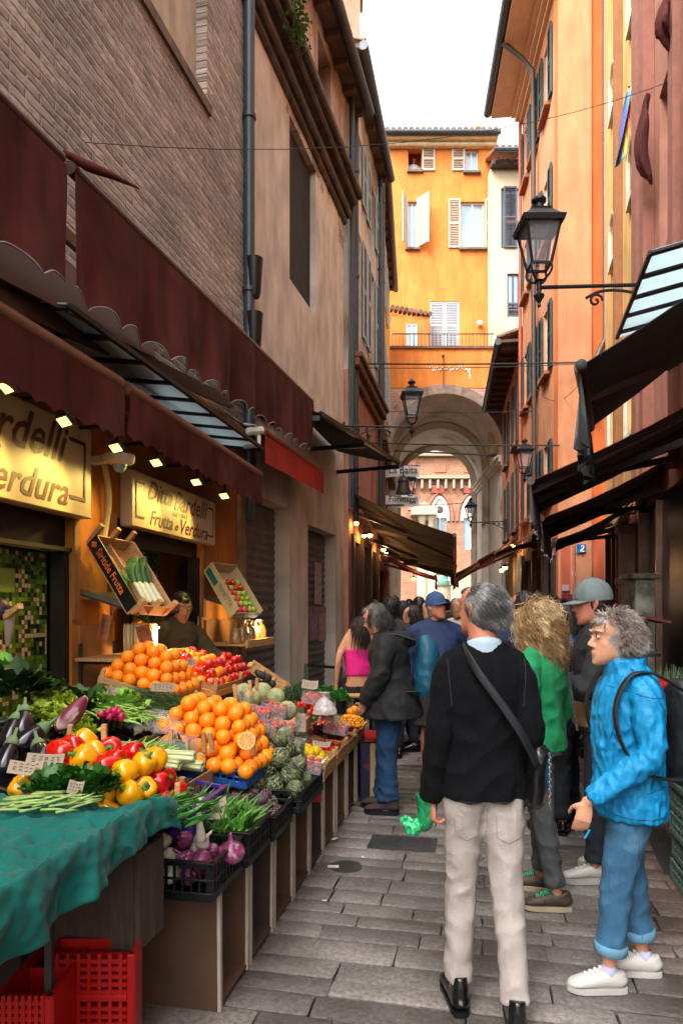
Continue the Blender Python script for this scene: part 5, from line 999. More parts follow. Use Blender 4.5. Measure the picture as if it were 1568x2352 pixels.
def leafy(nm, mt, n=60, r=.1, h=.08, ls=.07, ruf=.25, elong=1.0, seed=1, up=.6):
 """a head of many ruffled leaf blades"""
 rr = random.Random(seed); m = MB()
 for k in range(n):
  a = rr.uniform(0, 6.28); t = rr.random() ** .7; c = Vector((math.cos(a) * r * t * elong, math.sin(a) * r * t, h * (1 - t * t) * rr.uniform(.4, 1))); out = Vector((math.cos(a), math.sin(a), up + (1 - t))).normalized(); tg = Vector((-math.sin(a), math.cos(a), 0)); L = ls * rr.uniform(.6, 1.2); W = L * .5
  G = []; nb = out.cross(tg)
  for i in range(5):
   v = i / 4; wv = W * math.sin(math.pi * min(.93, v * .8 + .15)); row = []
   for j in range(5):
    u = j / 2 - 1; row.append(c + out * L * v + tg * wv * u + nb * (L * ruf * (.5 * abs(u) * math.sin(v * 9 + k + j * 2) + .3 * (v ** 2) * -1 + .2 * u * u)))
   G.append(row)
  m.add([p for r_ in G for p in r_], [(i * 5 + j, i * 5 + j + 1, (i + 1) * 5 + j + 1, (i + 1) * 5 + j) for i in range(4) for j in range(4)], rr.random())
 return m.build(nm, mt, smooth=True)
def stalks(nm, mt, n, L, r, dx, dy, h, seed=1, curl=.3, dirn=(1, 0, 0), spread=.4, tip=None, flat=False):
 rr = random.Random(seed); m = MB(); dv = Vector(dirn).normalized(); sd = dv.cross(Vector((0, 0, 1))).normalized()
 for k in range(n):
  c = Vector((rr.uniform(-dx, dx), rr.uniform(-dy, dy), 0)); c.z = h * (1 - (c.x / dx) ** 2 * .5 - (c.y / dy) ** 2 * .6) * rr.uniform(.2, 1); d = (dv + sd * rr.uniform(-spread, spread) + Vector((0, 0, rr.uniform(-.1, .35)))).normalized(); l = L * rr.uniform(.6, 1.1); b = sd * rr.uniform(-1, 1) * curl + Vector((0, 0, rr.uniform(-.6, .2) * curl))
  pts = [c + d * (l * (t - .5)) + b * (l * (t - .3) ** 2) for t in (0, .33, .66, 1)]
  m.loft(pts, [(r, r), (r, r), (r * .8, r * .8), (r * .15, r * .15)] if not flat else [(r * .4, r * .2), (r * 1.6, r * .25), (r * 1.4, r * .2), (r * .1, r * .1)], 4 if r < .004 else 6, rnd=rr.random())
 return m.build(nm, mt, smooth=True)
# ---- piling: positions in a heap on a crate
def heap(M, W, L, z0, sp, layers, jit=.15, shrink=1.0, slope=0):
 out = []
 for l in range(layers):
  w_, l_ = W - sp * shrink * l * 1.0, L - sp * shrink * l * 1.0
  if w_ < sp * .6 or l_ < sp * .6: break
  nx, ny = max(1, int(w_ / sp)), max(1, int(l_ / sp))
  for i in range(nx):
   for j in range(ny):
    x = (i + .5 - nx / 2) * (w_ / nx) + rs.gauss(0, sp * jit * .4); y = (j + .5 - ny / 2) * (l_ / ny) + rs.gauss(0, sp * jit * .4)
    if layers > 2 and l > 0 and (2 * x / W) ** 2 + (2 * y / L) ** 2 > 1.25 - .22 * l: continue
    out.append(M @ Vector((x, y, z0 + sp * .5 + l * sp * .76 + rs.gauss(0, sp * .04))))
 return out
def rrot(k=1.0): return Matrix.Rotation(rs.uniform(0, 6.28), 4, 'Z') @ Matrix.Rotation(rs.gauss(0, k), 4, 'X') @ Matrix.Rotation(rs.gauss(0, k), 4, 'Y')
USED = set()
def put(proto, p, rot, s, lab, cat, grp):
 M = Matrix.Translation(p) @ rot @ Matrix.Diagonal((s, s, s, 1))
 if proto.name not in USED: USED.add(proto.name); o = proto; o.matrix_world = M
 else: o = dup(proto, M)
 o['label'] = lab; o['category'] = cat; o['group'] = grp; return o
orange = p_orange(); tomato = p_tomato(); yp = p_pepper('yellow_pepper', YEL); rp_ = p_pepper('red_pepper', REDS, 3, 1.15); arti = p_artichoke('artichoke', ART); sarti = p_artichoke('purple_artichoke', ARTP, .62); onion = p_onion('red_onion', ONI, .038); wonion = p_onion('white_onion', WON, .035)
# === front tier
grpC = 'black plastic crates at the stall front'
plastic_crate(CM((-.66, 2.8, .49)), .40, .33, .15, BLACKP, 'plastic_crate', 'black plastic crate of red onions nearest the camera', grpC)
M = CM((-.66, 2.8, .5)); k = 0
for p in heap(M, .36, .27, .02, .068, 3, .3): put(onion if rs.random() < .78 else wonion, p, rrot(.9), rs.uniform(.75, 1.15), 'onion in the crate nearest the camera', 'onion', 'onions in the front crate')
put(p_onion('large_onion', ONI, .055), at_y(532, 1958, 2.78), Matrix.Rotation(.3, 4, 'X'), 1.0, 'largest glossy pink onion at the front right corner of the crate', 'onion', 'onions in the front crate')
m = MB(); a = at_y(462, 1915, 2.75); m.loft([a + Vector((.0, 0, -.03)), a + Vector((-.005, 0, .04)), a + Vector((-.01, .0, .1)), a + Vector((-.005, .01, .15))], [.025, .014, .011, .014], 8, sub=3); tag(m.build('onion_stalk', WON, smooth=True), 'long pale onion stalk standing up from the front crate', 'onion stalk')
plastic_crate(CM((-.6, 3.12, .5)), .46, .3, .15, BLACKP, 'plastic_crate', 'black plastic crate heaped with long green chicory leaves', grpC)
GRS = mat('chicory_green', '4f8a26', rough=.5, var=.4, rv=.4, scale=20)
st = stalks('green_chicory', GRS, 330, .24, .0055, .2, .13, .14, 3, .6, (.35, -.3, .9), .9, flat=True); st.matrix_world = CM((-.62, 3.1, .6)); tag(st, 'heap of long green chicory blades behind the onions', 'chicory', kind='stuff')
plastic_crate(CM((-.50, 3.45, .50)), .42, .32, .12, BLACKP, 'plastic_crate', 'shallow black crate of small purple artichokes', grpC)
for p in heap(CM((-.5, 3.45, .5)), .36, .28, .06, .052, 3, .3): put(sarti, p, rrot(1.2), rs.uniform(.8, 1.05), 'small purple artichoke in the shallow black crate', 'artichoke', 'small purple artichokes')
plastic_crate(CM((-.43, 3.86, .54)), .54, .5, .12, BLACKP, 'plastic_crate', 'wide black crate piled with large green artichokes', grpC)
for p in heap(CM((-.45, 3.86, .58), 6), .56, .52, .05, .098, 4, .25, .95): put(arti, p, rrot(1.1), rs.uniform(.95, 1.2), 'large green artichoke in the wide black crate', 'artichoke', 'large green artichokes')
# pedestals: upright open cardboard boxes and boards
y = 2.72
for k in range(9):
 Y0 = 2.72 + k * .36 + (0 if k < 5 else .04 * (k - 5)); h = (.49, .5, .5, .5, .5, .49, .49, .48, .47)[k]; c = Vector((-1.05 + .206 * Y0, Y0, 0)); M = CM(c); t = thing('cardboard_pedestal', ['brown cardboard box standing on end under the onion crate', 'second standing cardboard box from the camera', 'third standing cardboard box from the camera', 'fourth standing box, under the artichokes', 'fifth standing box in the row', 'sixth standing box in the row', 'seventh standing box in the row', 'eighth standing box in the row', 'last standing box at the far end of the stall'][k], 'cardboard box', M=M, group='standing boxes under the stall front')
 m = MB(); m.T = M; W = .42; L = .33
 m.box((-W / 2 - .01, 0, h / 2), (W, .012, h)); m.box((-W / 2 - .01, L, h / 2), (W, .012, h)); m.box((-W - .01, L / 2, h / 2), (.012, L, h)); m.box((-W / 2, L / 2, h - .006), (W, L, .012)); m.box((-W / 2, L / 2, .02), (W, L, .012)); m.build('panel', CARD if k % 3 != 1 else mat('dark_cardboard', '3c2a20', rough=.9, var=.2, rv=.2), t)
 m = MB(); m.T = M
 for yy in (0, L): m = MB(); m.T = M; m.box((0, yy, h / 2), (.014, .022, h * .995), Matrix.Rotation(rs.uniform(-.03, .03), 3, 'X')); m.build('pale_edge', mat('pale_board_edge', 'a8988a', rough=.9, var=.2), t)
# trestle / back support
m = MB(); m.T = CM((-1.45, 4.3, 0)); m.box((0, .2, .3), (1.0, 3.5, .6)); m.box((-.2, .2, .75), (.7, 3.2, .3)); tag(m.build('stall_base', mat('stall_base_board', '241a14', rough=.9), M=CM((-1.45, 4.3, 0))), 'dark boarded base carrying the tiers of the fruit stall', 'stall base')
# === wooden crates front, far part
Wg = 'pale wooden crates along the far stall front'
pos = [(4.28, 'wooden crate with a round green label, holding tomatoes'), (4.68, 'wooden crate of lemons and small tomatoes'), (5.08, 'wooden crate behind the lemons'), (5.46, 'wooden crate next to the last at the stall end'), (5.84, 'last wooden crate at the far end of the stall')]
LEM = mat('lemon_skin', 'f0c410', rough=.35, var=.1, rv=.1, bump=.001, bscale=120); m = MB(); m.lathe([(0, -.042), (.008, -.038), (.022, -.024), (.028, 0), (.022, .024), (.008, .036), (0, .042)], n=14); lemon = m.build('lemon', LEM, smooth=True)
for k, (Y, lab) in enumerate(pos):
 c = Vector((-1.05 + .206 * Y - .2, Y, .505 + .0 * k)); M = CM(c, 5); wooden_crate(M, .42, .36, .11, lab, Wg, post=.03)
 if k == 0:
  for p in heap(M, .36, .32, .05, .06, 2, .3): put(tomato, p, rrot(.8), rs.uniform(1.2, 1.5), 'red tomato in the crate with the green label', 'tomato', 'tomatoes in the labelled crate')
 elif k == 1:
  for p in heap(M, .36, .32, .03, .058, 3, .3): put(lemon, p, rrot(1.4), 1, 'lemon in the crate beside the tomatoes', 'lemon', 'lemons')
 elif k in (2, 4):
  for p in heap(M, .36, .32, .07, .055, 1, .3): put(tomato, p, rrot(.8), rs.uniform(1.0, 1.25), ['cherry tomato in the crate behind the lemons', 'cherry tomato in the last crate'][k // 3], 'tomato', ['cherry tomatoes behind the lemons', 'cherry tomatoes in the last crate'][k // 3])
 else:
  DK = mat('dark_red_radicchio', '5a1c26', rough=.4, var=.5, scale=30, rv=.5); lf = leafy('radicchio_heap', DK, 120, .17, .08, .06, .4, 1, 9); lf.matrix_world = M @ Matrix.Translation((0, 0, .07)); tag(lf, 'dark red radicchio leaves in the crate next to the last', 'radicchio')
t = thing('crate_label', 'round green bee label on the end of the red fruit box', 'label', M=CM(at_y(712, 1805, 4.06))); c = at_y(713, 1803, 4.065); m = MB(); m.box(at_y(714, 1795, 4.085), (.13, .03, .24), Matrix.Rotation(SRZ, 3, 'Z'), bev=.003); m.build('box_end', mat('red_box_print', '9c2a2c', rough=.7), t)
for r_, mt_, k in ((.052, mat('green_print', '2c5a2c', rough=.6), 0), (.042, mat('cream_print', 'c9c69a', rough=.6), 1), (.034, mat('olive_print', '8a9a3a', rough=.6), 2)):
 m = MB(); m.lathe([(0, 0), (r_, 0), (r_, .004), (0, .004)], c + Vector((0, -.004 - .004 * k, 0)), 20, Matrix.Rotation(R(90), 3, 'X')); m.build('roundel', mt_, t)
m = MB(); m.sph(c + Vector((0, -.02, 0)), (.014, .004, .01)); m.sph(c + Vector((-.008, -.02, .012)), (.009, .003, .006)); m.sph(c + Vector((.01, -.02, .012)), (.009, .003, .006)); m.build('bee', mat('bee_print', '3a3420'), t)
# === second tier
def pile(proto, c, tilt, W, L, sp, lay, lab, cat, grp, s=(.95, 1.08), z0=.02, jit=.2, rot=.9, prob=None, shr=.95):
 for p in heap(CM(c, tilt), W, L, z0, sp, lay, jit, shr):
  q = proto if prob is None else (proto if rs.random() > prob[1] else prob[0]); put(q, p, rrot(rot), rs.uniform(*s), lab if prob is None or q is proto else prob[2], cat, grp)
plastic_crate(CM((-.98, 2.76, .76), 12), .5, .42, .12, BLACKP, 'plastic_crate', 'black crate of red and yellow peppers behind the teal cloth', grpC)
for p in heap(CM((-1.0, 2.76, .80), 12), .56, .46, .04, .093, 3, .3, .8):
 y_ = rs.random() < .52; put(yp if y_ else rp_, p, rrot(1.0), rs.uniform(.95, 1.15), 'yellow pepper in the mixed pepper pile' if y_ else 'red pepper in the mixed pepper pile', 'pepper', 'peppers behind the teal cloth')
plastic_crate(CM((-.74, 3.02, .66), 8), .3, .34, .16, PURP, 'plastic_crate', 'purple plastic crate of courgettes', 'coloured plastic crates', closed=True)
ZUC = mat('courgette_skin', '2c4a20', rough=.35, var=.35, scale=30, stretch=(6, 6, .5), rv=.2)
def p_zuc(nm='courgette', L=.16, r=.017, mt=None): m = MB(); m.loft([(0, 0, -L / 2), (0, 0, -L * .46), (0.004, 0, -L * .2), (.006, 0, L * .1), (0, 0, L * .4), (0, 0, L * .47), (0, 0, L * .55)], [.004, r * .8, r, r * .95, r * .7, r * .45, r * .5], 10, sub=2); return m.build(nm, mt or ZUC, smooth=True)
zuc = p_zuc()
for k in range(22): p = CM((-.76, 3.02, .76), 8) @ Vector((rs.uniform(-.09, .09), rs.uniform(-.1, .1), .02 + .018 * (k // 5))); put(zuc, p, Matrix.Rotation(SRZ + rs.gauss(0, .25), 4, 'Z') @ Matrix.Rotation(R(90), 4, 'Y'), rs.uniform(.8, 1.1), 'dark courgette in the purple crate', 'courgette', 'courgettes in the purple crate')
LK = mat('celery_pale', 'b9c67c', rough=.45, var=.2, scale=30, stretch=(8, 8, .5), col2='e0dfc0', c2t=.55, rv=.15)
m = MB()
for a_ in range(5): m.loft([(0 + .012 * math.cos(a_ * 1.25), .012 * math.sin(a_ * 1.25), -.14), (.014 * math.cos(a_ * 1.25), .014 * math.sin(a_ * 1.25), 0), (.017 * math.cos(a_ * 1.25), .017 * math.sin(a_ * 1.25), .15)], [.018, .014, .012], 8, sub=3)
fen = m.build('celery_bunch', LK, smooth=True)
for k in range(13): p = CM((-.92, 3.3, .86), 8) @ Vector((rs.uniform(-.1, .14), -.14 + (k % 6) * .056, .02 + .04 * (k // 6))); put(fen, p, Matrix.Rotation(SRZ + rs.gauss(.0, .12), 4, 'Z') @ Matrix.Rotation(R(92), 4, 'Y'), rs.uniform(.85, 1.1), 'pale green celery bunch lying among the peppers and oranges', 'celery', 'celery bunches')
wooden_crate(CM((-.92, 3.3, .76), 8), .48, .4, .1, 'wooden crate under the pale celery', Wg)
plastic_crate(CM((-.70, 3.68, .76), 9), .56, .5, .1, BLUEP, 'plastic_crate', 'blue plastic crate under the front mound of oranges', 'coloured plastic crates')
pile(orange, (-.72, 3.66, .80), 9, .66, .56, .08, 5, 'orange in the mound on the blue crate', 'orange', 'oranges in the front mound', (.92, 1.06), jit=.2)
m = MB(); m.sph((0, 0, 0), (.043, .043, .04), 20, 10); hc = thing('cut_orange', 'halved orange showing its flesh in front of the mound', 'orange', M=Matrix.Translation(at_y(566, 1701, 3.32))); c = at_y(566, 1701, 3.34)
m = MB(); Rm = Matrix.Rotation(R(78), 3, 'X') @ Matrix.Identity(3); m.lathe([(0, -.04), (.025, -.034), (.04, -.015), (.044, 0)], c, 20, Rm); m.build('peel', ORG, hc, smooth=40)
m = MB(); m.lathe([(.044, .0), (.044, .001), (.0, .001)], c, 20, Rm); m.build('pith', mat('orange_pith', 'f0c070', rough=.6), hc)
m = MB()
for k in range(10): a0, a1 = 2 * math.pi * (k + .08) / 10, 2 * math.pi * (k + .92) / 10; m.add([c + Rm @ Vector(p) for p in ((.006 * math.cos((a0 + a1) / 2), .006 * math.sin((a0 + a1) / 2), .003), (.037 * math.cos(a0), .037 * math.sin(a0), .003), (.038 * math.cos((a0 + a1) / 2), .038 * math.sin((a0 + a1) / 2), .003), (.037 * math.cos(a1), .037 * math.sin(a1), .003))], [(0, 1, 2, 3)])
m.build('segment', mat('orange_flesh', 'f07c10', rough=.3), hc)
# leafy things
SPI = mat('spinach_leaf', '2f6a1c', rough=.45, var=.35, rv=.35, scale=25); LET_ = mat('lettuce_leaf', 'a9c23c', rough=.5, var=.3, rv=.25, scale=20, sss=.05); RAD = mat('radicchio_leaf', '6a2238', rough=.45, var=.4, scale=18, stretch=(1, 6, 1), rv=.2, col2='d8c0bc', c2t=.6); DGR = mat('dark_herb_leaf', '2c4a20', rough=.55, var=.4, rv=.4)
def place(o, M, lab, cat, grp=None, kind=None): o.matrix_world = M; return tag(o, lab, cat, grp, kind)
for k, (x, y, Y) in enumerate(((120, 1800, 2.5), (165, 1790, 2.55), (205, 1800, 2.5))): place(leafy('spinach_bunch', SPI, 60, .07, .05, .06, .3, 1.2, 20 + k), Matrix.Translation(at_y(x, y, Y) - Vector((0, 0, .03))), ['left spinach bunch behind the teal cloth', 'middle spinach bunch behind the teal cloth', 'right spinach bunch behind the teal cloth'][k], 'spinach', 'spinach bunches')
for k, (x, y, Y, s) in enumerate(((105, 1640, 3.25, 1), (150, 1655, 3.2, 1.05), (130, 1610, 3.4, 1), (185, 1675, 3.15, .9))): place(leafy('lettuce', LET_, 80, .07, .06, .055, .45, 1, 30 + k), Matrix.Translation(at_y(x, y, Y) - Vector((0, 0, .03))) @ Matrix.Scale(s, 4), ['pale curly lettuce nearest the left of the black crate', 'pale curly lettuce in the middle of the black crate', 'pale curly lettuce at the back of the black crate', 'pale curly lettuce at the front right of the black crate'][k], 'lettuce', 'curly lettuces')
ch_ = MB(); ch_.loft([(0, 0, -.1), (0, 0, -.05), (.005, 0, .0), (.0, 0, .06), (0, 0, .1)], [.012, .035, .042, .034, .008], 14, sub=3); place(ch_.build('radicchio', RAD, smooth=True), Matrix.Translation(at_y(165, 1640, 3.1)) @ Matrix.Rotation(R(35), 4, 'Y') @ Matrix.Rotation(R(150), 4, 'X'), 'long red and white radicchio head lying on the lettuce', 'radicchio')
plastic_crate(CM((-1.28, 3.32, .92), 12), .56, .62, .12, BLACKP, 'plastic_crate', 'long black crate of lettuces in the third tier', grpC)
place(stalks('chicory_stalks', mat('pale_chicory', '9cc05a', rough=.5, var=.3, rv=.3), 90, .2, .006, .12, .1, .07, 5, .3, (.8, -.5, .1), .4), CM((-1.12, 3.5, 1.06), 10), 'pale green chicory stalks beside the radishes', 'chicory', kind='stuff')
RDS = mat('radish_skin', 'b01c4c', rough=.3, var=.25, rv=.2); m = MB(); m.lathe([(0, -.03), (.002, -.022), (.013, -.01), (.016, 0), (.012, .012), (.003, .016), (0, .016)], n=10); radish = m.build('radish', RDS, smooth=True)
for k in range(18): put(radish, at_y(262, 1650, 3.4) + Vector((rs.gauss(0, .035), rs.gauss(0, .04), rs.uniform(0, .05))), rrot(1.5), rs.uniform(.9, 1.3), 'radish in the bunch at the right end of the lettuce crate', 'radish', 'radishes')
place(stalks('barilla_greens', mat('barilla_green', '2f4f22', rough=.6, var=.5, rv=.5), 900, .2, .0022, .24, .2, .15, 7, .8, (1, -.2, 0), 1.1), CM((-1.08, 3.95, 1.0), 14), 'large heap of thin dark green barilla greens', 'greens', kind='stuff')
place(stalks('green_beans', mat('bean_green', '8aa45a', rough=.5, var=.2, rv=.2), 60, .11, .005, .13, .08, .04, 12, .25, (1, .2, 0), .5), Matrix.Translation(at_y(110, 1828, 2.3) - Vector((0, 0, .03))), 'flat pale green beans at the edge of the teal cloth', 'beans', kind='stuff')
place(stalks('rocket_heap', SPI, 160, .16, .006, .16, .1, .07, 13, .6, (1, -.4, .3), .8, flat=True), Matrix.Translation(at_y(378, 1850, 2.6) - Vector((0, 0, .03))), 'dark rocket leaves spilling between the cloth and the chicory', 'rocket', kind='stuff')
place(stalks('endive_leaves', mat('endive_green', '7fa83c', rough=.5, var=.3, rv=.35), 140, .14, .006, .14, .1, .06, 14, .5, (.6, .6, .3), .9, flat=True), Matrix.Translation(at_y(318, 1712, 3.2) - Vector((0, 0, .05))), 'light green endive leaves under the crumpled paper tag', 'endive', kind='stuff')
place(stalks('wild_asparagus', mat('wild_asparagus_brown', '4c4f2c', rough=.7, var=.5, rv=.4, col2='6b4a44', c2t=.6), 420, .17, .0035, .26, .15, .07, 15, .2, (1, -.15, 0), .35), CM((-.50, 4.2, .86), 12), 'bundles of thin brownish wild asparagus beside the orange mound', 'wild asparagus', kind='stuff')
AUB = mat('aubergine_skin', '15101c', rough=.15, var=.2, coat=.5); m = MB(); au = thing('aubergine', 'x', 'aubergine'); m.lathe([(0, -.1), (.035, -.09), (.05, -.05), (.045, 0), (.03, .05), (.018, .08), (0, .082)], n=18); m.build('flesh', AUB, au, smooth=True); m = MB(); m.lathe([(.036, .045), (.03, .062), (.018, .085), (.008, .095), (.007, .13), (0, .132)], n=12); m.build('calyx', mat('grey_green_calyx', '5f7a54', rough=.7, var=.3), au, smooth=True)
for k, (x, y, Y) in enumerate(((75, 1715, 2.9), (30, 1700, 3.0), (95, 1760, 2.75), (20, 1760, 2.8), (55, 1680, 3.05))): put(au, at_y(x, y, Y) + Vector((0, 0, .045)), Matrix.Rotation(rs.uniform(-.9, .9), 4, 'Y') @ Matrix.Rotation(R(-35), 4, 'X'), .95, ['aubergine second from the left edge', 'aubergine at the left edge', 'round aubergine nearest the peppers', 'lowest aubergine at the left edge', 'aubergine highest in the dark crate'][k], 'aubergine', 'aubergines on the left')
plastic_crate(CM((-1.5, 2.92, .84), 10), .5, .5, .12, BLACKP, 'plastic_crate', 'black crate of aubergines at the left edge', grpC)
CUC = p_zuc('cucumber', .24, .022, mat('cucumber_skin', '1f3a26', rough=.35, var=.3))
for k in range(7): put(CUC, at_y(25 + 26 * (k % 4), 1668 - 12 * (k // 4), 3.2 + .06 * (k // 4)) , Matrix.Rotation(.2 + rs.gauss(0, .1), 4, 'Z') @ Matrix.Rotation(R(88), 4, 'Y'), 1, 'dark cucumber lying behind the aubergines', 'cucumber', 'cucumbers on the left')
place(leafy('chard_leaves', mat('dark_chard', '1f3a1a', rough=.4, var=.4, rv=.4), 40, .12, .1, .13, .3, 1, 41, .3), Matrix.Translation(at_y(30, 1600, 3.3)), 'dark glossy chard leaves at the left edge above the cucumbers', 'chard')
place(leafy('green_lettuce', mat('fresh_lettuce', '5c9c2c', rough=.5, var=.3, rv=.3), 60, .08, .08, .08, .4, 1, 42), Matrix.Translation(at_y(8, 1565, 3.5)), 'fresh green lettuce cut by the left edge', 'lettuce')
place(leafy('leafy_greens', mat('deep_green_leaf', '33591f', rough=.5, var=.4, rv=.35), 90, .2, .08, .1, .25, 1, 43), CM((-1.45, 3.75, 1.05)), 'dark greens behind the lettuce crate under a wooden slat', 'greens')
place(leafy('pale_greens', mat('pale_green_leaf', '86b84c', rough=.5, var=.3, rv=.35), 90, .12, .07, .07, .3, 1.2, 44), CM((-1.2, 3.62, 1.08)), 'light green leaves between lettuce and radishes', 'greens')
# garlic in a clear bag
GAR = mat('garlic_skin', 'd2c8bc', rough=.6, var=.15, rv=.15); m = MB(); n = 18; m.lathe([(0, -.018), (.018, -.014), (.025, 0), (.018, .014), (.006, .024), (.004, .036), (0, .036)], n=14); garlic = m.build('garlic_bulb', GAR, smooth=True)
for k in range(24): put(garlic, CM((-.96, 3.62, .98), 8) @ Vector((rs.uniform(-.13, .13), rs.uniform(-.1, .1), rs.uniform(0, .05))), rrot(1), rs.uniform(.8, 1.3), 'garlic bulb on the film between radishes and oranges', 'garlic', 'garlic bulbs')
FILM = lantern_glass(); FILM.name = 'clear_plastic_film'; FILM.node_tree.nodes['Mix Shader'].inputs[0].default_value = .8; FILM.node_tree.nodes['Principled BSDF'].inputs['Base Color'].default_value = (.45, .47, .48, 1)
def film(M, W, L, H, lab, seed):
 G = np.zeros((14, 14, 3))
 for i in range(14):
  for j in range(14): u, v = i / 13 * 2 - 1, j / 13 * 2 - 1; p = M @ Vector((u * W / 2, v * L / 2, H * (1 - u ** 4) * (1 - v ** 4) + .02 * noise.noise(Vector((u * 5, v * 5, seed))))); G[i, j] = p
 m = MB(); m.sheet(G, .001); tag(m.build('plastic_film', FILM, smooth=True), lab, 'plastic film')
film(CM((-.96, 3.62, .99), 8), .34, .28, .08, 'crumpled clear film over the garlic', 3)
# tomato punnets, tub
def punnet(M, W, L, H, lab, n=2, fill=True, r=.02, s=(.9, 1.1)):
 m = MB(); m.T = M; t_ = .0015; 
 for c, sz in (((0, 0, 0), (W * .85, L * .85, t_)), ((-W / 2, 0, H / 2), (t_, L, H)), ((W / 2, 0, H / 2), (t_, L, H)), ((0, -L / 2, H / 2), (W, t_, H)), ((0, L / 2, H / 2), (W, t_, H))): m.box(c, sz)
 for c, sz in (((-W / 2, 0, H), (.012, L + .01, .003)), ((W / 2, 0, H), (.012, L + .01, .003)), ((0, -L / 2, H), (W + .01, .012, .003)), ((0, L / 2, H), (W + .01, .012, .003))): m.box(c, sz)
 tag(m.build('punnet', FILM, M=M), lab, 'punnet', 'clear plastic punnets')
 if fill:
  for p in heap(M, W * .92, L * .92, 0, .044, min(n, 2), .2, .2): put(tomato, p, rrot(.8), rs.uniform(.9, 1.05), 'small tomato in the clear punnets', 'tomato', 'tomatoes in the punnets')
for k, (x, y, Y, n) in enumerate(((548, 1625, 4.25, 3), (592, 1635, 4.15, 4), (632, 1625, 4.3, 4), (607, 1668, 3.95, 3), (647, 1668, 4.05, 3), (660, 1705, 3.95, 2), (708, 1750, 3.95, 2), (770, 1668, 5.0, 3), (722, 1600, 4.9, 3))): punnet(CM(at_y(x, y, Y) - Vector((0, 0, .05)), 8), .17, .12, .075, ['punnet at the back left beside the melons', 'large punnet in the middle of the tomatoes', 'punnet just right of the large one', 'front left tomato punnet above the asparagus', 'front right tomato punnet', 'punnet of pink tomatoes behind the artichokes', 'white edged punnet above the round label', 'punnet of tomatoes near the far end', 'punnet of cherry tomatoes under the basil'][k], n)
punnet(CM((-.8, 3.32, .9)), .15, .12, .09, 'clear tub of baby courgettes in front of the oranges', fill=False)
for k in range(12): put(zuc, CM((-.8, 3.32, .93)) @ Vector((rs.uniform(-.03, .03), rs.uniform(-.04, .04), rs.uniform(-.01, .05))), rrot(1.5), .4, 'baby courgette in the clear tub', 'courgette', 'baby courgettes')
MEL = mat('melon_rind', 'a9a878', rough=.75, var=.15, scale=60, bump=.002, bscale=150, col2='7d8c5a', c2t=.6); m = MB(); vs = []; n = 40; pr = [(0, -.062), (.03, -.058), (.055, -.035), (.066, 0), (.055, .035), (.03, .058), (0, .062)]
for r_, z in pr:
 for k in range(n): a = 2 * math.pi * k / n; f = 1 - .05 * (abs(math.cos(5 * a)) ** 8); vs.append((r_ * f * math.cos(a), r_ * f * math.sin(a), z))
m.add(vs, [(i * n + k, i * n + (k + 1) % n, (i + 1) * n + (k + 1) % n, (i + 1) * n + k) for i in range(len(pr) - 1) for k in range(n)]); melon = m.build('melon', MEL, smooth=True)
for k, (x, y, Y) in enumerate(((578, 1603, 4.5), (602, 1590, 4.7), (634, 1600, 4.65), (660, 1632, 4.4), (560, 1590, 4.7), (530, 1622, 4.45))): put(melon, at_y(x, y, Y), rrot(.4), rs.uniform(.9, 1.1), ['striped melon behind the tomato punnets', 'striped melon at the back of the row', 'largest striped melon, centre of the row', 'striped melon at the right of the punnets', 'melon half hidden by a price card', 'melon tucked beside the left punnet'][k], 'melon', 'striped melons')
m = MB(); m.T = CM((-.66, 4.55, .84), 8); m.box((0, 0, 0), (.7, 1.0, .1)); tag(m.build('display_board', WOOD, M=CM((-.66, 4.55, .84), 8)), 'wooden display board under the melons and tomatoes', 'display board')
for k, (x, y, Y) in enumerate(((735, 1632, 4.9), (712, 1615, 5.0))):
 for p in heap(CM(at_y(x, y, Y) - Vector((0, 0, .06)), 8), .2, .16, 0.02, .05, 2, .3): put(tomato, p, rrot(1), rs.uniform(.85, 1.1), ['tomato in the loose pile beside the melons', 'tomato in the rear loose pile'][k], 'tomato', ['loose tomatoes beside the melons', 'loose tomatoes at the back'][k])
BAS = mat('basil_leaf', '3f8a34', rough=.4, var=.3, rv=.3)
for k, (x, y, Y, r_) in enumerate(((752, 1590, 5.3, .1), (782, 1600, 5.2, .08), (722, 1600, 5.35, .08))): place(leafy('basil_plant', BAS, 130, r_, .1, .035, .25, 1, 60 + k, .9), Matrix.Translation(at_y(x, y, Y) - Vector((0, 0, .05))), ['basil plant in the middle of the herbs', 'basil plant at the far right end', 'basil plant nearest the rosemary'][k], 'basil', 'basil plants')
place(stalks('rosemary_bunch', mat('rosemary_green', '35552c', rough=.6, var=.4, rv=.4), 260, .16, .003, .13, .1, .12, 18, .3, (.2, .2, 1), .9), Matrix.Translation(at_y(690, 1590, 5.3) - Vector((0, 0, .05))), 'feathery rosemary bunch beside the basil', 'rosemary', kind='stuff')
CHA = mat('physalis_orange', 'f0a020', rough=.4, var=.2, rv=.2); m = MB(); m.sph((0, 0, 0), .014, 8, 6); phy = m.build('yellow_cherry_tomato', CHA, smooth=True)
for p in heap(CM(at_y(808, 1655, 5.7) - Vector((0, 0, .04))), .24, .2, 0, .026, 4, .3): put(phy, p, rrot(), 1, 'yellow cherry tomato at the far end of the stall', 'tomato', 'yellow cherry tomatoes')
for k, (x, y) in enumerate(((805, 1635), (822, 1638), (814, 1630))): put(orange, at_y(x, y, 5.9), rrot(), .9, 'one of three oranges at the far end of the stall', 'orange', 'three far oranges')
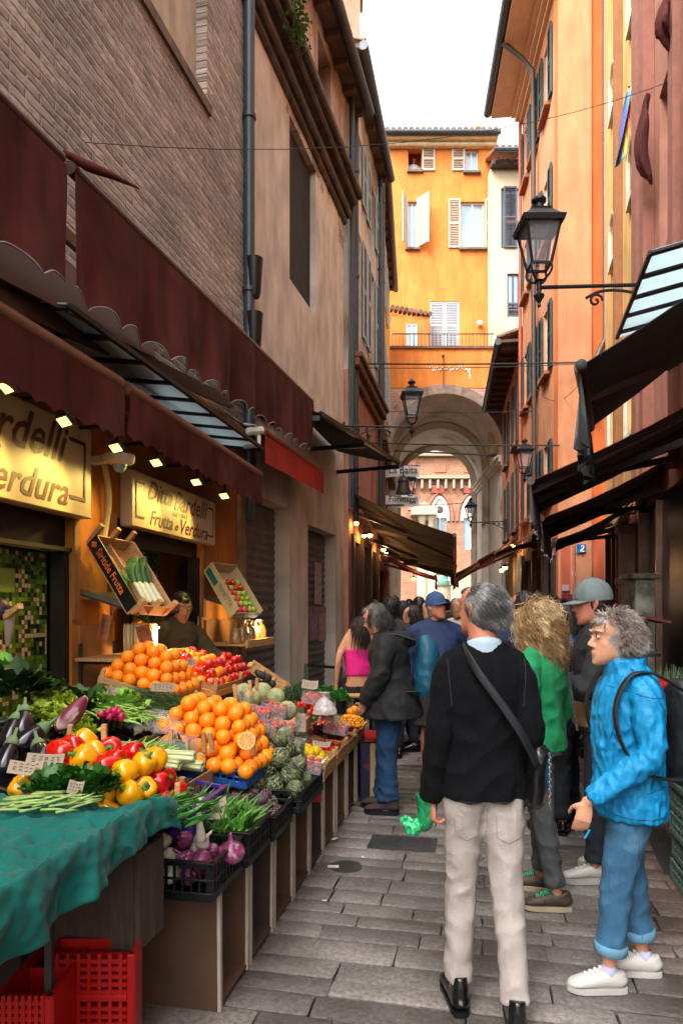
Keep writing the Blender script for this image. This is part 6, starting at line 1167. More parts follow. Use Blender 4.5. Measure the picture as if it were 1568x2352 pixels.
# === top shelf: oranges, apples, clementines
wooden_crate(CM((-1.22, 4.3, 1.08), 14), .46, .5, .09, 'tilted wooden crate of oranges on the top tier', 'top tier crates', post=.04)
wooden_crate(CM((-1.02, 4.82, 1.08), 14), .46, .5, .09, 'tilted wooden crate of clementines and apples on the top tier', 'top tier crates', post=.04)
pile(orange, (-1.22, 4.28, 1.12), 14, .5, .46, .08, 4, 'orange in the top tier mound by the doorway', 'orange', 'oranges in the top tier', (.95, 1.06), jit=.14)
APR = mat('red_apple_skin', 'b01818', rough=.2, var=.4, scale=18, stretch=(3, 3, .5), rv=.3, coat=.3, col2='d88a3a', c2t=.64)
def p_apple(nm, mt): m = MB(); m.lathe([(0, -.024), (.008, -.03), (.024, -.026), (.034, -.006), (.035, .01), (.028, .025), (.014, .03), (.004, .024), (0, .02)], n=16); m.tube([(0, 0, .02), (.003, 0, .042)], .0015, 5); return m.build(nm, mt, smooth=True)
apr = p_apple('red_apple', APR); apg = p_apple('green_apple', mat('green_apple_skin', '9aba2c', rough=.25, var=.15, rv=.15, coat=.3)); apk = p_apple('pink_apple', mat('pink_apple_skin', 'd03a44', rough=.22, var=.3, rv=.2, coat=.3, col2='d8b048', c2t=.62))
for p in heap(CM((-1.04, 4.8, 1.12), 14), .48, .48, .02, .07, 3, .2):
 if rs.random() < .5: put(apr, p, rrot(.7), rs.uniform(.9, 1.1), 'dark red apple in the top tier', 'apple', 'red apples in the top tier')
 else: put(orange, p, rrot(), .8, 'small clementine in the top tier', 'clementine', 'clementines in the top tier')
pile(apr, (-.88, 5.15, 1.1), 14, .3, .3, .068, 3, 'dark red apple at the far end of the top tier', 'apple', 'red apples at the far end', (.85, .95))
for k, (x, y, Y) in enumerate(((325, 1590, 4.2), (318, 1555, 4.25), (340, 1600, 4.15), (315, 1532, 4.3))): put(apg, at_y(x, y, Y), rrot(.5), 1.15, 'green fruit left of the top tier oranges', 'apple', 'green fruits by the wooden shelf')
AVO = p_zuc('avocado', .09, .03, mat('avocado_skin', '23281c', rough=.6, var=.4, bump=.002))
for k, (x, y) in enumerate(((598, 1548), (612, 1560), (590, 1570), (622, 1572), (604, 1580))): put(AVO, at_y(x, y, 5.2), rrot(1.2), 1, 'dark avocado behind the melons', 'avocado', 'avocados')
# tilted wooden slat box behind the avocados
m = MB(); a, b = at_y(578, 1522, 5.6), at_y(680, 1590, 5.6)
for k in range(2):
 o_ = Vector((0, -.14 * k, -.03 * k)); m.bar(a + o_, b + o_, .012, .06)
for k in range(5): p = a.lerp(b, k / 4); m.bar(p, p + Vector((0, -.16, -.02)), .04, .012)
tag(m.build('notched_slat_box', WOOD), 'pale notched wooden box leaning down behind the avocados', 'wooden box')
# plastic bag on the herbs
m = MB(); c = at_y(745, 1612, 4.8); m.loft([c + Vector((0, 0, -.09)), c + Vector((0, 0, -.04)), c + Vector((.0, 0, .01)), c + Vector((0, 0, .04)), c + Vector((.0, 0, .07))], [(.09, .07), (.08, .06), (.045, .04), (.015, .012), (.05, .03)], 16, sub=4); tag(remesh(m, 'plastic_bag', mat('cloudy_plastic', 'b8b0ac', rough=.25, var=.1, spec=.6), None, .008, 1, lambda p: .006 * noise.noise(Vector(p) * 40)), 'cloudy knotted plastic bag hanging at the herbs', 'plastic bag')
# price cards
CARDM = mat('price_card', '9c8c78', rough=.85, var=.12); INK = mat('pen_ink', '2a2420', rough=.8)
def price(x, y, Y, w_, h_, rz=0, tilt=-20, lab='', roll=0, mt=None):
 p = at_y(x, y, Y); M = Matrix.Translation(p) @ Matrix.Rotation(R(rz), 4, 'Z') @ Matrix.Rotation(R(tilt), 4, 'X') @ Matrix.Rotation(R(roll), 4, 'Y'); t = thing('price_card', lab, 'price card', M=M, group='handwritten price cards'); m = MB(); m.T = M; G = np.zeros((6, 5, 3))
 for i in range(6):
  for j in range(5): u, v = i / 5 - .5, j / 4 - .5; G[i, j] = (u * w_, .012 * math.sin(u * 4 + 1) * 1.0, v * h_)
 m.sheet(G, .002); m.build('card', mt or CARDM, t); m = MB(); m.T = M; r_ = random.Random(x)
 for k in range(3):
  for q in range(5): u = -.36 + q * .16 + r_.uniform(-.02, .02); v = .25 - k * .24; yy = .012 * math.sin(u * 4 + 1) - .004; m.tube([(u * w_, yy, v * h_), ((u + .04) * w_, yy, (v + r_.uniform(-.08, .12)) * h_), ((u + .09) * w_, yy, (v + r_.uniform(-.08, .08)) * h_)], .0012, 4)
 m.build('handwriting', INK, t)
for k, a in enumerate(((60, 1762, 2.55, .12, .06, 10, -50, 'price card lying at the spinach'), (105, 1745, 2.6, .14, .05, 0, -30, 'long curved price card behind the spinach'), (175, 1808, 2.4, .05, .05, 0, -40, 'small square price card stuck in the spinach'), (280, 1712, 3.1, .12, .06, 0, -50, 'crumpled oval card on the endive'), (375, 1578, 3.8, .13, .05, 0, -15, 'blank card on the barilla greens'), (440, 1520, 4.3, .05, .05, 10, -20, 'price card in the top oranges'), (503, 1625, 4.0, .05, .09, 20, -20, 'tall price card beside the first punnet'), (560, 1600, 4.45, .06, .08, 20, -15, 'card leaning on the melons'), (490, 1855, 3.0, .12, .1, 20, -30, 'brown card on the chicory'), (690, 1660, 4.4, .07, .12, 5, -10, 'tall blank brown card beside the asparagus'), (738, 1708, 4.5, .12, .04, -10, -45, 'curled white card on the lemons'), (668, 1724, 3.95, .12, .05, 0, -60, 'white card in front of the pink tomatoes'), (712, 1572, 5.0, .12, .07, -10, -35, 'white card over the cherry tomatoes'), (765, 1650, 4.9, .1, .05, -30, -30, 'narrow card near the plastic bag'), (250, 1603, 3.6, .05, .13, 0, -20, 'thin wooden tag in the pale greens', 25))):
 price(*a)
# wooden posts poking up
m = None
for k, (x, y, Y) in enumerate(((392, 1698, 3.35), (468, 1705, 3.4), (485, 1707, 3.4), (582, 1712, 3.45), (540, 1590, 4.4), (575, 1580, 4.4), (590, 1575, 4.5), (452, 1605, 4.1), (640, 1680, 4.3), (240, 1690, 2.9), (160, 1690, 3.0), (408, 1825, 2.8), (740, 1778, 4.4), (752, 1760, 4.6), (768, 1745, 4.9), (781, 1735, 5.1), (822, 1690, 5.9))):
 m = MB(); c = at_y(x, y, Y); m.box(c, (.022, .02, .1), Matrix.Rotation(rs.uniform(-.15, .15), 3, 'Y'), bev=.002); tag(m.build('wooden_peg', WOOD), 'pale wooden crate peg standing up among the produce', 'wooden peg', 'wooden crate pegs')
# === left hanging display: shelves and boxes
SHM = mat('dark_steel_shelf', '4a4540', rough=.4, var=.2, metal=.5)
def shelf(Ya, Yb, z, o1, tilt, lab):
 t = thing('display_shelf', lab, 'shelf', M=WM(FS, Ya, z), group='tilted steel shelves'); P = FS.P; dz = math.tan(R(tilt)) * o1; m = MB(); m.add([P(Ya, .02, z + dz), P(Yb, .02, z + dz), P(Yb, o1, z), P(Ya, o1, z), P(Ya, .02, z + dz - .03), P(Yb, .02, z + dz - .03), P(Yb, o1, z - .03), P(Ya, o1, z - .03)], [(0, 1, 2, 3), (7, 6, 5, 4), (0, 4, 5, 1), (3, 2, 6, 7), (0, 3, 7, 4), (1, 5, 6, 2)]); m.build('tray', SHM, t); m = MB(); m.bar(P(Ya, .02, z + dz), P(Ya, o1, z), .014, .03); m.bar(P(Ya, o1, z + .012), P(Yb, o1, z + .012), .014, .05); m.build('rim', mat('bright_steel', 'a09a90', rough=.25, metal=.9), t)
shelf(4.36, 4.95, 1.62, .42, 16, 'tilted steel shelf under the black fruit box'); shelf(6.35, 6.95, 1.62, .42, 16, 'tilted steel shelf under the apple box')
# black fruit box with leeks
A0, A1 = at_y(200, 1250, 4.38), at_y(292, 1408, 4.22)        # top and bottom of the black side board
t = thing('fruit_box', 'black printed fruit box standing tilted, full of leeks', 'box', M=Matrix.Translation(A1)); dv = (A0 - A1); Lb = dv.length; dv.normalize(); wv = (FS.d * .95 + Vector((.25, 0, -.05))).normalized(); nv = wv.cross(dv).normalized()
if nv.x < 0: nv = -nv
def pl(mb, a, u, v, th): mb.prism([a, a + u, a + u + v, a + v], th)
m = MB(); pl(m, A1, dv * Lb, nv * .1, wv * .008); m.build('side', mat('black_print_board', '0e0c0b', rough=.5), t)
m = MB(); B1 = A1 + wv * .16; pl(m, B1 + nv * .01, dv * Lb * 1.02, nv * .035, wv * .008); pl(m, A1 + wv * .34, dv * Lb, nv * .1, wv * .008); pl(m, A1 + nv * .0, wv * .35, nv * .09, -dv * .008); pl(m, A1 + dv * Lb, wv * .35, nv * .09, dv * .008)
for k in range(3): q = A1 + dv * (Lb + .01) + wv * (.02 + .15 * k); m.bar(q, q + nv * .16 + dv * .02, .028)
for k in range(3): q = A1 - dv * .005 + wv * (.02 + .15 * k) + nv * .02; m.bar(q, q + nv * .13, .03, .03)
m.build('wooden_slat', WOOD, t); m = MB(); pl(m, A1 - nv * .002, dv * Lb, wv * .35, -nv * .006); m.build('back', WOOD, t)
m = MB(); text_mb(m, 'Siritide Frutta', A0 - dv * Lb * .17 + nv * .028 - wv * .002, -dv, nv, Lb * .62, .055, 0, .012, depth=.003); m.build('lettering', mat('orange_print', 'f07828', rough=.5), t)
m = MB(); q = A0 - dv * Lb * .08 + nv * .05 - wv * .004
for k in range(4): m.sph(q + dv * .012 * math.cos(k * 1.6) + nv * .012 * math.sin(k * 1.6), (.011,) * 3, 8, 6)
m.build('fruit_emblem', mat('orange_print', 'f07828'), t)
LKG = mat('leek_green', '3f6a30', rough=.5, var=.3, rv=.3); LKW = mat('leek_white', 'd6d8b8', rough=.4, var=.1)
for k in range(6):
 a = A1 + dv * .05 + wv * (.17 + .028 * k) + nv * (.05 + .012 * (k % 2)); b = a + dv * (.30 + .03 * (k % 3)) + wv * rs.uniform(-.02, .02); lk = thing('leek', 'leek standing in the tilted box', 'leek', loc=a, group='leeks in the tilted box'); m = MB(); m.loft([a, a + dv * .02, a + dv * .17], [.01, .017, .015], 10, sub=3); m.build('shaft', LKW, lk, smooth=True); m = MB()
 for q in range(3): m.loft([a + dv * .16, a + dv * .24 + nv * .01 * q, b + nv * (.01 + .02 * q) + wv * .012 * (q - 1)], [(.015, .013), (.018, .008), (.02, .003)], 8, sub=3)
 m.build('leaf', LKG, lk, smooth=True)
c = A1 + dv * .26 + wv * .08 + nv * .05; place(stalks('spring_greens', GRS, 70, .1, .004, .03, .03, .06, 21, .6, tuple(dv), .6), Matrix.Translation(c - Vector((0, 0, .03))), 'small tuft of green chives in the tilted box', 'chives', kind='stuff')
# apple box
A0, A1 = at_y(468, 1312, 6.3), at_y(528, 1418, 6.1); t = thing('apple_box', 'pale printed cardboard box tilted on the shelf, full of apples', 'box', M=Matrix.Translation(A1)); dv = (A0 - A1); Lb = dv.length; dv.normalize(); wv = (FS.d * .9 + Vector((.3, 0, 0))).normalized(); nv = wv.cross(dv).normalized(); nv = -nv if nv.x < 0 else nv
KR = mat('cream_box_board', 'b9a67c', rough=.8, var=.1); m = MB(); pl(m, A1, dv * Lb, nv * .13, wv * .006); pl(m, A1 + wv * .4, dv * Lb, nv * .1, wv * .006); pl(m, A1, wv * .4, nv * .07, -dv * .006); pl(m, A1, dv * Lb, wv * .4, -nv * .006); pl(m, A1 + dv * Lb, wv * .4, nv * .12, dv * .006); m.build('board', KR, t)
m = MB(); text_mb(m, 'RENETTA', A0 - dv * Lb * .42 + nv * .05 - wv * .002, -dv, nv, Lb * .46, .05, 0, .004); m.build('lettering', mat('olive_print2', '6b6a2c', rough=.6), t); m = MB(); pl(m, A0 - dv * .02 + nv * .02 - wv * .003, -dv * Lb * .33, nv * .06, -wv * .002); m.build('teal_print', mat('teal_print', '1f6a60', rough=.6), t)
m = MB(); pl(m, A1 + wv * .17 - dv * .008, wv * .2, nv * .07, -dv * .003); m.build('blue_wrapper', mat('blue_wrapper', '3a6ab8', rough=.5), t)
for i in range(5):
 for j in range(6):
  p = A1 + wv * (.05 + .072 * i) + dv * (.05 + .066 * j) + nv * (.04 + rs.uniform(0, .012)); q = apg if (i + j) % 3 == 0 or (i > 2 and j < 4) else (apr if j > 3 else apk); put(q, p, rrot(.6), .92, ['green apple in the tilted box', 'red apple in the tilted box', 'pink apple in the tilted box'][[apg, apr, apk].index(q)], 'apple', 'apples in the tilted box')
# wooden shelf with asparagus, bags
t = thing('wooden_shelf', 'narrow wooden shelf on brackets holding asparagus bundles', 'shelf', M=WM(FS, 4.3, 1.3)); m = MB(); P = FS.P; m.bar(P(4.3, .22, 1.30), P(5.1, .22, 1.30), .4, .02); m.bar(P(4.3, .44, 1.31), P(5.1, .44, 1.31), .02, .06); m.build('board', WOOD, t)
m = MB()
for Y in (4.36, 4.75): m.bar(P(Y, .02, .8), P(Y, .02, 1.4), .02); m.bar(P(Y, .02, 1.28), P(Y, .4, 1.28), .02)
m.build('bracket', METAL, t)
ASW = mat('white_asparagus', 'd8cc98', rough=.5, var=.15, rv=.15); m = MB(); 
for k in range(26): a = rs.uniform(0, 6.28); r_ = .04 * math.sqrt(rs.random()); m.loft([(r_ * math.cos(a), r_ * math.sin(a), 0), (r_ * math.cos(a) * 1.05, r_ * math.sin(a) * 1.05, .16), (r_ * math.cos(a), r_ * math.sin(a), .19), (r_ * math.cos(a), r_ * math.sin(a), .205)], [.008, .008, .007, .002], 6)
asp = m.build('asparagus_bundle', ASW, smooth=True)
for k, (Y, o_, z) in enumerate(((4.62, .3, 1.32), (4.7, .3, 1.32), (4.66, .2, 1.32), (4.8, .28, 1.32))): put(asp, FS.P(Y, o_, z), Matrix.Rotation(k, 4, 'Z'), 1, 'bundle of white asparagus standing on the wooden shelf', 'asparagus', 'asparagus bundles')
BAGM = mat('dried_mushroom_bag', '8a6a44', rough=.3, var=.7, scale=35, bump=.006, bscale=40, spec=.7, coat=.4); m = MB(); m.loft([(0, 0, 0), (0, 0, .01), (0, 0, .08), (0, 0, .14), (0, 0, .165), (0, 0, .2)], [(.045, .03), (.055, .04), (.055, .04), (.04, .025), (.012, .01), (.035, .012)], 14, sub=3); bag = remesh(m, 'dried_mushroom_bag', BAGM, None, .006, 1, lambda p: .003 * noise.noise(Vector(p) * 60))
t = thing('wooden_shelf', 'short wooden shelf holding bags of dried mushrooms under the apple box', 'shelf', M=WM(FS, 6.3, 1.3)); m = MB(); m.bar(P(6.3, .22, 1.29), P(7.1, .22, 1.29), .4, .02); m.bar(P(6.3, .44, 1.3), P(7.1, .44, 1.3), .02, .07); m.build('board', WOOD, t)
for k in range(9): put(bag, FS.P(6.38 + .085 * k, .3 + .05 * (k % 2), 1.30), Matrix.Rotation(k, 4, 'Z'), rs.uniform(.9, 1.15), 'clear bag of dried mushrooms on the short wooden shelf', 'bag', 'bags of dried mushrooms')
NET = mat('netted_fruit', 'd08a30', rough=.5, var=.5, scale=60); 
for k, (x, y, Y) in enumerate(((318, 1437, 4.75), (305, 1458, 4.7), (325, 1462, 4.8))): m = MB(); m.sph(at_y(x, y, Y), (.05, .045, .045), 12, 8); tag(remesh(m, 'netted_fruit_bag', NET, None, .008, 0, lambda p: .006 * noise.cell(Vector(p) * 50)), ['netted fruit bag highest beside the asparagus', 'netted fruit bag behind the asparagus', 'netted fruit bag near the brown card'][k], 'bag', 'netted bags')
price(333, 1460, 4.4, .09, .14, 20, -8, 'large brown price card beside the netted bags', -14, mat('brown_card', '8a5a3a', rough=.85)); price(240, 1440, 4.3, .08, .16, 50, 0, 'dark glossy card at the left of the asparagus', 12, mat('brown_card', '8a5a3a')); price(302, 1400, 4.3, .07, .05, 20, -10, 'card in front of the leek box', -20)
t = thing('left_hook_cloth', 'grubby cloth rag hanging from a shelf end at the left edge', 'rag', M=Matrix.Translation(at_y(18, 1420, 3.6))); t.name = 'hanging_rag'; ROT[t.name] = Matrix.Translation(at_y(18, 1420, 3.6)); c = at_y(20, 1400, 3.6); m = MB(); m.loft([c + Vector((0, 0, .0)), c + Vector((.005, 0, -.07)), c + Vector((0, 0, -.15)), c + Vector((-.005, 0, -.2))], [(.02, .015), (.028, .018), (.02, .015), (.008, .006)], 10, sub=3); m.build('cloth', mat('grubby_cloth', '8c7c6a', rough=.9, var=.3), t, smooth=True); m = MB(); m.bar(at_y(14, 1418, 3.6), at_y(48, 1392, 3.5), .03); m.build('slat', WOOD, t); m = MB(); m.sph(at_y(2, 1400, 3.65), (.05, .05, .06)); m.build('purple_produce', mat('purple_net', '3a2038', rough=.5), t, smooth=True)
# === teal cloth over the near table
TEAL = mat('teal_cloth', '045850', rough=.75, var=.14, scale=5, bump=.004, bscale=26, sheen=.1, spec=.2)
def cloth():
 nu, nv = 220, 160; G = np.zeros((nu, nv, 3)); 
 # outer hem line (street side) and back line, from near to far
 for i in range(nu):
  u = i / (nu - 1); Y = 1.05 + 1.5 * u; edge = Vector((-1.15 + .206 * Y + (.0), Y, 0)); n_ = Vector((1, -.206, 0)).normalized()
  for j in range(nv):
   v = j / (nv - 1); s_ = v * (1.33 + .05 * math.sin(u * 5)); # cloth length from back to hem
   flat = 1.16
   if s_ < flat: x = -flat + s_; z = .955 + .02 * math.sin(2.2 * s_ + 2 * u)
   else: q = s_ - flat; x = .035 * (1 - math.exp(-q * 20)) + .05 * q; z = .955 - q * .98
   if u > .90:   # far end drops a little
    e = (u - .90) / .10; z -= .05 * e * e
   hang = max(0, min(1, (s_ - flat + .12) / .3))
   nse = noise.noise(Vector((Y * 1.6 + 3, s_ * 1.2, 1))) * .05 + (abs(noise.noise(Vector((Y * 5 + s_ * 3.2, s_ * 2.2 - Y * 1.5, 7)))) ** .6) * -.05 + (abs(noise.noise(Vector((Y * 11 - s_ * 4, s_ * 6 + Y * 2, 3)))) ** .7) * -.035 + noise.noise(Vector((Y * 22 + s_ * 8, s_ * 14, 9))) * .016 - .01 * (abs(noise.noise(Vector((Y * 15 + s_ * 9, s_ * 12 - Y * 4, 11)))) ** .5) + (abs(noise.noise(Vector((Y * 7 + s_ * 16, s_ * 5 - Y * 9, 4)))) ** .7) * -.016
   p = edge + n_ * x
   if s_ < flat: p.z = z + nse * (1 - hang * .5)
   else: p.z = z
   p += n_ * (hang * (.022 * math.sin(Y * 26 + 2 * noise.noise(Vector((Y * 4, s_ * 3, 2)))) * (.4 + q_(s_, flat)) + nse * .8)); G[i, j] = p
 return G
def q_(s_, f): return max(0, s_ - f) * 2.2
m = MB(); m.sheet(cloth(), .004); tag(m.build('teal_cloth', TEAL, smooth=True), 'wrinkled teal cloth covering the near end of the stall', 'cloth')
# table under it, slatted crate, red crates
t = thing('trestle_table', 'dark trestle table under the teal cloth', 'table', M=CM((-1.3, 1.9, 0))); m = MB(); m.T = CM((-1.22, 1.85, 0)); m.box((-.12, 0, .84), (.8, 1.25, .05)); m.build('top', mat('dark_table_wood', '2a1f18', rough=.8), t)
m = MB(); a = at_y(114, 1900, 2.1); m.bar((a.x, a.y, 0), (a.x, a.y, .8), .022); m.build('leg', mat('steel_leg', '3a3634', rough=.5, metal=.4), t); m = MB(); b_ = CM((-1.22, 1.85, 0)) @ Vector((-.4, .6, 0)); m.bar((b_.x, b_.y, 0), (b_.x, b_.y, .8), .03); m.build('leg', mat('steel_leg', '3a3634', rough=.5, metal=.4), t)
c = at_y(338, 2075, 2.32); m = MB(); Mc = CM((c.x - .02, c.y + .1, c.z)); m.T = Mc
for k in range(3): m.box((.0, -.06 + .062 * k, 0), (.02, .055, .34))
m.box((-.22, -.09, 0), (.42, .014, .34)); m.box((-.22, .12, 0), (.42, .014, .34)); m.box((-.22, 0, -.18), (.42, .24, .012)); tag(m.build('slatted_crate', mat('old_grey_wood', '46382e', rough=.9, var=.35, scale=8, stretch=(8, 8, 1), rv=.2), M=Mc), 'weathered wooden crate standing upright under the cloth corner', 'crate')
def red_crate(M, W, L, H, lab):
 m = MB(); m.T = M
 rows = 3; rh = H / rows
 for r_ in range(rows):
  z0 = r_ * rh; m.box((0, 0, z0 + .01), (W, .02, .022), bev=.004)
  for k in range(5): m.box((0, .002, z0 + .028 + k * (rh - .03) / 5), (W, .01, (rh - .03) / 5 * .55))
 for k in range(9): m.box((-W / 2 + W * k / 8, .001, H / 2), (.012, .014, H))
 m.box((-W / 2, L / 2, H / 2), (.012, L, H)); m.box((0, L, H / 2), (W, .01, H)); m.box((0, L / 2, .006), (W, L, .012))
 m.box((W / 2, L / 2, H / 2), (.012, L, H)); m.box((W / 2, 0, H / 2), (.03, .03, H), bev=.006); m.box((0, L * .5, H * .5), (W * .9, .01, H * .9)); tag(m.build('red_crate', REDP, M=M), lab, 'crate', 'red plastic crates under the table')
red_crate(Matrix.Translation(Vector((at_y(206, 2100, 2.25).x, 2.25, 0))), .28, .1, .475, 'red slotted plastic crate stack under the table, nearest the aisle'); red_crate(Matrix.Translation(Vector((at_y(60, 2100, 2.0).x - .03, 2.05, 0))), .16, .4, .45, 'red plastic crate in shade at the far left under the table')
m = MB(); m.loft([at_y(150, 2090, 2.5), at_y(210, 2070, 2.5), at_y(280, 2080, 2.5)], [.06, .1, .05], 12, sub=3); tag(remesh(m, 'dark_sack', mat('dark_sack', '2c241e', rough=.8), None, .02, 1, lambda p: .015 * noise.noise(Vector(p) * 14)), 'dark crumpled sack lying in the shade under the table', 'sack')
# leaning boards by the coat woman
for k, (x0, x1, mt_, lab) in enumerate(((826, 848, mat('navy_print_box', '1c1838', rough=.6, col2='8a2c20', c2t=.66, scale=20), 'dark printed box panel leaning at the end of the stall'), (848, 876, mat('pale_wood_panel', 'b8986c', rough=.8, var=.15), 'pale wooden crate end standing at the end of the stall'))):
 a, b = at_y((x0 + x1) / 2, 1700, 5.85), at_y((x0 + x1) / 2, 1830, 5.85); m = MB(); m.box(((a + b) / 2), ((x1 - x0) / F_ * 5.85, .3, a.z - b.z), bev=.004); tag(m.build('leaning_panel', mt_), lab, 'panel')
m = MB(); m.box(at_y(862, 1690, 5.9), (.2, .4, .03)); tag(m.build('red_tray', REDP), 'small red tray behind the last crate', 'tray')
# metal barrier in front of the shutters
m = MB(); a, b = at_y(702, 1528, 7.6), at_y(783, 1534, 8.6); 
for p in (a, b): m.bar((p.x, p.y, 0), p, .035)
m.bar(a, b, .035); m.bar(a - Vector((0, 0, .5)), b - Vector((0, 0, .5)), .025); tag(m.build('metal_barrier', mat('dark_green_steel', '2f3a38', rough=.5, metal=.4)), 'thin dark metal barrier frame before the grey shutters', 'barrier')
for k, (x, y, w_, h_, Y) in enumerate(((730, 1340, 18, 95, 10.3), (720, 1440, 22, 60, 10.0), (745, 1440, 30, 62, 10.6), (732, 1405, 60, 20, 10.3))):
 Yp = FP.Yp(x, -.17); c = at_y(x, y, Yp); m = MB(); m.box(c, (w_ / F_ * Yp * 3.0, .006, h_ / F_ * Yp), Matrix.Rotation(FP.rz, 3, 'Z')); tag(m.build('poster', mat('faded_poster_%d' % k, ['a89a94', '9a7c80', 'a08a88', '8a7474'][k], rough=.9, var=.35, scale=14)), ['tall torn paper strip on the second shutter', 'left faded pinkish notice on the second shutter', 'right faded notice on the second shutter', 'narrow header strip above the faded notices'][k], 'poster', 'papers stuck on the second shutter')
# drains
m = MB(); a = at_z(925, 1935, .008); Md = Matrix.Translation((a.x, a.y, 0)) @ Matrix.Rotation(SRZ, 4, 'Z'); m.T = Md; m.box((0, 0, .004), (.46, .26, .012))
for k in range(9):
 for q in (-1, 1): m.box((q * .11, -.1 + .025 * k, .012), (.17, .012, .006))
tag(m.build('drain_grate', mat('worn_cast_iron', '4c4a4a', rough=.45, var=.3, metal=.5), M=Md), 'rectangular iron drain cover in the paving', 'drain cover')
m = MB(); a = at_z(795, 1990, .005); m.lathe([(.1, 0), (.1, .008), (.085, .01), (0, .01)], (a.x, a.y, 0), 24); tag(m.build('manhole', mat('worn_cast_iron', '4c4a4a'), smooth=40), 'small round iron cover by the stall', 'manhole cover')
m = MB(); a, b = at_z(1500, 1900, .005), at_z(1552, 2010, .005); m.bar(a, b, .14, .014, up=(0, 0, 1)); tag(m.build('drain_strip', mat('worn_cast_iron', '4c4a4a')), 'ribbed iron drain strip beside the green crates at the right', 'drain strip')
for k, (x, y, w_) in enumerate(((765, 1990, .07), (768, 1926, .05), (833, 1968, .03), (745, 2068, .02))): a = at_z(x, y, .012); m = MB(); m.box(a, (w_, w_ * .5, .003), Matrix.Rotation(k, 3, 'Z')); tag(m.build('litter', WHITEP), ['largest scrap of white paper on the paving by the stall', 'scrap of white paper near the far boxes', 'tiny scrap beside the round cover', 'tiny pale scrap nearest the boxes'][k], 'litter')
# right edge: stacked green crates, plants, red box
GRC = mat('grey_green_crate', '5a7068', rough=.5, var=.2)
for k in range(7): M = Matrix.Translation((2.12 + .01 * (k % 2), 3.75, .0 + .14 * k)) @ Matrix.Rotation(-.2, 4, 'Z'); plastic_crate(M, .4, .55, .13, GRC, 'green_crate', ['bottom grey green crate of the right stack', 'second grey green crate from the ground', 'third grey green crate from the ground', 'fourth grey green crate from the ground', 'fifth grey green crate from the ground', 'sixth grey green crate from the ground', 'topmost grey green crate of the right stack'][k], 'stacked grey green crates', .05)
place(leafy('potted_plant', mat('laurel_leaf', '2f5a2c', rough=.5, var=.3, rv=.3), 160, .2, .25, .08, .2, 1, 71, .8), Matrix.Translation((2.3, 4.3, .98)), 'leafy green potted plant at the right edge', 'plant')
place(stalks('grass_planter', mat('planter_herb', '4a5a38', rough=.7, var=.4, rv=.4), 500, .12, .002, .3, .2, .1, 22, .6, (0, 0, 1), 1.2), Matrix.Translation((2.2, 4.35, 1.12)), 'low grey green herbs in a planter at the right edge', 'herbs', kind='stuff')
m = MB(); m.T = Matrix.Translation((2.22, 4.3, .93)); m.box((0, 0, -.1), (.6, .4, .2)); 
tag(m.build('planter_box', BLACKP, M=m.T), 'black planter box at the right edge', 'planter'); m = MB(); c = at_y(1550, 1570, 3.9); m.box(c, (.3, .3, .03), bev=.005); m.box(c - Vector((.0, 0, .07)), (.03, .02, .12)); m.box(c - Vector((-.08, 0, .07)), (.03, .02, .12)); m.box(c - Vector((0, 0, .14)), (.3, .3, .03)); tag(m.build('red_crate', REDP), 'small bright red crate at the right edge behind the backpack', 'crate')
m = MB(); c = at_y(1450, 1505, 4.6); m.lathe([(.18, 0), (.18, .02), (.1, .04), (0, .05)], c, 20); m.bar((c.x, c.y, 0), c, .04); tag(m.build('bistro_table', mat('dark_grey_table', '2c2c30', rough=.5), smooth=40), 'small dark table top behind the woman in the blue jacket', 'table')
m = MB(); c = at_y(1480, 1420, 5.3); m.box(c, (.3, .25, .02), Matrix.Rotation(.2, 3, 'Y')); m.bar(c, c - Vector((0, 0, 1.5)), .03); tag(m.build('menu_stand', mat('maroon_menu', '6a2c2c', rough=.6)), 'slanted maroon menu stand by the black shop doors', 'menu stand')
m = MB(); a = at_y(1468, 1350, 6.2); m.box(Vector((a.x, a.y, .95)), (.18, .25, 1.9), bev=.01); m.box(Vector((a.x, a.y, 1.92)), (.26, .32, .05), bev=.01); tag(m.build('poster_pillar', mat('sticker_covered_stone', '6f6c60', rough=.7, var=.6, scale=9, col2='b8b8a8', c2t=.6)), 'short sticker covered pillar with a moulded cap beside the black doors', 'pillar')
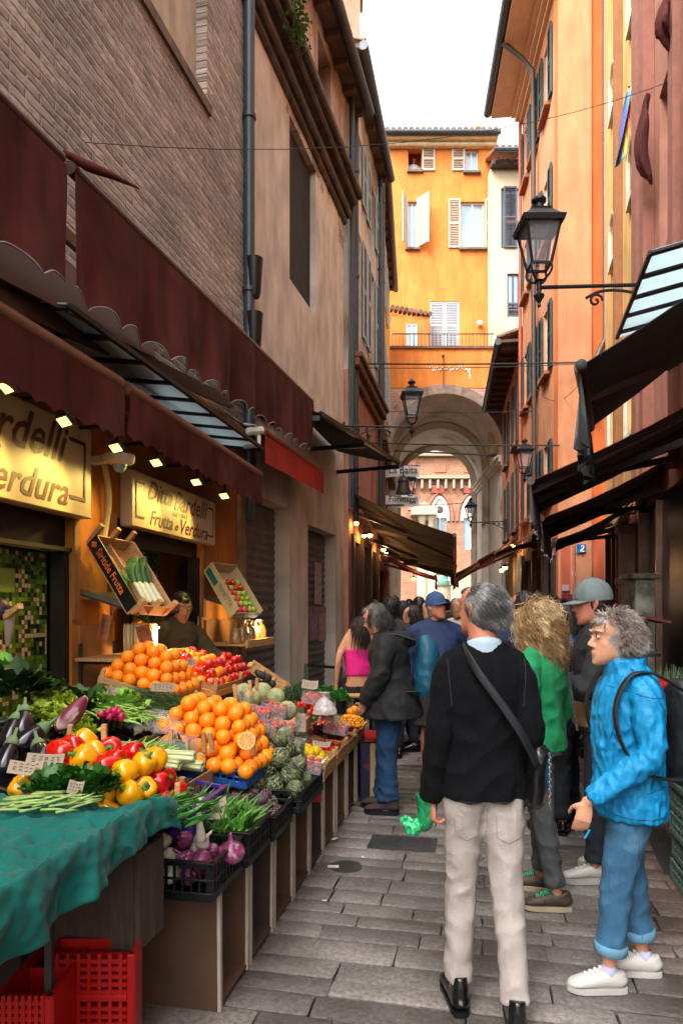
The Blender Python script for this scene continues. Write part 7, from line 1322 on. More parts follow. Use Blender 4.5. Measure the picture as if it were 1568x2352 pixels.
# ================================================================ PEOPLE
V3 = lambda *a: Vector(a)
def skin_mat(n, c): return mat('skin_' + n, c, rough=.5, var=.12, scale=18, sss=.12, bump=.0008, bscale=120, spec=.4)
SK = {'a': skin_mat('light', 'c08a6c'), 'b': skin_mat('ruddy', 'b5735a'), 'c': skin_mat('tan', '9c6a4c')}
HEADR = [(-.118, .012, .078, .03), (-.108, .03, .09, .01), (-.09, .046, .094, -.02), (-.07, .056, .093, -.05), (-.045, .062, .091, -.072), (-.018, .067, .089, -.086), (.005, .071, .085, -.094), (.022, .073, .082, -.098), (.042, .075, .09, -.1), (.065, .075, .086, -.1), (.088, .066, .07, -.09), (.105, .048, .046, -.068), (.115, .025, .02, -.04), (.118, .006, 0, -.02)]
def head_mb(mb, T, s=1.0, old=0):
 """T: matrix of the head (x right, y forward, z up, origin at its middle)"""
 vs = []; n = 20
 for z, w_, f, b in HEADR:
  for k in range(n):
   a = 2 * math.pi * k / n; c, q = math.cos(a), math.sin(a); yc = (f - b) / 2; y0 = (f + b) / 2
   e = .85 if q > 0 else 1.0; vs.append(T @ (V3(w_ * math.copysign(abs(c) ** e, c), y0 + -yc * -math.copysign(abs(q) ** .9, q), z) * s))
 m = len(HEADR); mb.add(vs, [(i * n + k, i * n + (k + 1) % n, (i + 1) * n + (k + 1) % n, (i + 1) * n + k) for i in range(m - 1) for k in range(n)] + [tuple(range(n))[::-1], tuple(range((m - 1) * n, m * n))])
 L = lambda pts, r, **k: mb.loft([T @ (V3(*p) * s) for p in pts], [(a * s, b * s) if isinstance(a, float) and not isinstance(r[0], float) else (a, b) for a, b in r] if not isinstance(r[0], float) else [q * s for q in r], 8, **k)
 L([(0, .082, .03), (0, .094, .005), (0, .108, -.018), (0, .112, -.026)], [.008, .010, .013, .011], sub=2); 
 for sx in (-1, 1): mb.sph(T @ (V3(sx * .013, .097, -.028) * s), .0085 * s, 8, 6)
 L([(-.024, .086, -.055), (0, .0965, -.052), (.024, .086, -.055)], [.004, .0065, .004]); L([(-.02, .086, -.064), (0, .0955, -.064), (.02, .086, -.064)], [.004, .007, .004])
 for sx in (-1, 1):
  L([(sx * .012, .09, .04), (sx * .032, .088, .046), (sx * .055, .07, .04)], [.006, .008, .006])       # brow
  mb.sph(T @ (V3(sx * .032, .077, .02) * s), .0125 * s, 8, 6)                                             # lid
  L([(sx * .048, .055, -.012), (sx * .045, .062, -.02)], [.012, .010])                                     # cheek
  L([(sx * .076, -.002, .02), (sx * .084, -.012, .03), (sx * .087, -.02, .018), (sx * .085, -.018, -.0), (sx * .078, -.006, -.022), (sx * .073, 0, -.02)], [.007, .008, .008, .008, .007, .004], sub=2)
  mb.sph(T @ (V3(sx * .077, -.008, 0) * s), (.006 * s, .012 * s, .024 * s), 8, 6)
 mb.sph(T @ (V3(0, .08, -.1) * s), .018 * s, 8, 6)
 if old: 
  for sx in (-1, 1): L([(sx * .02, .092, -.03), (sx * .036, .082, -.055), (sx * .034, .076, -.08)], [.005, .006, .005])
def hand_mb(mb, w_, d, pn, k=1.0, curl=.6, side=1, spread=.1, thumb=.6):
 """w_: wrist, d: direction of the fingers, pn: palm normal; fingers bend towards pn"""
 w_, d, pn = Vector(w_), Vector(d).normalized(), Vector(pn); pn = (pn - d * pn.dot(d)).normalized(); sd = d.cross(pn) * side
 mb.loft([w_ - d * .02 * k, w_ + d * .01 * k, w_ + d * .045 * k, w_ + d * .088 * k], [(.024 * k, .018 * k), (.027 * k, .017 * k), (.038 * k, .015 * k), (.039 * k, .012 * k)], 12, side=sd, sub=2)
 for i, (off, L) in enumerate(((.029, .070), (.010, .078), (-.010, .073), (-.029, .058))):
  p = w_ + d * .082 * k + sd * off * k; dd = (d + sd * (off * spread * 8)).normalized(); pts = [p - dd * .015 * k, p]; a = 0; c_ = curl * (1 + .12 * i)
  for q, f in enumerate((.45, .32, .23)): a += c_ * (.7 if q == 0 else .55); p = p + (dd * math.cos(a) + pn * math.sin(a)) * (L * f * k); pts.append(p)
  mb.loft(pts, [.0095 * k, .0092 * k, .0085 * k, .0078 * k, .0062 * k], 8, sub=2)
 p = w_ + d * .02 * k + sd * .028 * k; t1 = p + (d * .6 + sd * .65 + pn * thumb).normalized() * .042 * k; t2 = t1 + (d * .85 + sd * .15 + pn * thumb).normalized() * .032 * k; mb.loft([p - sd * .012 * k, p, t1, t2, t2 + (d + pn * thumb * .6).normalized() * .014 * k], [.015 * k, .014 * k, .0105 * k, .0095 * k, .006 * k], 8, sub=2)
def shoe_parts(par, T, L, up_mt, so_mt, ankle=.09, w=.045, chunky=1.0, lace=None, name='shoe', boot=False):
 P_ = lambda *p: T @ Vector(p); m = MB(); h = .02 * chunky; xs = [(-.082, .3), (-.075, .62), (-.05, .82), (.0, .84), (.06, .88), (.12, .98), (.155, .82), (.175, .55), (.186, .2)]; s = L / .26; rows = []
 for z in (0.0, h): rows.append([P_(sg * w * k_, y * s, z + (.008 * max(0, (y - .1) * 12) * .6)) for sg, seq in ((1, xs), (-1, xs[::-1])) for y, k_ in seq])
 n = len(rows[0]); m.add(rows[0] + rows[1], [tuple(range(n))[::-1], tuple(range(n, 2 * n))] + [(k, (k + 1) % n, n + (k + 1) % n, n + k) for k in range(n)]); so = m.build('sole', so_mt, None, smooth=30)
 m = MB(); m.loft([P_(0, -.075 * s, h + .012), P_(0, -.06 * s, h + .022), P_(0, -.02 * s, h + .034), P_(0, .03 * s, h + .034), P_(0, .08 * s, h + .026), P_(0, .13 * s, h + .018), P_(0, .165 * s, h + .012), P_(0, .182 * s, h + .006)], [(w * .4, .02), (w * .75, .032), (w * .86, .044), (w * .88, .042), (w * .95, .032), (w * .95, .024), (w * .75, .017), (w * .25, .008)], 14, side=T.to_3x3() @ V3(1, 0, 0), sub=2)
 m.loft([P_(0, -.03 * s, h + .02), P_(0, -.03 * s, h + ankle * .75), P_(0, -.025 * s, h + ankle)], [(w * .85, .05), (w * .75, .048), (w * .72, .045)], 14, side=T.to_3x3() @ V3(1, 0, 0)); 
 u = remesh(m, name, up_mt, par, .006, 3); so.parent = u; A = np.array(ROT[par.name].inverted()); me = so.data; V = np.array([v.co[:] for v in me.vertices]) @ A[:3, :3].T + A[:3, 3]; me.vertices.foreach_set('co', V.reshape(-1))
 if lace:
  m = MB()
  for k in range(4): y = (.03 + .022 * k) * s; z = h + .082 - .008 * k; m.tube([P_(-.02, y, z - .008), P_(0, y + .008, z + .001), P_(.02, y, z - .008)], .0035, 6); m.tube([P_(.02, y, z - .008), P_(0, y + .012, z + .002), P_(-.02, y + .016, z - .01)], .003, 6)
  m.build('lace', lace, u)
 return u
def foldf(amp, fz=16, fx=6, seed=0, bands=()):
 def f(p):
  v = Vector((p[0] * fx + seed, p[1] * fx, p[2] * fz)); a = abs(noise.noise(v)) ; b = noise.noise(Vector((p[0] * fx * 2.3, p[1] * fx * 2.3 + seed, p[2] * fz * 1.7 + p[0] * 8))); k = 1.0
  for z0, w_, g in bands: k += g * math.exp(-((p[2] - z0) / w_) ** 2)
  c = noise.noise(Vector((p[0] * 30 + seed, p[1] * 30, p[2] * 38 + p[0] * 25)))
  return amp * k * (.9 - 2.6 * a + .6 * b) + amp * .28 * abs(c)
 return f
def hair_strands(mb, c, rad, n, L, r=.0022, mask=None, flow=None, curl=0, cf=40, seed=1, steps=7, grav=.5, lift=.0, T=None, wob=.25, spread=.0):
 rr = random.Random(seed); c = Vector(c); rad = Vector(rad); k = 0; tries = 0
 while k < n and tries < n * 20:
  tries += 1; d = Vector((rr.gauss(0, 1), rr.gauss(0, 1), rr.gauss(0, 1)))
  if d.length < .01: continue
  d.normalize()
  if mask and not mask(d): continue
  k += 1; p = Vector((d.x * rad.x, d.y * rad.y, d.z * rad.z)); fl = Vector(flow(d)) if flow else Vector((0, 0, -1)); v = (fl + d * lift + Vector((rr.gauss(0, wob), rr.gauss(0, wob), rr.gauss(0, wob)))).normalized(); l = L * rr.uniform(.6, 1.15) / steps; pts = [p.copy()]; ph = rr.uniform(0, 6); cu = curl * rr.uniform(.6, 1.3)
  for q in range(steps):
   v = (v + Vector((0, 0, -grav)) * .35).normalized(); p = p + v * l
   e = math.sqrt((p.x / rad.x) ** 2 + (p.y / rad.y) ** 2 + (p.z / rad.z) ** 2)
   if e < 1.03: p = p * (1.03 / max(e, .3))
   off = Vector((0, 0, 0))
   if cu: a = ph + q * l * cf; sd = v.cross(d).normalized() if v.cross(d).length > .01 else Vector((1, 0, 0)); off = (sd * math.cos(a) + d * math.sin(a)) * cu * min(1, q / 2)
   pts.append(p + off + d * spread * q)
  R_ = [r * (1 - .75 * (q / steps) ** 2) for q in range(steps + 1)]; pts = [c + x for x in pts]
  if T is not None: pts = [T @ x for x in pts]
  mb.loft(pts, R_, 3 if curl == 0 else 4, cap=False, rnd=rr.random())
def person(lab, loc, face, H, sp, group=None):
 """loc: feet centre on the ground; face: heading in degrees (0 = away from the camera, 90 = left). sp: pose and clothes"""
 k = H / 1.75; M = Matrix.Translation(Vector(loc)) @ Matrix.Rotation(R(face), 4, 'Z'); t = thing('person', lab, 'person', M=M, group=group); W = lambda x, y, z: M @ V3(x * k, y * k, z * k); X = M.to_3x3() @ V3(1, 0, 0)
 g = lambda n, d: sp.get(n, d); vox = g('vox', .007) ; wd = g('wide', 1.0); lean = g('lean', 0.0)
 fl, fr_ = g('footL', (-.1, 0, 0)), g('footR', (.1, 0, 0)); hz = g('hip', .92); sit = g('sit', False)
 hipL, hipR = V3(-.085 * wd, 0, hz), V3(.085 * wd, 0, hz)
 an = lambda f: V3(f[0], f[1] - .0, .09 + (f[3] if len(f) > 3 else 0)); aL, aR = an(fl), an(fr_)
 kn = lambda h, a, o: (h + a) / 2 + V3(0, o, .02); kL = V3(*g('kneeL', kn(hipL, aL, .02))); kR = V3(*g('kneeR', kn(hipR, aR, .02)))
 sh = g('shoulder', .19) * wd; shz = g('shz', 1.43); sL, sR = V3(-sh, lean, shz), V3(sh, lean, shz); eL = V3(*g('elbowL', (-.25, -.03, 1.14))); eR = V3(*g('elbowR', (.25, -.03, 1.14))); wL = V3(*g('wristL', (-.26, .03, .88))); wR = V3(*g('wristR', (.26, .03, .88)))
 hc = V3(*g('head', (0, lean + .03, 1.625))); HT = M @ Matrix.Translation(hc * k) @ Matrix.Rotation(R(g('yaw', 0)), 4, 'Z') @ Matrix.Rotation(R(g('pitch', 0)), 4, 'X') @ Matrix.Rotation(R(g('roll', 0)), 4, 'Y'); hs_ = g('hs', 1.0) * k
 w3 = lambda v: W(v.x, v.y, v.z)
 def torso(mb, e, z0=.84, z1=1.5, flare=0, belly=0, neck=True, ew=None):
  lv = [(.80, .172, .12, 0), (.88, .175, .125, 0), (.96, .168, .12, 0), (1.06, .152, .112 + belly * .4, belly * .3), (1.18, .158, .115 + belly, belly * .5), (1.3, .178, .12 + belly * .4, belly * .2), (1.38, .18, .112, 0), (1.44, .155, .088, -.0), (1.475, .10, .07, 0), (1.5, .068, .062, 0)]
  P_, r_ = [], []; dz = hz - .92
  for z, a, b, o in lv:
   if z < z0 - .03 or z > z1 + .01: continue
   f = max(0, (z - 1.0) / .45); zz = max(z, z0) + dz * (1 - f) * 1.0; fx = flare * max(0, (1.15 - z) / .35)
   P_.append(W(0, lean * f + o, zz)); r_.append(((a * wd + e + fx) * k, (b * wd + e + fx) * k))
  mb.loft(P_, r_, 20, side=X, sub=3)
 def arm(mb, s, e_, w_, ex, top=1.0, end=1.0, cuff=None):
  e1 = s.lerp(e_, .5); w1 = e_.lerp(w_, .55); ww = e_.lerp(w_, end)
  mb.loft([w3(s + V3((.07 if s.x < 0 else -.07), 0, .0)), w3(s + V3((-.005 if s.x > 0 else .005), 0, -.035)), w3(e1), w3(e_), w3(e_.lerp(w_, .4 * end)), w3(ww)], [((.035 + ex * .7) * k,) * 2, ((.052 + ex * .9) * k,) * 2, ((.048 + ex) * k,) * 2, ((.041 + ex) * k,) * 2, ((.039 + ex) * k,) * 2, ((.027 + (cuff if cuff is not None else ex)) * k,) * 2], 14, sub=3); mb.loft([w3(V3(0, s.y, 1.475)), w3(V3(s.x * .5, s.y, 1.452)), w3(s + V3(0, 0, -.02))], [((.05 + ex * .5) * k,) * 2, ((.045 + ex * .5) * k,) * 2, ((.045 + ex * .7) * k,) * 2], 12, sub=3)
 def leg(mb, h, kn_, a_, ex, end=1.0, cuff=0):
  aa = kn_.lerp(a_, end); tw = (h * .62 + kn_ * .38)
  mb.loft([w3(h + V3(0, 0, .04)), w3(h - V3(0, 0, .04)) if not sit else w3(h + (kn_ - h) * .1), w3(tw), w3(kn_), w3(kn_.lerp(a_, .33 * end)), w3(kn_.lerp(a_, .7 * end)), w3(aa)], [((.085 + ex) * k,) * 2, ((.092 + ex) * k,) * 2, ((.08 + ex) * k,) * 2, ((.058 + ex * 1.1) * k,) * 2, ((.056 + ex) * k,) * 2, ((.042 + ex + cuff * .5) * k,) * 2, ((.036 + ex + cuff) * k,) * 2], 16, sub=3)
 # body: one continuous surface
 b = MB(); torso(b, -.012); 
 for s, e_, w_ in ((sL, eL, wL), (sR, eR, wR)): arm(b, s, e_, w_, -.004)
 for h, kn_, a_ in ((hipL, kL, aL), (hipR, kR, aR)):
  leg(b, h, kn_, a_, -.006); b.loft([w3(a_ + V3(0, 0, .02)), w3(a_ + V3(0, .01, -.045)), w3(a_ + V3(0, .08, -.065))], [.034 * k, .036 * k, .026 * k], 10)
 b.loft([w3(V3(0, lean - .005, 1.43)), w3(V3(0, lean, 1.5)), w3(V3(hc.x * .6, hc.y - .022, hc.z - .085)), w3(V3(hc.x, hc.y - .02, hc.z - .03))], [(.075 * k,) * 2, (.06 * k,) * 2, (.056 * k,) * 2, (.05 * k,) * 2], 14, sub=3); head_mb(b, HT, hs_, g('old', 0))
 hd = g('hands', {})
 for nm, e_, w_, sd in (('L', eL, wL, -1), ('R', eR, wR, 1)):
  d, pn, cu = hd.get(nm, ((w_ - e_), V3(-sd, .3, 0), .35))[:3]; d = M.to_3x3() @ Vector(d); pn = M.to_3x3() @ Vector(pn); th = Vector(d).normalized().cross(Vector(pn)); fwd = M.to_3x3() @ V3(0, 1, 0); hand_mb(b, w3(w_), d, pn, k * .98, cu, 1 if th.dot(fwd) > 0 else -1)
 remesh(b, 'body', SK[g('skin', 'a')], t, vox, 2)
 # eyes
 if g('eyes', True):
  for sx in (-1, 1):
   m = MB(); m.sph(HT @ (V3(sx * .032, .083, .019) * hs_), (.009 * hs_, .009 * hs_, .006 * hs_), 8, 6); e = m.build('eye', mat('eye_white', 'c9bfb5', rough=.2), t, smooth=True); m = MB(); m.sph(HT @ (V3(sx * .032, .089, .019) * hs_), .0045 * hs_, 8, 6); m.build('iris', mat('iris_dark', '2a1c14', rough=.1), e, smooth=True)
  m = MB()
  for sx in (-1, 1): m.loft([HT @ (V3(sx * .013, .096, .042) * hs_), HT @ (V3(sx * .034, .095, .049) * hs_), HT @ (V3(sx * .056, .076, .042) * hs_)], [.0025 * hs_, .004 * hs_, .002 * hs_], 6, rnd=.3)
  m.build('eyebrow', g('browm', mat('brow_grey', '5a4a40', rough=.9)), t)
 # clothes
 tr = g('trousers', None)
 if tr:
  b = MB(); torso(b, .012, .86, 1.0)
  for h, kn_, a_ in ((hipL, kL, aL), (hipR, kR, aR)): leg(b, h, kn_, a_, tr.get('loose', .014), tr.get('end', .93), tr.get('cuff', .012))
  o = remesh(b, tr.get('name', 'trousers'), tr['mat'], t, vox * 1.15, 3, foldf(tr.get('amp', .005), 11, 11, g('seed', 1), ((.5 * k, .1, .5), (.14, .1, .9), (.84 * k, .06, .4))))
  if tr.get('turn'):
   for kn_, a_ in ((kL, aL), (kR, aR)):
    m = MB(); q0, q1 = kn_.lerp(a_, tr['end'] - .09), kn_.lerp(a_, tr['end'] + .02); rr_ = (.04 + tr.get('loose', .014) + tr.get('cuff', .012)) * k; m.loft([w3(q0), w3(q0.lerp(q1, .1)), w3(q0.lerp(q1, .9)), w3(q1)], [rr_ * .95, rr_ * 1.06, rr_ * 1.06, rr_ * .95], 16, cap=False); m.build('turn_up', tr['turn'], o, smooth=True)
 tp = g('top', None)
 if tp:
  e = tp.get('loose', .016); b = MB(); torso(b, e, tp.get('hem', .86), tp.get('ztop', 1.5), tp.get('flare', 0), tp.get('belly', 0))
  for s, e_, w_ in ((sL, eL, wL), (sR, eR, wR)): arm(b, s, e_, w_, tp.get('sleeve', e), end=tp.get('arm', .97), cuff=tp.get('cuff', e * .8))
  if tp.get('extra'): tp['extra'](b, W, k)
  remesh(b, tp.get('name', 'jacket'), tp['mat'], t, vox * 1.15, 7, foldf(tp.get('amp', .005), tp.get('fz', 9), tp.get('fx', 8), g('seed', 1) + 5, ((1.12 * k, .1, .5), (.92 * k, .1, .6))))
 if tp and tp.get('collar'):
  m = MB(); cm, ch, cr_ = tp['collar']; m.loft([W(0, lean - .004, 1.455), W(0, lean - .006, 1.455 + ch * .5), W(0, lean - .002, 1.455 + ch)], [(cr_ * k * 1.08, cr_ * k), (cr_ * k, cr_ * k * .95), (cr_ * k * .98, cr_ * k * .92)], 20, side=X, cap=False, sub=2); m.loft([W(0, lean - .002, 1.455 + ch), W(0, lean - .004, 1.455)], [(cr_ * k * .94, cr_ * k * .88)] * 2, 20, side=X, cap=False); m.build('collar', cm, t, smooth=True)
 for nm, f, rz in (('L', fl, g('toeL', 8)), ('R', fr_, g('toeR', -8))):
  s_ = g('shoes', {}); T = M @ Matrix.Translation(V3(f[0] * k, f[1] * k, (f[3] if len(f) > 3 else 0) * k)) @ Matrix.Rotation(R(rz), 4, 'Z') @ Matrix.Rotation(R(-(f[2] if len(f) > 2 else 0)), 4, 'X'); shoe_parts(t, T, s_.get('L', .26) * k, s_.get('mat', mat('black_leather', '0c0b0b', rough=.25, var=.3, coat=.3)), s_.get('sole', BLACKP), s_.get('ankle', .07), s_.get('w', .045), s_.get('chunky', 1), s_.get('lace'), s_.get('name', 'shoe'))
  if s_.get('sock'):
   a_ = aL if nm == 'L' else aR; m = MB(); m.loft([w3(a_ + V3(0, 0, -.02)), w3(a_ + V3(0, 0, .0)), w3(a_ + V3(0, -.003, .03))], [.04 * k, .036 * k, .036 * k], 14); m.build('sock', s_['sock'], t, smooth=True)
 hr = g('hair', None)
 if hr:
  m = MB(); ty = hr['type']; q = HT.to_3x3(); sc = hs_
  if ty != 'none':
   cap = hr.get('cap', 1.0)
   m.sph(HT @ (V3(0, -.022, .022) * sc), ((.082 * cap) * sc, .092 * cap * sc, .104 * cap * sc), 20, 14, rot=q); m.sph(HT @ (V3(0, -.03, -.02 - hr.get('low', 0) * .5) * sc), (.074 * cap * sc, .076 * cap * sc, (.085 + hr.get('low', 0)) * sc), 20, 12, rot=q)
   if hr.get('fringe'): m.sph(HT @ (V3(0, .045, .083) * sc), (.055 * sc, .05 * sc, .028 * sc), 14, 8, rot=q)
   o = remesh(m, 'hair', hr['mat'], t, .006 if vox < .012 else .012, 2, lambda p: .004 * noise.noise(Vector((p[0] * 50, p[1] * 50, p[2] * 30))))
  if hr.get('n'):
   m = MB(); fm = hr.get('mask', lambda d: d.y < .25 + d.z * .4 or d.z > .75); s2 = MB(); hair_strands(m, (0, -.022, .018), (.084 * cap, .094 * cap, .104 * cap), hr['n'], hr['L'], hr.get('r', .0022), fm, hr.get('flow'), hr.get('curl', 0), hr.get('cf', 60), 3, hr.get('steps', 7), hr.get('grav', .5), hr.get('lift', .1), HT @ Matrix.Scale(sc, 4), hr.get('wob', .25), hr.get('spread', 0)); m.build('hair_strand', hr['mat'], o, smooth=True)['kind'] = 'stuff'
 return t, W, HT, M
def hairm(n, c, c2=None, v=.35): return mat('hair_' + n, c, rough=.45, var=v, scale=30, rv=.5, spec=.5, col2=c2, c2t=.55)
def strap(par, pts, w_, mt, name='strap', th=.006, up=(0, 0, 1)):
 m = MB(); m.loft(pts, [(w_ / 2, th / 2)] * len(pts), 8, sub=4, side=up); return m.build(name, mt, par, smooth=True)
BLKW = mat('black_wool', '0b0b0e', rough=.95, var=.35, scale=60, bump=.004, bscale=220, sheen=.0, spec=.15)
# --- P1: man in the black pullover
SW1 = dict(mat=BLKW, hem=.85, loose=.02, sleeve=.014, amp=.005, name='pullover', flare=.012, cuff=.02, arm=1.0)
p1, W1, HT1, M1 = person('grey haired man seen from behind in a black pullover and beige jeans, nearest the camera', (.572, 2.72, 0), 0, 1.73, dict(vox=.006, seed=3, wide=.81, shoulder=.17, footL=(-.1, .04), footR=(.1, -.13), toeL=4, toeR=-10, elbowL=(-.182, -.02, 1.13), wristL=(-.21, .03, .86), elbowR=(.182, -.04, 1.13), wristR=(.185, .1, .92), hands={'L': ((.02, .02, -1), (.9, .3, 0), 1.1), 'R': ((0, .6, -.7), (-1, 0, 0), .6)}, yaw=40, head=(-.01, .03, 1.635), hs=.9, skin='b', top=SW1, trousers=dict(mat=mat('beige_denim', 'a39891', rough=.9, var=.1, scale=12, bump=.002, bscale=120, spec=.15), loose=.004, cuff=.016, end=.95, amp=.0042, name='jeans'), shoes=dict(L=.28, ankle=.12, w=.046, name='ankle_boot'), hair=dict(type='short', cap=1.02, low=.02, fringe=True, mat=hairm('grey_dark', '4a4644', '9a9590'), n=2300, L=.06, r=.0017, flow=lambda d: (-d.x * .2 + .35, -.9, -.25 - .3 * abs(d.x)), lift=.25, grav=.35, wob=.18, mask=lambda d: d.z > -.6 and (d.y < .3 + d.z * .5 or d.z > .55) and not (abs(d.x) > .8 and d.y > -.05 and d.z < .2))))
col = MB(); col.loft([W1(0, .0, 1.47), W1(0, -.004, 1.50), W1(0, -.004, 1.505)], [(.082, .078), (.074, .07), (.07, .066)], 24, side=(1, 0, 0), sub=2); col.build('collar', mat('pale_blue_collar', '9fb0bc', rough=.8), p1, smooth=True)
col = MB(); col.loft([W1(0, -.0, 1.485), W1(0, -.004, 1.522)], [(.071, .067), (.067, .064)], 24, side=(1, 0, 0)); col.build('shirt_band', mat('mauve_shirt', '4a404c', rough=.8), p1, smooth=True)
strap(p1, [W1(-.09, -.04, 1.50), W1(-.085, -.105, 1.46), W1(-.04, -.138, 1.38), W1(.04, -.15, 1.27), W1(.12, -.148, 1.15), W1(.19, -.11, 1.02)], .034, mat('black_strap', '14171b', rough=.55), 'bag_strap')
m = MB(); c = W1(.2, .0, .97); m.box(c, (.09, .2, .26), Matrix.Rotation(.1, 3, 'Y'), bev=.03); tb = thing('shoulder_bag', 'black leather shoulder bag with a chain at the hip of the man in black', 'bag', loc=c); remesh(m, 'bag_body', mat('black_bag_leather', '0a0a0b', rough=.3, var=.3, coat=.3), tb, .007, 2, foldf(.004, 9, 9, 3))
m = MB()
for k in range(16): a = c + Vector((.035 + .004 * (k % 2), -.1, .1 - .014 * k)); m.sph(a, (.006, .004, .008), 6, 4)
m.build('chain', mat('steel_chain', 'a8a8a8', rough=.25, metal=1), tb)
# green bottle bag in his left hand
c = W1(-.225, .045, .80); t = thing('green_plastic_bag', 'crumpled bright green bag with a bottle in the left hand of the man in black', 'plastic bag', loc=c); m = MB(); m.loft([c + V3(-.01, 0, -.08), c + V3(-.01, 0, -.045), c, c + V3(0, 0, .05), c + V3(.0, 0, .075)], [(.012, .012), (.036, .034), (.04, .036), (.044, .04), (.05, .044)], 14, sub=3); remesh(m, 'wrapped_bottle', mat('green_film', '157a48', rough=.2, var=.4, scale=30, coat=.5), t, .006, 1, lambda p: .004 * noise.noise(Vector(p) * 45))
m = MB(); m.sph(c + V3(-.06, -.02, -.055), (.045, .025, .035)); m.sph(c + V3(-.085, -.02, -.03), (.025, .012, .03)); remesh(m, 'loose_end', mat('bright_green_film', '2aa868', rough=.25, var=.3, scale=30, coat=.4), t, .006, 0, lambda p: .02 * noise.noise(Vector(p) * 45)); m = MB(); m.sph(c + V3(0, -.012, .07), (.03, .028, .02)); remesh(m, 'white_tissue', mat('white_tissue', 'b8d0c8', rough=.5), t, .005, 0, lambda p: .006 * noise.noise(Vector(p) * 60))
from mathutils.bvhtree import BVHTree
def seam(par, M, obj_name, paths, r, mt, name='seam', off=.001):
 ob = next(c for c in par.children if c.name.split('.')[0] == obj_name); A = ROT[par.name]; bv = BVHTree.FromPolygons([A @ v.co for v in ob.data.vertices], [tuple(p.vertices) for p in ob.data.polygons]); m = MB()
 for pts in paths:
  out = []
  for a, b in zip(pts, pts[1:]):
   for k in range(10):
    q = Vector(a).lerp(Vector(b), k / 10); loc, n, _, _ = bv.ray_cast(q, Vector((0, 1, 0)))
    if loc: out.append(loc + Vector((0, -off, 0)))
  if len(out) > 2: m.loft(out, [r] * len(out), 5)
 m.build(name, mt, ob, smooth=True)
SEAMB = mat('beige_seam', '857a72', rough=.9); bk = -.3; pk = []
for sx in (-1, 1): pk += [[W1(sx * .03, bk, .83), W1(sx * .035, bk, .74), W1(sx * .08, bk, .72), W1(sx * .125, bk, .74), W1(sx * .13, bk, .83)]]
seam(p1, M1, 'jeans', pk + [[W1(0, bk, .85), W1(0, bk, .74)]], .0016, SEAMB)
seam(p1, M1, 'pullover', [[W1(-.12, bk, .885), W1(0, bk, .885), W1(.13, bk, .885)], [W1(-.155, bk, 1.44), W1(-.15, bk, 1.36), W1(-.14, bk, 1.24)], [W1(.155, bk, 1.44), W1(.15, bk, 1.36), W1(.14, bk, 1.24)]], .0022, mat('black_rib', '1c1c20', rough=.9))
# --- P2: curly blonde woman
GRN = mat('green_knit', '0c7a48', rough=.9, var=.15, scale=20, bump=.002, bscale=150); GJ = mat('grey_denim', '4b4c4d', rough=.9, var=.25, scale=10, bump=.002, bscale=140)
p2, W2, HT2, M2 = person('woman with long curly blonde hair in a green jumper and grey jeans, back turned', (1.10, 3.72, 0), 50, 1.66, dict(vox=.007, seed=9, wide=.95, footL=(-.02, -.1), footR=(.18, .08), toeL=35, toeR=25, eyes=False, skin='a', top=dict(mat=GRN, hem=.9, loose=.018, amp=.006, name='jumper'), trousers=dict(mat=GJ, loose=.006, cuff=.01, end=.9, amp=.004, name='jeans'), shoes=dict(L=.27, ankle=.07, w=.045, chunky=1.2, mat=mat('brown_green_trainer', '4a3a2c', rough=.6, var=.5, scale=30, col2='2a8a5a', c2t=.66), sole=mat('cream_sole', 'b8a88a', rough=.7), lace=mat('green_lace', '2fbf80', rough=.4), name='trainer'), hands={}, hair=dict(type='long', cap=1.12, low=.05, mat=hairm('curly_blonde', '9a7648', 'e6ca98'), n=3800, L=.23, r=.0016, curl=.012, cf=75, steps=18, grav=.85, lift=.8, wob=.3, spread=.001, mask=lambda d: d.z > -.5 and (d.y < .45 or d.z > .5))))
m = MB(); c0 = W2(.03, -.13, 1.42)
for k in range(34): u = k / 33; q = c0.lerp(W2(.2, -.13, 1.0), u); m.sph(q + V3(0, -.012, 0), (.009, .006, .009), 6, 4, rnd=k % 2)
m.build('bag_chain', mat('patterned_strap', '4c4c4a', rough=.6, var=.9, scale=70), p2)
# --- P3: man with grey cap
JK = mat('charcoal_jacket', '15171b', rough=.85, var=.25, scale=10, bump=.002, bscale=60); DN = mat('dark_denim', '141c26', rough=.9, var=.3, scale=10)
def hoodx(z, r_): return lambda b, W, k: b.loft([W(-.1, -.02, z), W(-.05, -.1, z + .01), W(.05, -.1, z + .01), W(.1, -.02, z)], [r_ * k, r_ * 1.3 * k, r_ * 1.3 * k, r_ * k], 10, sub=3)
p3, W3, HT3, M3 = person('man in a grey baseball cap and charcoal jacket over dark jeans, facing left', (1.58, 4.12, 0), 78, 1.78, dict(vox=.007, seed=14, wide=1.05, footL=(-.12, .05), footR=(.12, -.08), toeL=15, toeR=5, elbowL=(-.26, .1, 1.15), wristL=(-.18, .3, 1.16), elbowR=(.27, .05, 1.14), wristR=(.18, .28, 1.1), head=(0, .05, 1.62), pitch=-6, skin='b', top=dict(mat=JK, hem=1.0, loose=.03, amp=.007, name='jacket', extra=hoodx(1.46, .035)), trousers=dict(mat=DN, loose=.008, cuff=.01, end=.93, amp=.004, name='jeans'), shoes=dict(L=.28, ankle=.08, chunky=1.6, mat=mat('white_leather', 'b8b2ac', rough=.5, var=.06), sole=mat('white_rubber', 'a8a49e', rough=.6), lace=mat('white_lace', 'c8c4be', rough=.8), name='sneaker'), hair=dict(type='short', cap=.97, mat=hairm('cropped', '2a1e18'))))
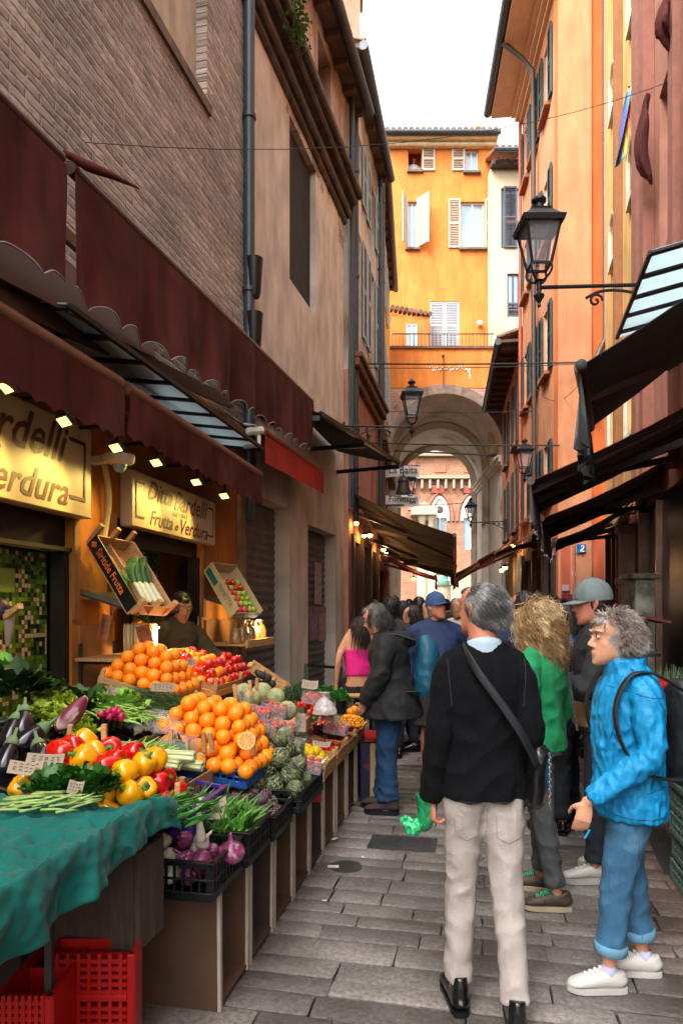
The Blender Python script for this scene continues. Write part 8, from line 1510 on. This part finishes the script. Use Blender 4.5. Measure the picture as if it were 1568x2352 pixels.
m = MB(); bl = MB(); bl.loft([W3(0, .015, .9), W3(0, .01, 1.05), W3(0, .01, 1.2)], [(.2, .15), (.185, .145), (.17, .13)], 20, side=M3.to_3x3() @ V3(1, 0, 0), sub=2); remesh(bl, 'sweater_hem', mat('tan_sweater', '7a6248', rough=.9, var=.15), p3, .009, 2, foldf(.004, 12, 8, 2))
def ball_cap(par, HT, s, mt, fwd=1.0):
 m = MB(); vs = []; n = 24; pr = [(1.0, -.0), (1.02, .02), (.98, .045), (.86, .075), (.62, .098), (.3, .112), (0, .116)]
 for r_, z in pr:
  for k in range(n): a = 2 * math.pi * k / n; vs.append(HT @ (V3(.084 * r_ * math.cos(a), -.01 + .102 * r_ * math.sin(a), .02 + z * 1.12) * s))
 m.add(vs, [(i * n + k, i * n + (k + 1) % n, (i + 1) * n + (k + 1) % n, (i + 1) * n + k) for i in range(len(pr) - 1) for k in range(n)]); cp = m.build('cap', mt, par, smooth=True)
 G = np.zeros((13, 7, 3))
 for i in range(13):
  for j in range(7): a = R(20 + 140 * i / 12); v = j / 6; x = .084 * math.cos(a) * (1 - .12 * v); y = -.01 + .1 * math.sin(a) + v * .078 * math.sin(a) ** .6; G[i, j] = HT @ (V3(x, y, .022 - .014 * v + .012 * (1 - (x / .084) ** 2)) * s)
 m = MB(); m.sheet(G, .004); m.build('brim', mt, cp, smooth=True); m = MB(); m.sph(HT @ (V3(0, -.01, .151) * s), .007 * s, 8, 5); m.build('button', mt, cp)
 m = MB()
 for q in range(6): a = q * math.pi / 3 + .5; m.loft([HT @ (V3(.085 * r_ * math.cos(a), -.01 + .103 * r_ * math.sin(a), .021 + z * 1.12) * s) for r_, z in pr], [.0015 * s] * len(pr), 5)
 m.build('seam', mt, cp); return cp
ball_cap(p3, HT3, 1.1, mat('grey_green_cap', '5f6a6a', rough=.85, var=.18, scale=14))
# --- P4: woman in the blue jacket
BLJ = mat('turquoise_jacket', '087cae', rough=.6, var=.14, scale=8, bump=.012, bscale=16, spec=.35, stretch=(1, 1, .55)); BJ = mat('washed_denim', '2f5a78', rough=.9, var=.3, scale=9, bump=.002, bscale=140, col2='5f88a0', c2t=.62)
p4, W4, HT4, M4 = person('grey haired older woman in a bright blue rain jacket and cropped jeans, facing left', (1.245, 2.93, 0), 88, 1.60, dict(vox=.006, seed=21, wide=1.0, hip=.93, lean=-.0, footL=(-.07, .12), footR=(.08, -.1), toeL=2, toeR=-4, elbowL=(-.25, .0, 1.13), wristL=(-.2, .26, .91), elbowR=(.25, -.06, 1.12), wristR=(.25, -.03, .86), head=(0, .075, 1.625), yaw=4, hs=1.02, skin='a', browm=mat('brow_pale', '9a8a80', rough=.9), hands={'L': ((-.02, .25, -1), (.9, -.2, 0), .45), 'R': ((0, .2, -1), (-.9, 0, 0), .5)}, top=dict(mat=BLJ, hem=.80, loose=.026, sleeve=.016, flare=.012, amp=.006, fz=15, fx=22, cuff=.018, arm=.93, name='jacket', belly=.015, extra=lambda b, W, k: b.loft([W(0, .0, 1.42), W(0, .015, 1.48), W(0, .02, 1.54)], [(.11 * k, .115 * k), (.095 * k, .105 * k), (.092 * k, .1 * k)], 20, sub=2)), trousers=dict(mat=BJ, loose=.014, cuff=.016, end=.78, amp=.004, name='jeans', turn=mat('pale_denim', '5f8aa4', rough=.9)), shoes=dict(L=.27, ankle=.055, w=.044, chunky=1.05, mat=mat('white_leather', 'b8b2ac'), sole=mat('white_rubber', 'a8a49e'), lace=mat('white_lace', 'c8c4be'), name='sneaker', sock=mat('lilac_sock', 'a8a8c0', rough=.9)), hair=dict(type='short', cap=1.05, fringe=True, mat=hairm('silver', '7d7068', 'b8aca0'), n=2400, L=.055, r=.0016, flow=lambda d: (d.x * .5, d.y * .6 - .6, d.z * .3), lift=.5, grav=.5, wob=.45, curl=.004, cf=60, mask=lambda d: (d.z > -.45 and d.y < .25) or d.z > .5)))
SEAMJ = mat('blue_seam', '04547c', rough=.6); lf = -.4
seam(p4, M4, 'jacket', [[W4(lf, .02, 1.5), W4(lf, -.02, 1.4), W4(lf, -.06, 1.32), W4(lf, -.09, 1.2)], [W4(lf, .12, 1.42), W4(lf, -.0, 1.385), W4(lf, -.16, 1.38)], [W4(lf, .075, 1.5), W4(lf, .1, 1.3), W4(lf, .125, 1.16)], [W4(lf, .1, 1.33), W4(lf, .09, 1.2)], [W4(lf, -.2, .96), W4(lf, -.1, .97), W4(lf, .0, .95)], [W4(lf, -.16, .92), W4(lf, -.15, .84)]], .002, SEAMJ)
seam(p4, M4, 'jacket', [[W4(lf, .11, .84), W4(lf, .0, .838), W4(lf, -.12, .842)]], .003, SEAMJ, 'hem_cord')
seam(p4, M4, 'jeans', [[W4(lf, .0, .8), W4(lf, .03, .5), W4(lf, .06, .3)]], .0013, mat('denim_stitch', '3c5a70', rough=.9))
BKP = mat('black_backpack', '0c0d10', rough=.6, var=.3, scale=14)
def backpack(W, lab, mt, c, sz, strapm, sh=((-.13, 1), (.13, 1)), k=1, seed=1, M=None):
 cc = W(*c); t = thing('backpack', lab, 'backpack', M=Matrix.Translation(cc) @ M.to_3x3().to_4x4()); m = MB(); q = M.to_3x3(); m.loft([W(c[0], c[1], c[2] - sz[2] / 2), W(c[0], c[1] - .01, c[2] - sz[2] * .3), W(c[0], c[1] - .01, c[2]), W(c[0], c[1], c[2] + sz[2] * .3), W(c[0], c[1] + .02, c[2] + sz[2] / 2)], [(sz[0] * .42, sz[1] * .45), (sz[0] * .52, sz[1] * .56), (sz[0] * .5, sz[1] * .52), (sz[0] * .42, sz[1] * .42), (sz[0] * .2, sz[1] * .2)], 20, side=q @ V3(1, 0, 0), sub=3); remesh(m, 'pack', mt, t, .009, 2, foldf(.006, 9, 9, seed))
 m = MB(); m.loft([W(c[0], c[1] - sz[1] * .45, c[2] - sz[2] * .36), W(c[0], c[1] - sz[1] * .52, c[2] - sz[2] * .12), W(c[0], c[1] - sz[1] * .45, c[2] + sz[2] * .04)], [(sz[0] * .36, .02), (sz[0] * .4, .03), (sz[0] * .34, .012)], 16, side=q @ V3(1, 0, 0), sub=3); m.build('front_pocket', strapm, t, smooth=True)
 for x, s_ in sh: strap(t, [W(x, c[1] + .06, c[2] + sz[2] * .42), W(x, -.04, 1.485), W(x * 1.05, .07, 1.465), W(x * 1.15, .135, 1.32), W(x * 1.3, .1, 1.15), W(x * 1.4, 0, 1.04), W(x * 1.1, c[1] + .05, c[2] - sz[2] * .4)], .044, strapm, 'shoulder_strap', .012, up=q @ V3(1, 0, 0))
 return t
backpack(W4, 'black backpack worn by the woman in the blue jacket, cut by the right edge', BKP, (0, -.25, 1.2), (.3, .17, .48), BKP, ((-.165, 1), (.165, 1)), M=M4)
m = MB(); a = W4(-.235, .26, .80); m.tube([a, a + V3(-.02, 0, -.035)], .004, 6); tag(m.build('blue_pen', mat('blue_pen', '1a8ac0', rough=.4)), 'thin blue stick held in the fingers of the woman in blue', 'stick')
# --- P5: woman in the dark coat
CT = mat('black_coat', '0e0f12', rough=.8, var=.25, scale=12, bump=.002, bscale=90)
p5, W5, HT5, M5 = person('woman with a dark bob in a long dark hooded coat, leaning over the stall', (.40, 5.42, 0), 82, 1.68, dict(vox=.009, seed=31, wide=1.05, lean=.03, footL=(-.08, .02), footR=(.09, .07), toeL=0, toeR=-4, elbowL=(-.26, .08, 1.15), wristL=(-.2, .2, .93), head=(0, .13, 1.61), pitch=-22, skin='a', top=dict(mat=CT, hem=.72, loose=.045, sleeve=.035, flare=.09, amp=.008, name='coat', extra=lambda b, W, k: b.loft([W(-.09, .03, 1.44), W(-.08, -.09, 1.45), W(0, -.15, 1.43), W(.08, -.09, 1.45), W(.09, .03, 1.44)], [.04 * k, .055 * k, .06 * k, .055 * k, .04 * k], 10, sub=3)), trousers=dict(mat=mat('blue_denim', '163a5c', rough=.9, var=.3, scale=10), loose=.022, cuff=.03, end=.93, amp=.006, name='jeans'), shoes=dict(L=.28, ankle=.1, w=.05, chunky=1.6, mat=mat('brown_hiking_boot', '3a2c2c', rough=.8, var=.3), name='hiking_boot'), hair=dict(type='bob', cap=1.06, low=.03, fringe=True, mat=hairm('dark_grey_bob', '2c2724', '6a645e'), n=900, L=.17, r=.0028, grav=.9, lift=.35, wob=.1, steps=9, mask=lambda d: d.z > -.3 and (d.y < .35 or d.z > .4))))
bp5 = backpack(W5, 'teal and navy backpack on the woman in the dark coat', mat('teal_backpack', '0d4f66', rough=.6, var=.3, scale=9), (0, -.29, 1.22), (.32, .2, .5), mat('navy_panel', '12202c', rough=.6), ((-.13, 1), (.13, 1)), M=M5)
m = MB(); a = W5(-.13, -.3, 1.09); m.lathe([(.0, 0), (.022, 0), (.024, .05), (.018, .1), (.01, .12)], a, 12); bt = m.build('water_bottle', GLASS, smooth=True); tag(bt, 'small clear water bottle with a pink cap in the side pocket of the teal backpack', 'bottle'); m = MB(); m.lathe([(.013, .12), (.013, .14), (0, .14)], a, 10); o = m.build('bottle_cap', mat('pink_cap', 'c07080', rough=.5)); o.parent = bt
# --- P6: man in navy
NV = mat('navy_fleece', '15284e', rough=.8, var=.2, scale=12, bump=.002, bscale=80)
p6, W6, HT6, M6 = person('man in a blue cap and navy zip top with grey shorts, walking towards the camera', (.90, 6.45, 0), 190, 1.76, dict(vox=.009, seed=41, wide=1.1, footR=(.14, .1), footL=(-.1, -.1), elbowR=(.27, -.03, 1.13), wristR=(.3, .06, .88), yaw=22, pitch=9, skin='b', top=dict(mat=NV, hem=.86, loose=.028, amp=.006, name='zip_top', belly=.04, collar=(NV, .055, .078)), trousers=dict(mat=mat('grey_shorts', '2a2826', rough=.9, var=.3, scale=20), loose=.03, cuff=.05, end=-.02, amp=.004, name='shorts'), shoes=dict(L=.29, ankle=.08, chunky=1.4, mat=mat('dark_trainer', '22262a', rough=.7), name='trainer'), hair=dict(type='short', cap=.98, mat=hairm('grey_short', '7a7470'))))
ball_cap(p6, HT6, 1.08, mat('faded_blue_cap', '2a4a74', rough=.85, var=.25, scale=20))
# --- P7: woman in pink on the stool
p7, W7, HT7, M7 = person('woman in a bright pink sleeveless top sitting on a bar stool at the left', (.19, 7.3, .0), 15, 1.66, dict(vox=.011, seed=51, hip=.80, sit=True, kneeL=(-.12, .38, .82), kneeR=(.12, .38, .82), footL=(-.1, .34, 0, .30), footR=(.1, .34, 0, .30), shz=1.31, head=(0, .0, 1.5), eyes=False, skin='a', top=dict(mat=mat('hot_pink_top', 'd4147c', rough=.7, var=.1), hem=1.0, ztop=1.34, loose=.008, arm=.0, sleeve=-.03, name='camisole', amp=.003), trousers=dict(mat=mat('black_skirt', '0c0b0e', rough=.9), loose=.02, cuff=.01, end=.8, name='trousers'), hair=dict(type='long', cap=1.08, low=.05, mat=hairm('dark_long', '1c1412', '3a2820'), n=500, L=.28, r=.003, grav=.9, lift=.4, wob=.12, steps=9)))
t = thing('bar_stool', 'tall metal bar stool with a wooden seat under the woman in pink', 'stool', loc=(.19, 7.25, 0)); m = MB(); m.lathe([(.17, 0), (.18, .02), (.17, .04)], (.19, 7.27, .69), 20); m.build('seat', WOOD, t, smooth=40)
for sx, sy in ((-1, -1), (1, -1), (1, 1), (-1, 1)): m = MB(); m.bar((.19 + .19 * sx, 7.27 + .19 * sy, 0), (.19 + .12 * sx, 7.27 + .12 * sy, .69), .025); m.build('leg', METAL, t)
m = MB()
for a, b in (((-1, -1), (1, -1)), ((1, -1), (1, 1)), ((1, 1), (-1, 1)), ((-1, 1), (-1, -1))): m.bar((.19 + .17 * a[0], 7.27 + .17 * a[1], .25), (.19 + .17 * b[0], 7.27 + .17 * b[1], .25), .02)
m.build('footrest', METAL, t)
# --- shopkeeper
sk = FS.P(5.75, .02, 0); person('shopkeeper with dark hair in an olive sweatshirt leaning out of the doorway', (sk.x - .05, sk.y, .0), -115, 1.78, dict(vox=.011, seed=61, lean=.05, head=(0, .1, 1.60), pitch=-15, yaw=-30, elbowL=(-.26, .2, 1.2), wristL=(-.2, .45, 1.12), skin='c', top=dict(mat=mat('olive_sweatshirt', '3a3018', rough=.9, var=.25), hem=.84, loose=.04, amp=.009, name='sweatshirt', extra=hoodx(1.45, .045)), trousers=dict(mat=DN, loose=.01), hair=dict(type='short', cap=1.14, fringe=True, mat=hairm('black_short', '0e0b0a'), n=600, L=.05, r=.003)))
# --- man at the far window
wx = (topL[0] + topL[1]) / 2; person('man in a white shirt standing at the open top window of the orange house', (wx, 24.45, topL[2] - 1.02), 185, 1.75, dict(vox=.02, seed=71, eyes=False, elbowL=(-.3, .08, 1.15), wristL=(-.2, .25, 1.08), elbowR=(.3, .08, 1.15), wristR=(.2, .25, 1.08), skin='c', top=dict(mat=mat('white_shirt', 'c8ccd4', rough=.8, var=.05), loose=.03, name='shirt'), trousers=dict(mat=DN), hair=dict(type='short', mat=hairm('black_short', '0e0b0a'))))
# --- the crowd
CL = {'black': '0d0d10', 'charcoal': '25262a', 'navy': '16203a', 'cream': 'a89c86', 'denim blue': '34506e', 'olive': '3c3a26', 'maroon': '4a1620', 'grey': '5c5c5e', 'brown': '3f2a1e', 'white': 'b0aca6', 'purple': '3a2460', 'pale blue': '6a88a4', 'red': '9a1c1c'}
HC = {'black': ('0e0b0a', None), 'dark brown': ('21160f', None), 'brown': ('3c2616', None), 'blond': ('9a7a4c', 'c8a870'), 'grey': ('6a6460', '9a948e'), 'auburn': ('5a2a18', None)}
crowd = [  # px, head-top py, Y, facing, hair, long?, clothes, extra words, hat
 (1205, 1358, 5.6, 20, 'dark brown', 0, 'navy', 'just beyond the curly blonde woman', 0), (1238, 1362, 6.6, 60, 'brown', 0, 'maroon', 'looking left past the others', 0), (1268, 1368, 6.2, 0, 'black', 0, 'charcoal', 'in the middle right of the crowd', 0), (1272, 1385, 5.3, 10, 'blond', 0, 'grey', 'with short fair hair near the capped man', 0),
 (1262, 1408, 4.9, 0, 'black', 1, 'black', 'with wavy hair beside the capped man', 0), (1300, 1385, 5.2, 40, 'black', 1, 'denim blue', 'half hidden behind the grey cap', 0), (1175, 1385, 6.0, 0, 'dark brown', 0, 'black', 'left of the curly blonde woman', 0), (1420, 1395, 6.4, 60, 'auburn', 1, 'brown', 'with red hair at the dark shops', 0), (1398, 1405, 6.1, 100, 'auburn', 0, 'maroon', 'beside the red haired one at the shops', 0),
 (1050, 1375, 8.3, 180, 'grey', 0, 'cream', 'in a pale shell jacket behind the man in navy', 0), (985, 1380, 8.8, 150, 'black', 0, 'cream', 'in pale shiny fabric left of the man in navy', 0), (925, 1380, 8.0, 0, 'black', 0, 'black', 'with broad black back near the left bar', 0), (905, 1362, 11.5, 0, 'brown', 0, 'pale blue', 'taller than those around, left of the middle', 0), (950, 1390, 7.8, 80, 'dark brown', 1, 'charcoal', 'between the coat woman and the capped man', 0),
 (882, 1385, 9.6, 20, 'black', 0, 'black', 'standing by the left bar entrance', 0), (860, 1378, 10.5, 0, 'dark brown', 1, 'navy', 'far back along the left bar', 0), (842, 1392, 7.9, 200, 'black', 1, 'grey', 'sitting opposite the woman in pink', 0), (940, 1376, 12.5, 0, 'black', 0, 'charcoal', 'in the middle distance left', 0), (965, 1382, 10.2, 0, 'black', 0, 'olive', 'in an olive top in the middle distance', 0), (1000, 1360, 10.5, 180, 'grey', 0, 'black', 'in the centre of the crowd', 0),
 (1025, 1376, 13.0, 0, 'dark brown', 0, 'navy', 'far back, centre', 0), (1045, 1365, 14.5, 180, 'brown', 0, 'white', 'far back in a light shirt', 0), (1068, 1372, 12.0, 0, 'black', 0, 'brown', 'far back just left of the tall grey haired man', 0), (1150, 1375, 9.5, 0, 'black', 0, 'black', 'right of the tall grey haired man', 0), (1165, 1370, 12.0, 180, 'dark brown', 0, 'denim blue', 'far back at the right', 0),
 (915, 1392, 13.5, 0, 'black', 1, 'maroon', 'small in the distance beneath the crimson awning', 0), (980, 1388, 15.5, 180, 'brown', 0, 'grey', 'in grey in the distance', 0), (1010, 1384, 17.0, 0, 'black', 0, 'red', 'in red far down the alley', 0), (955, 1390, 19.0, 0, 'black', 0, 'black', 'tiny at the far end, left', 0), (1055, 1386, 19.5, 180, 'brown', 0, 'navy', 'tiny at the far end, right', 0), (1090, 1380, 16.0, 0, 'black', 0, 'charcoal', 'in the distance under the right awning', 0),
 (1225, 1392, 7.8, 170, 'dark brown', 1, 'black', 'with long hair, deep in the right crowd', 0), (1185, 1380, 8.6, 190, 'brown', 0, 'olive', 'in olive at the right shops', 0), (1320, 1395, 7.4, 0, 'black', 0, 'navy', 'behind the grey cap by the salmon wall', 0), (1345, 1398, 8.2, 180, 'brown', 1, 'grey', 'by the salmon wall', 0), (1440, 1400, 7.6, 80, 'black', 0, 'black', 'in front of the dark shops at the right', 0), (870, 1395, 12.0, 180, 'black', 0, 'denim blue', 'in blue by the left bar doorway', 0), (1035, 1390, 22.5, 0, 'black', 0, 'olive', 'beneath the archway', 0), (985, 1391, 24.0, 180, 'brown', 0, 'white', 'in white beneath the archway', 0),
 (1130, 1362, 7.2, 10, 'brown', 0, 'navy', 'hidden behind the tall man in black', 0), (895, 1372, 7.4, 0, 'black', 0, 'charcoal', 'right behind the woman in the dark coat', 0), (962, 1370, 9.2, 20, 'dark brown', 0, 'brown', 'behind the cap of the man in navy', 0), (1222, 1376, 9.8, 0, 'grey', 0, 'maroon', 'grey head deep on the right side', 0), (1290, 1376, 8.9, 0, 'brown', 0, 'black', 'right of the blonde curls, further back', 0), (1365, 1388, 9.4, 0, 'black', 0, 'olive', 'far back by the dark timber shop', 0), (1000, 1378, 12.2, 0, 'blond', 1, 'cream', 'fair and far back in the centre', 0), (930, 1384, 10.8, 0, 'brown', 0, 'denim blue', 'centre left, further back', 0)]
for i, (px_, py_, Y, fc, hc_, lg, cl, ex, hat) in enumerate(crowd):
 Hh = min(1.86, max(1.5, 1.62 + (1400 - py_) / F_ * Y)); vx = .012 if Y < 7 else .018 if Y < 12 else .026; rr = random.Random(i); c1, c2 = HC[hc_]
 a_ = .1 * rr.random(); person('%s haired person in %s, %s' % (hc_, cl, ex), ((px_ - 784) / F_ * Y, Y, 0), fc + rr.uniform(-12, 12), Hh, dict(vox=vx, seed=i, eyes=False, wide=rr.uniform(.95, 1.08), skin=rr.choice('abc'), yaw=rr.uniform(-20, 20), elbowL=(-.25, a_, 1.14), wristL=(-.22, .1 + a_, .92 + a_), top=dict(mat=mat('cloth_' + cl.replace(' ', '_'), CL[cl], rough=.85, var=.25, scale=9), loose=.025, amp=.006), trousers=dict(mat=DN if i % 3 else mat('cloth_charcoal', CL['charcoal'])), hair=dict(type='x', cap=1.06, low=.06 if lg else .0, mat=hairm(hc_.replace(' ', '_'), c1, c2), n=(260 if Y < 9 else 0), L=.22 if lg else .06, r=.004, lift=.3, grav=.8, wob=.15, steps=6)), group='people in the crowd')
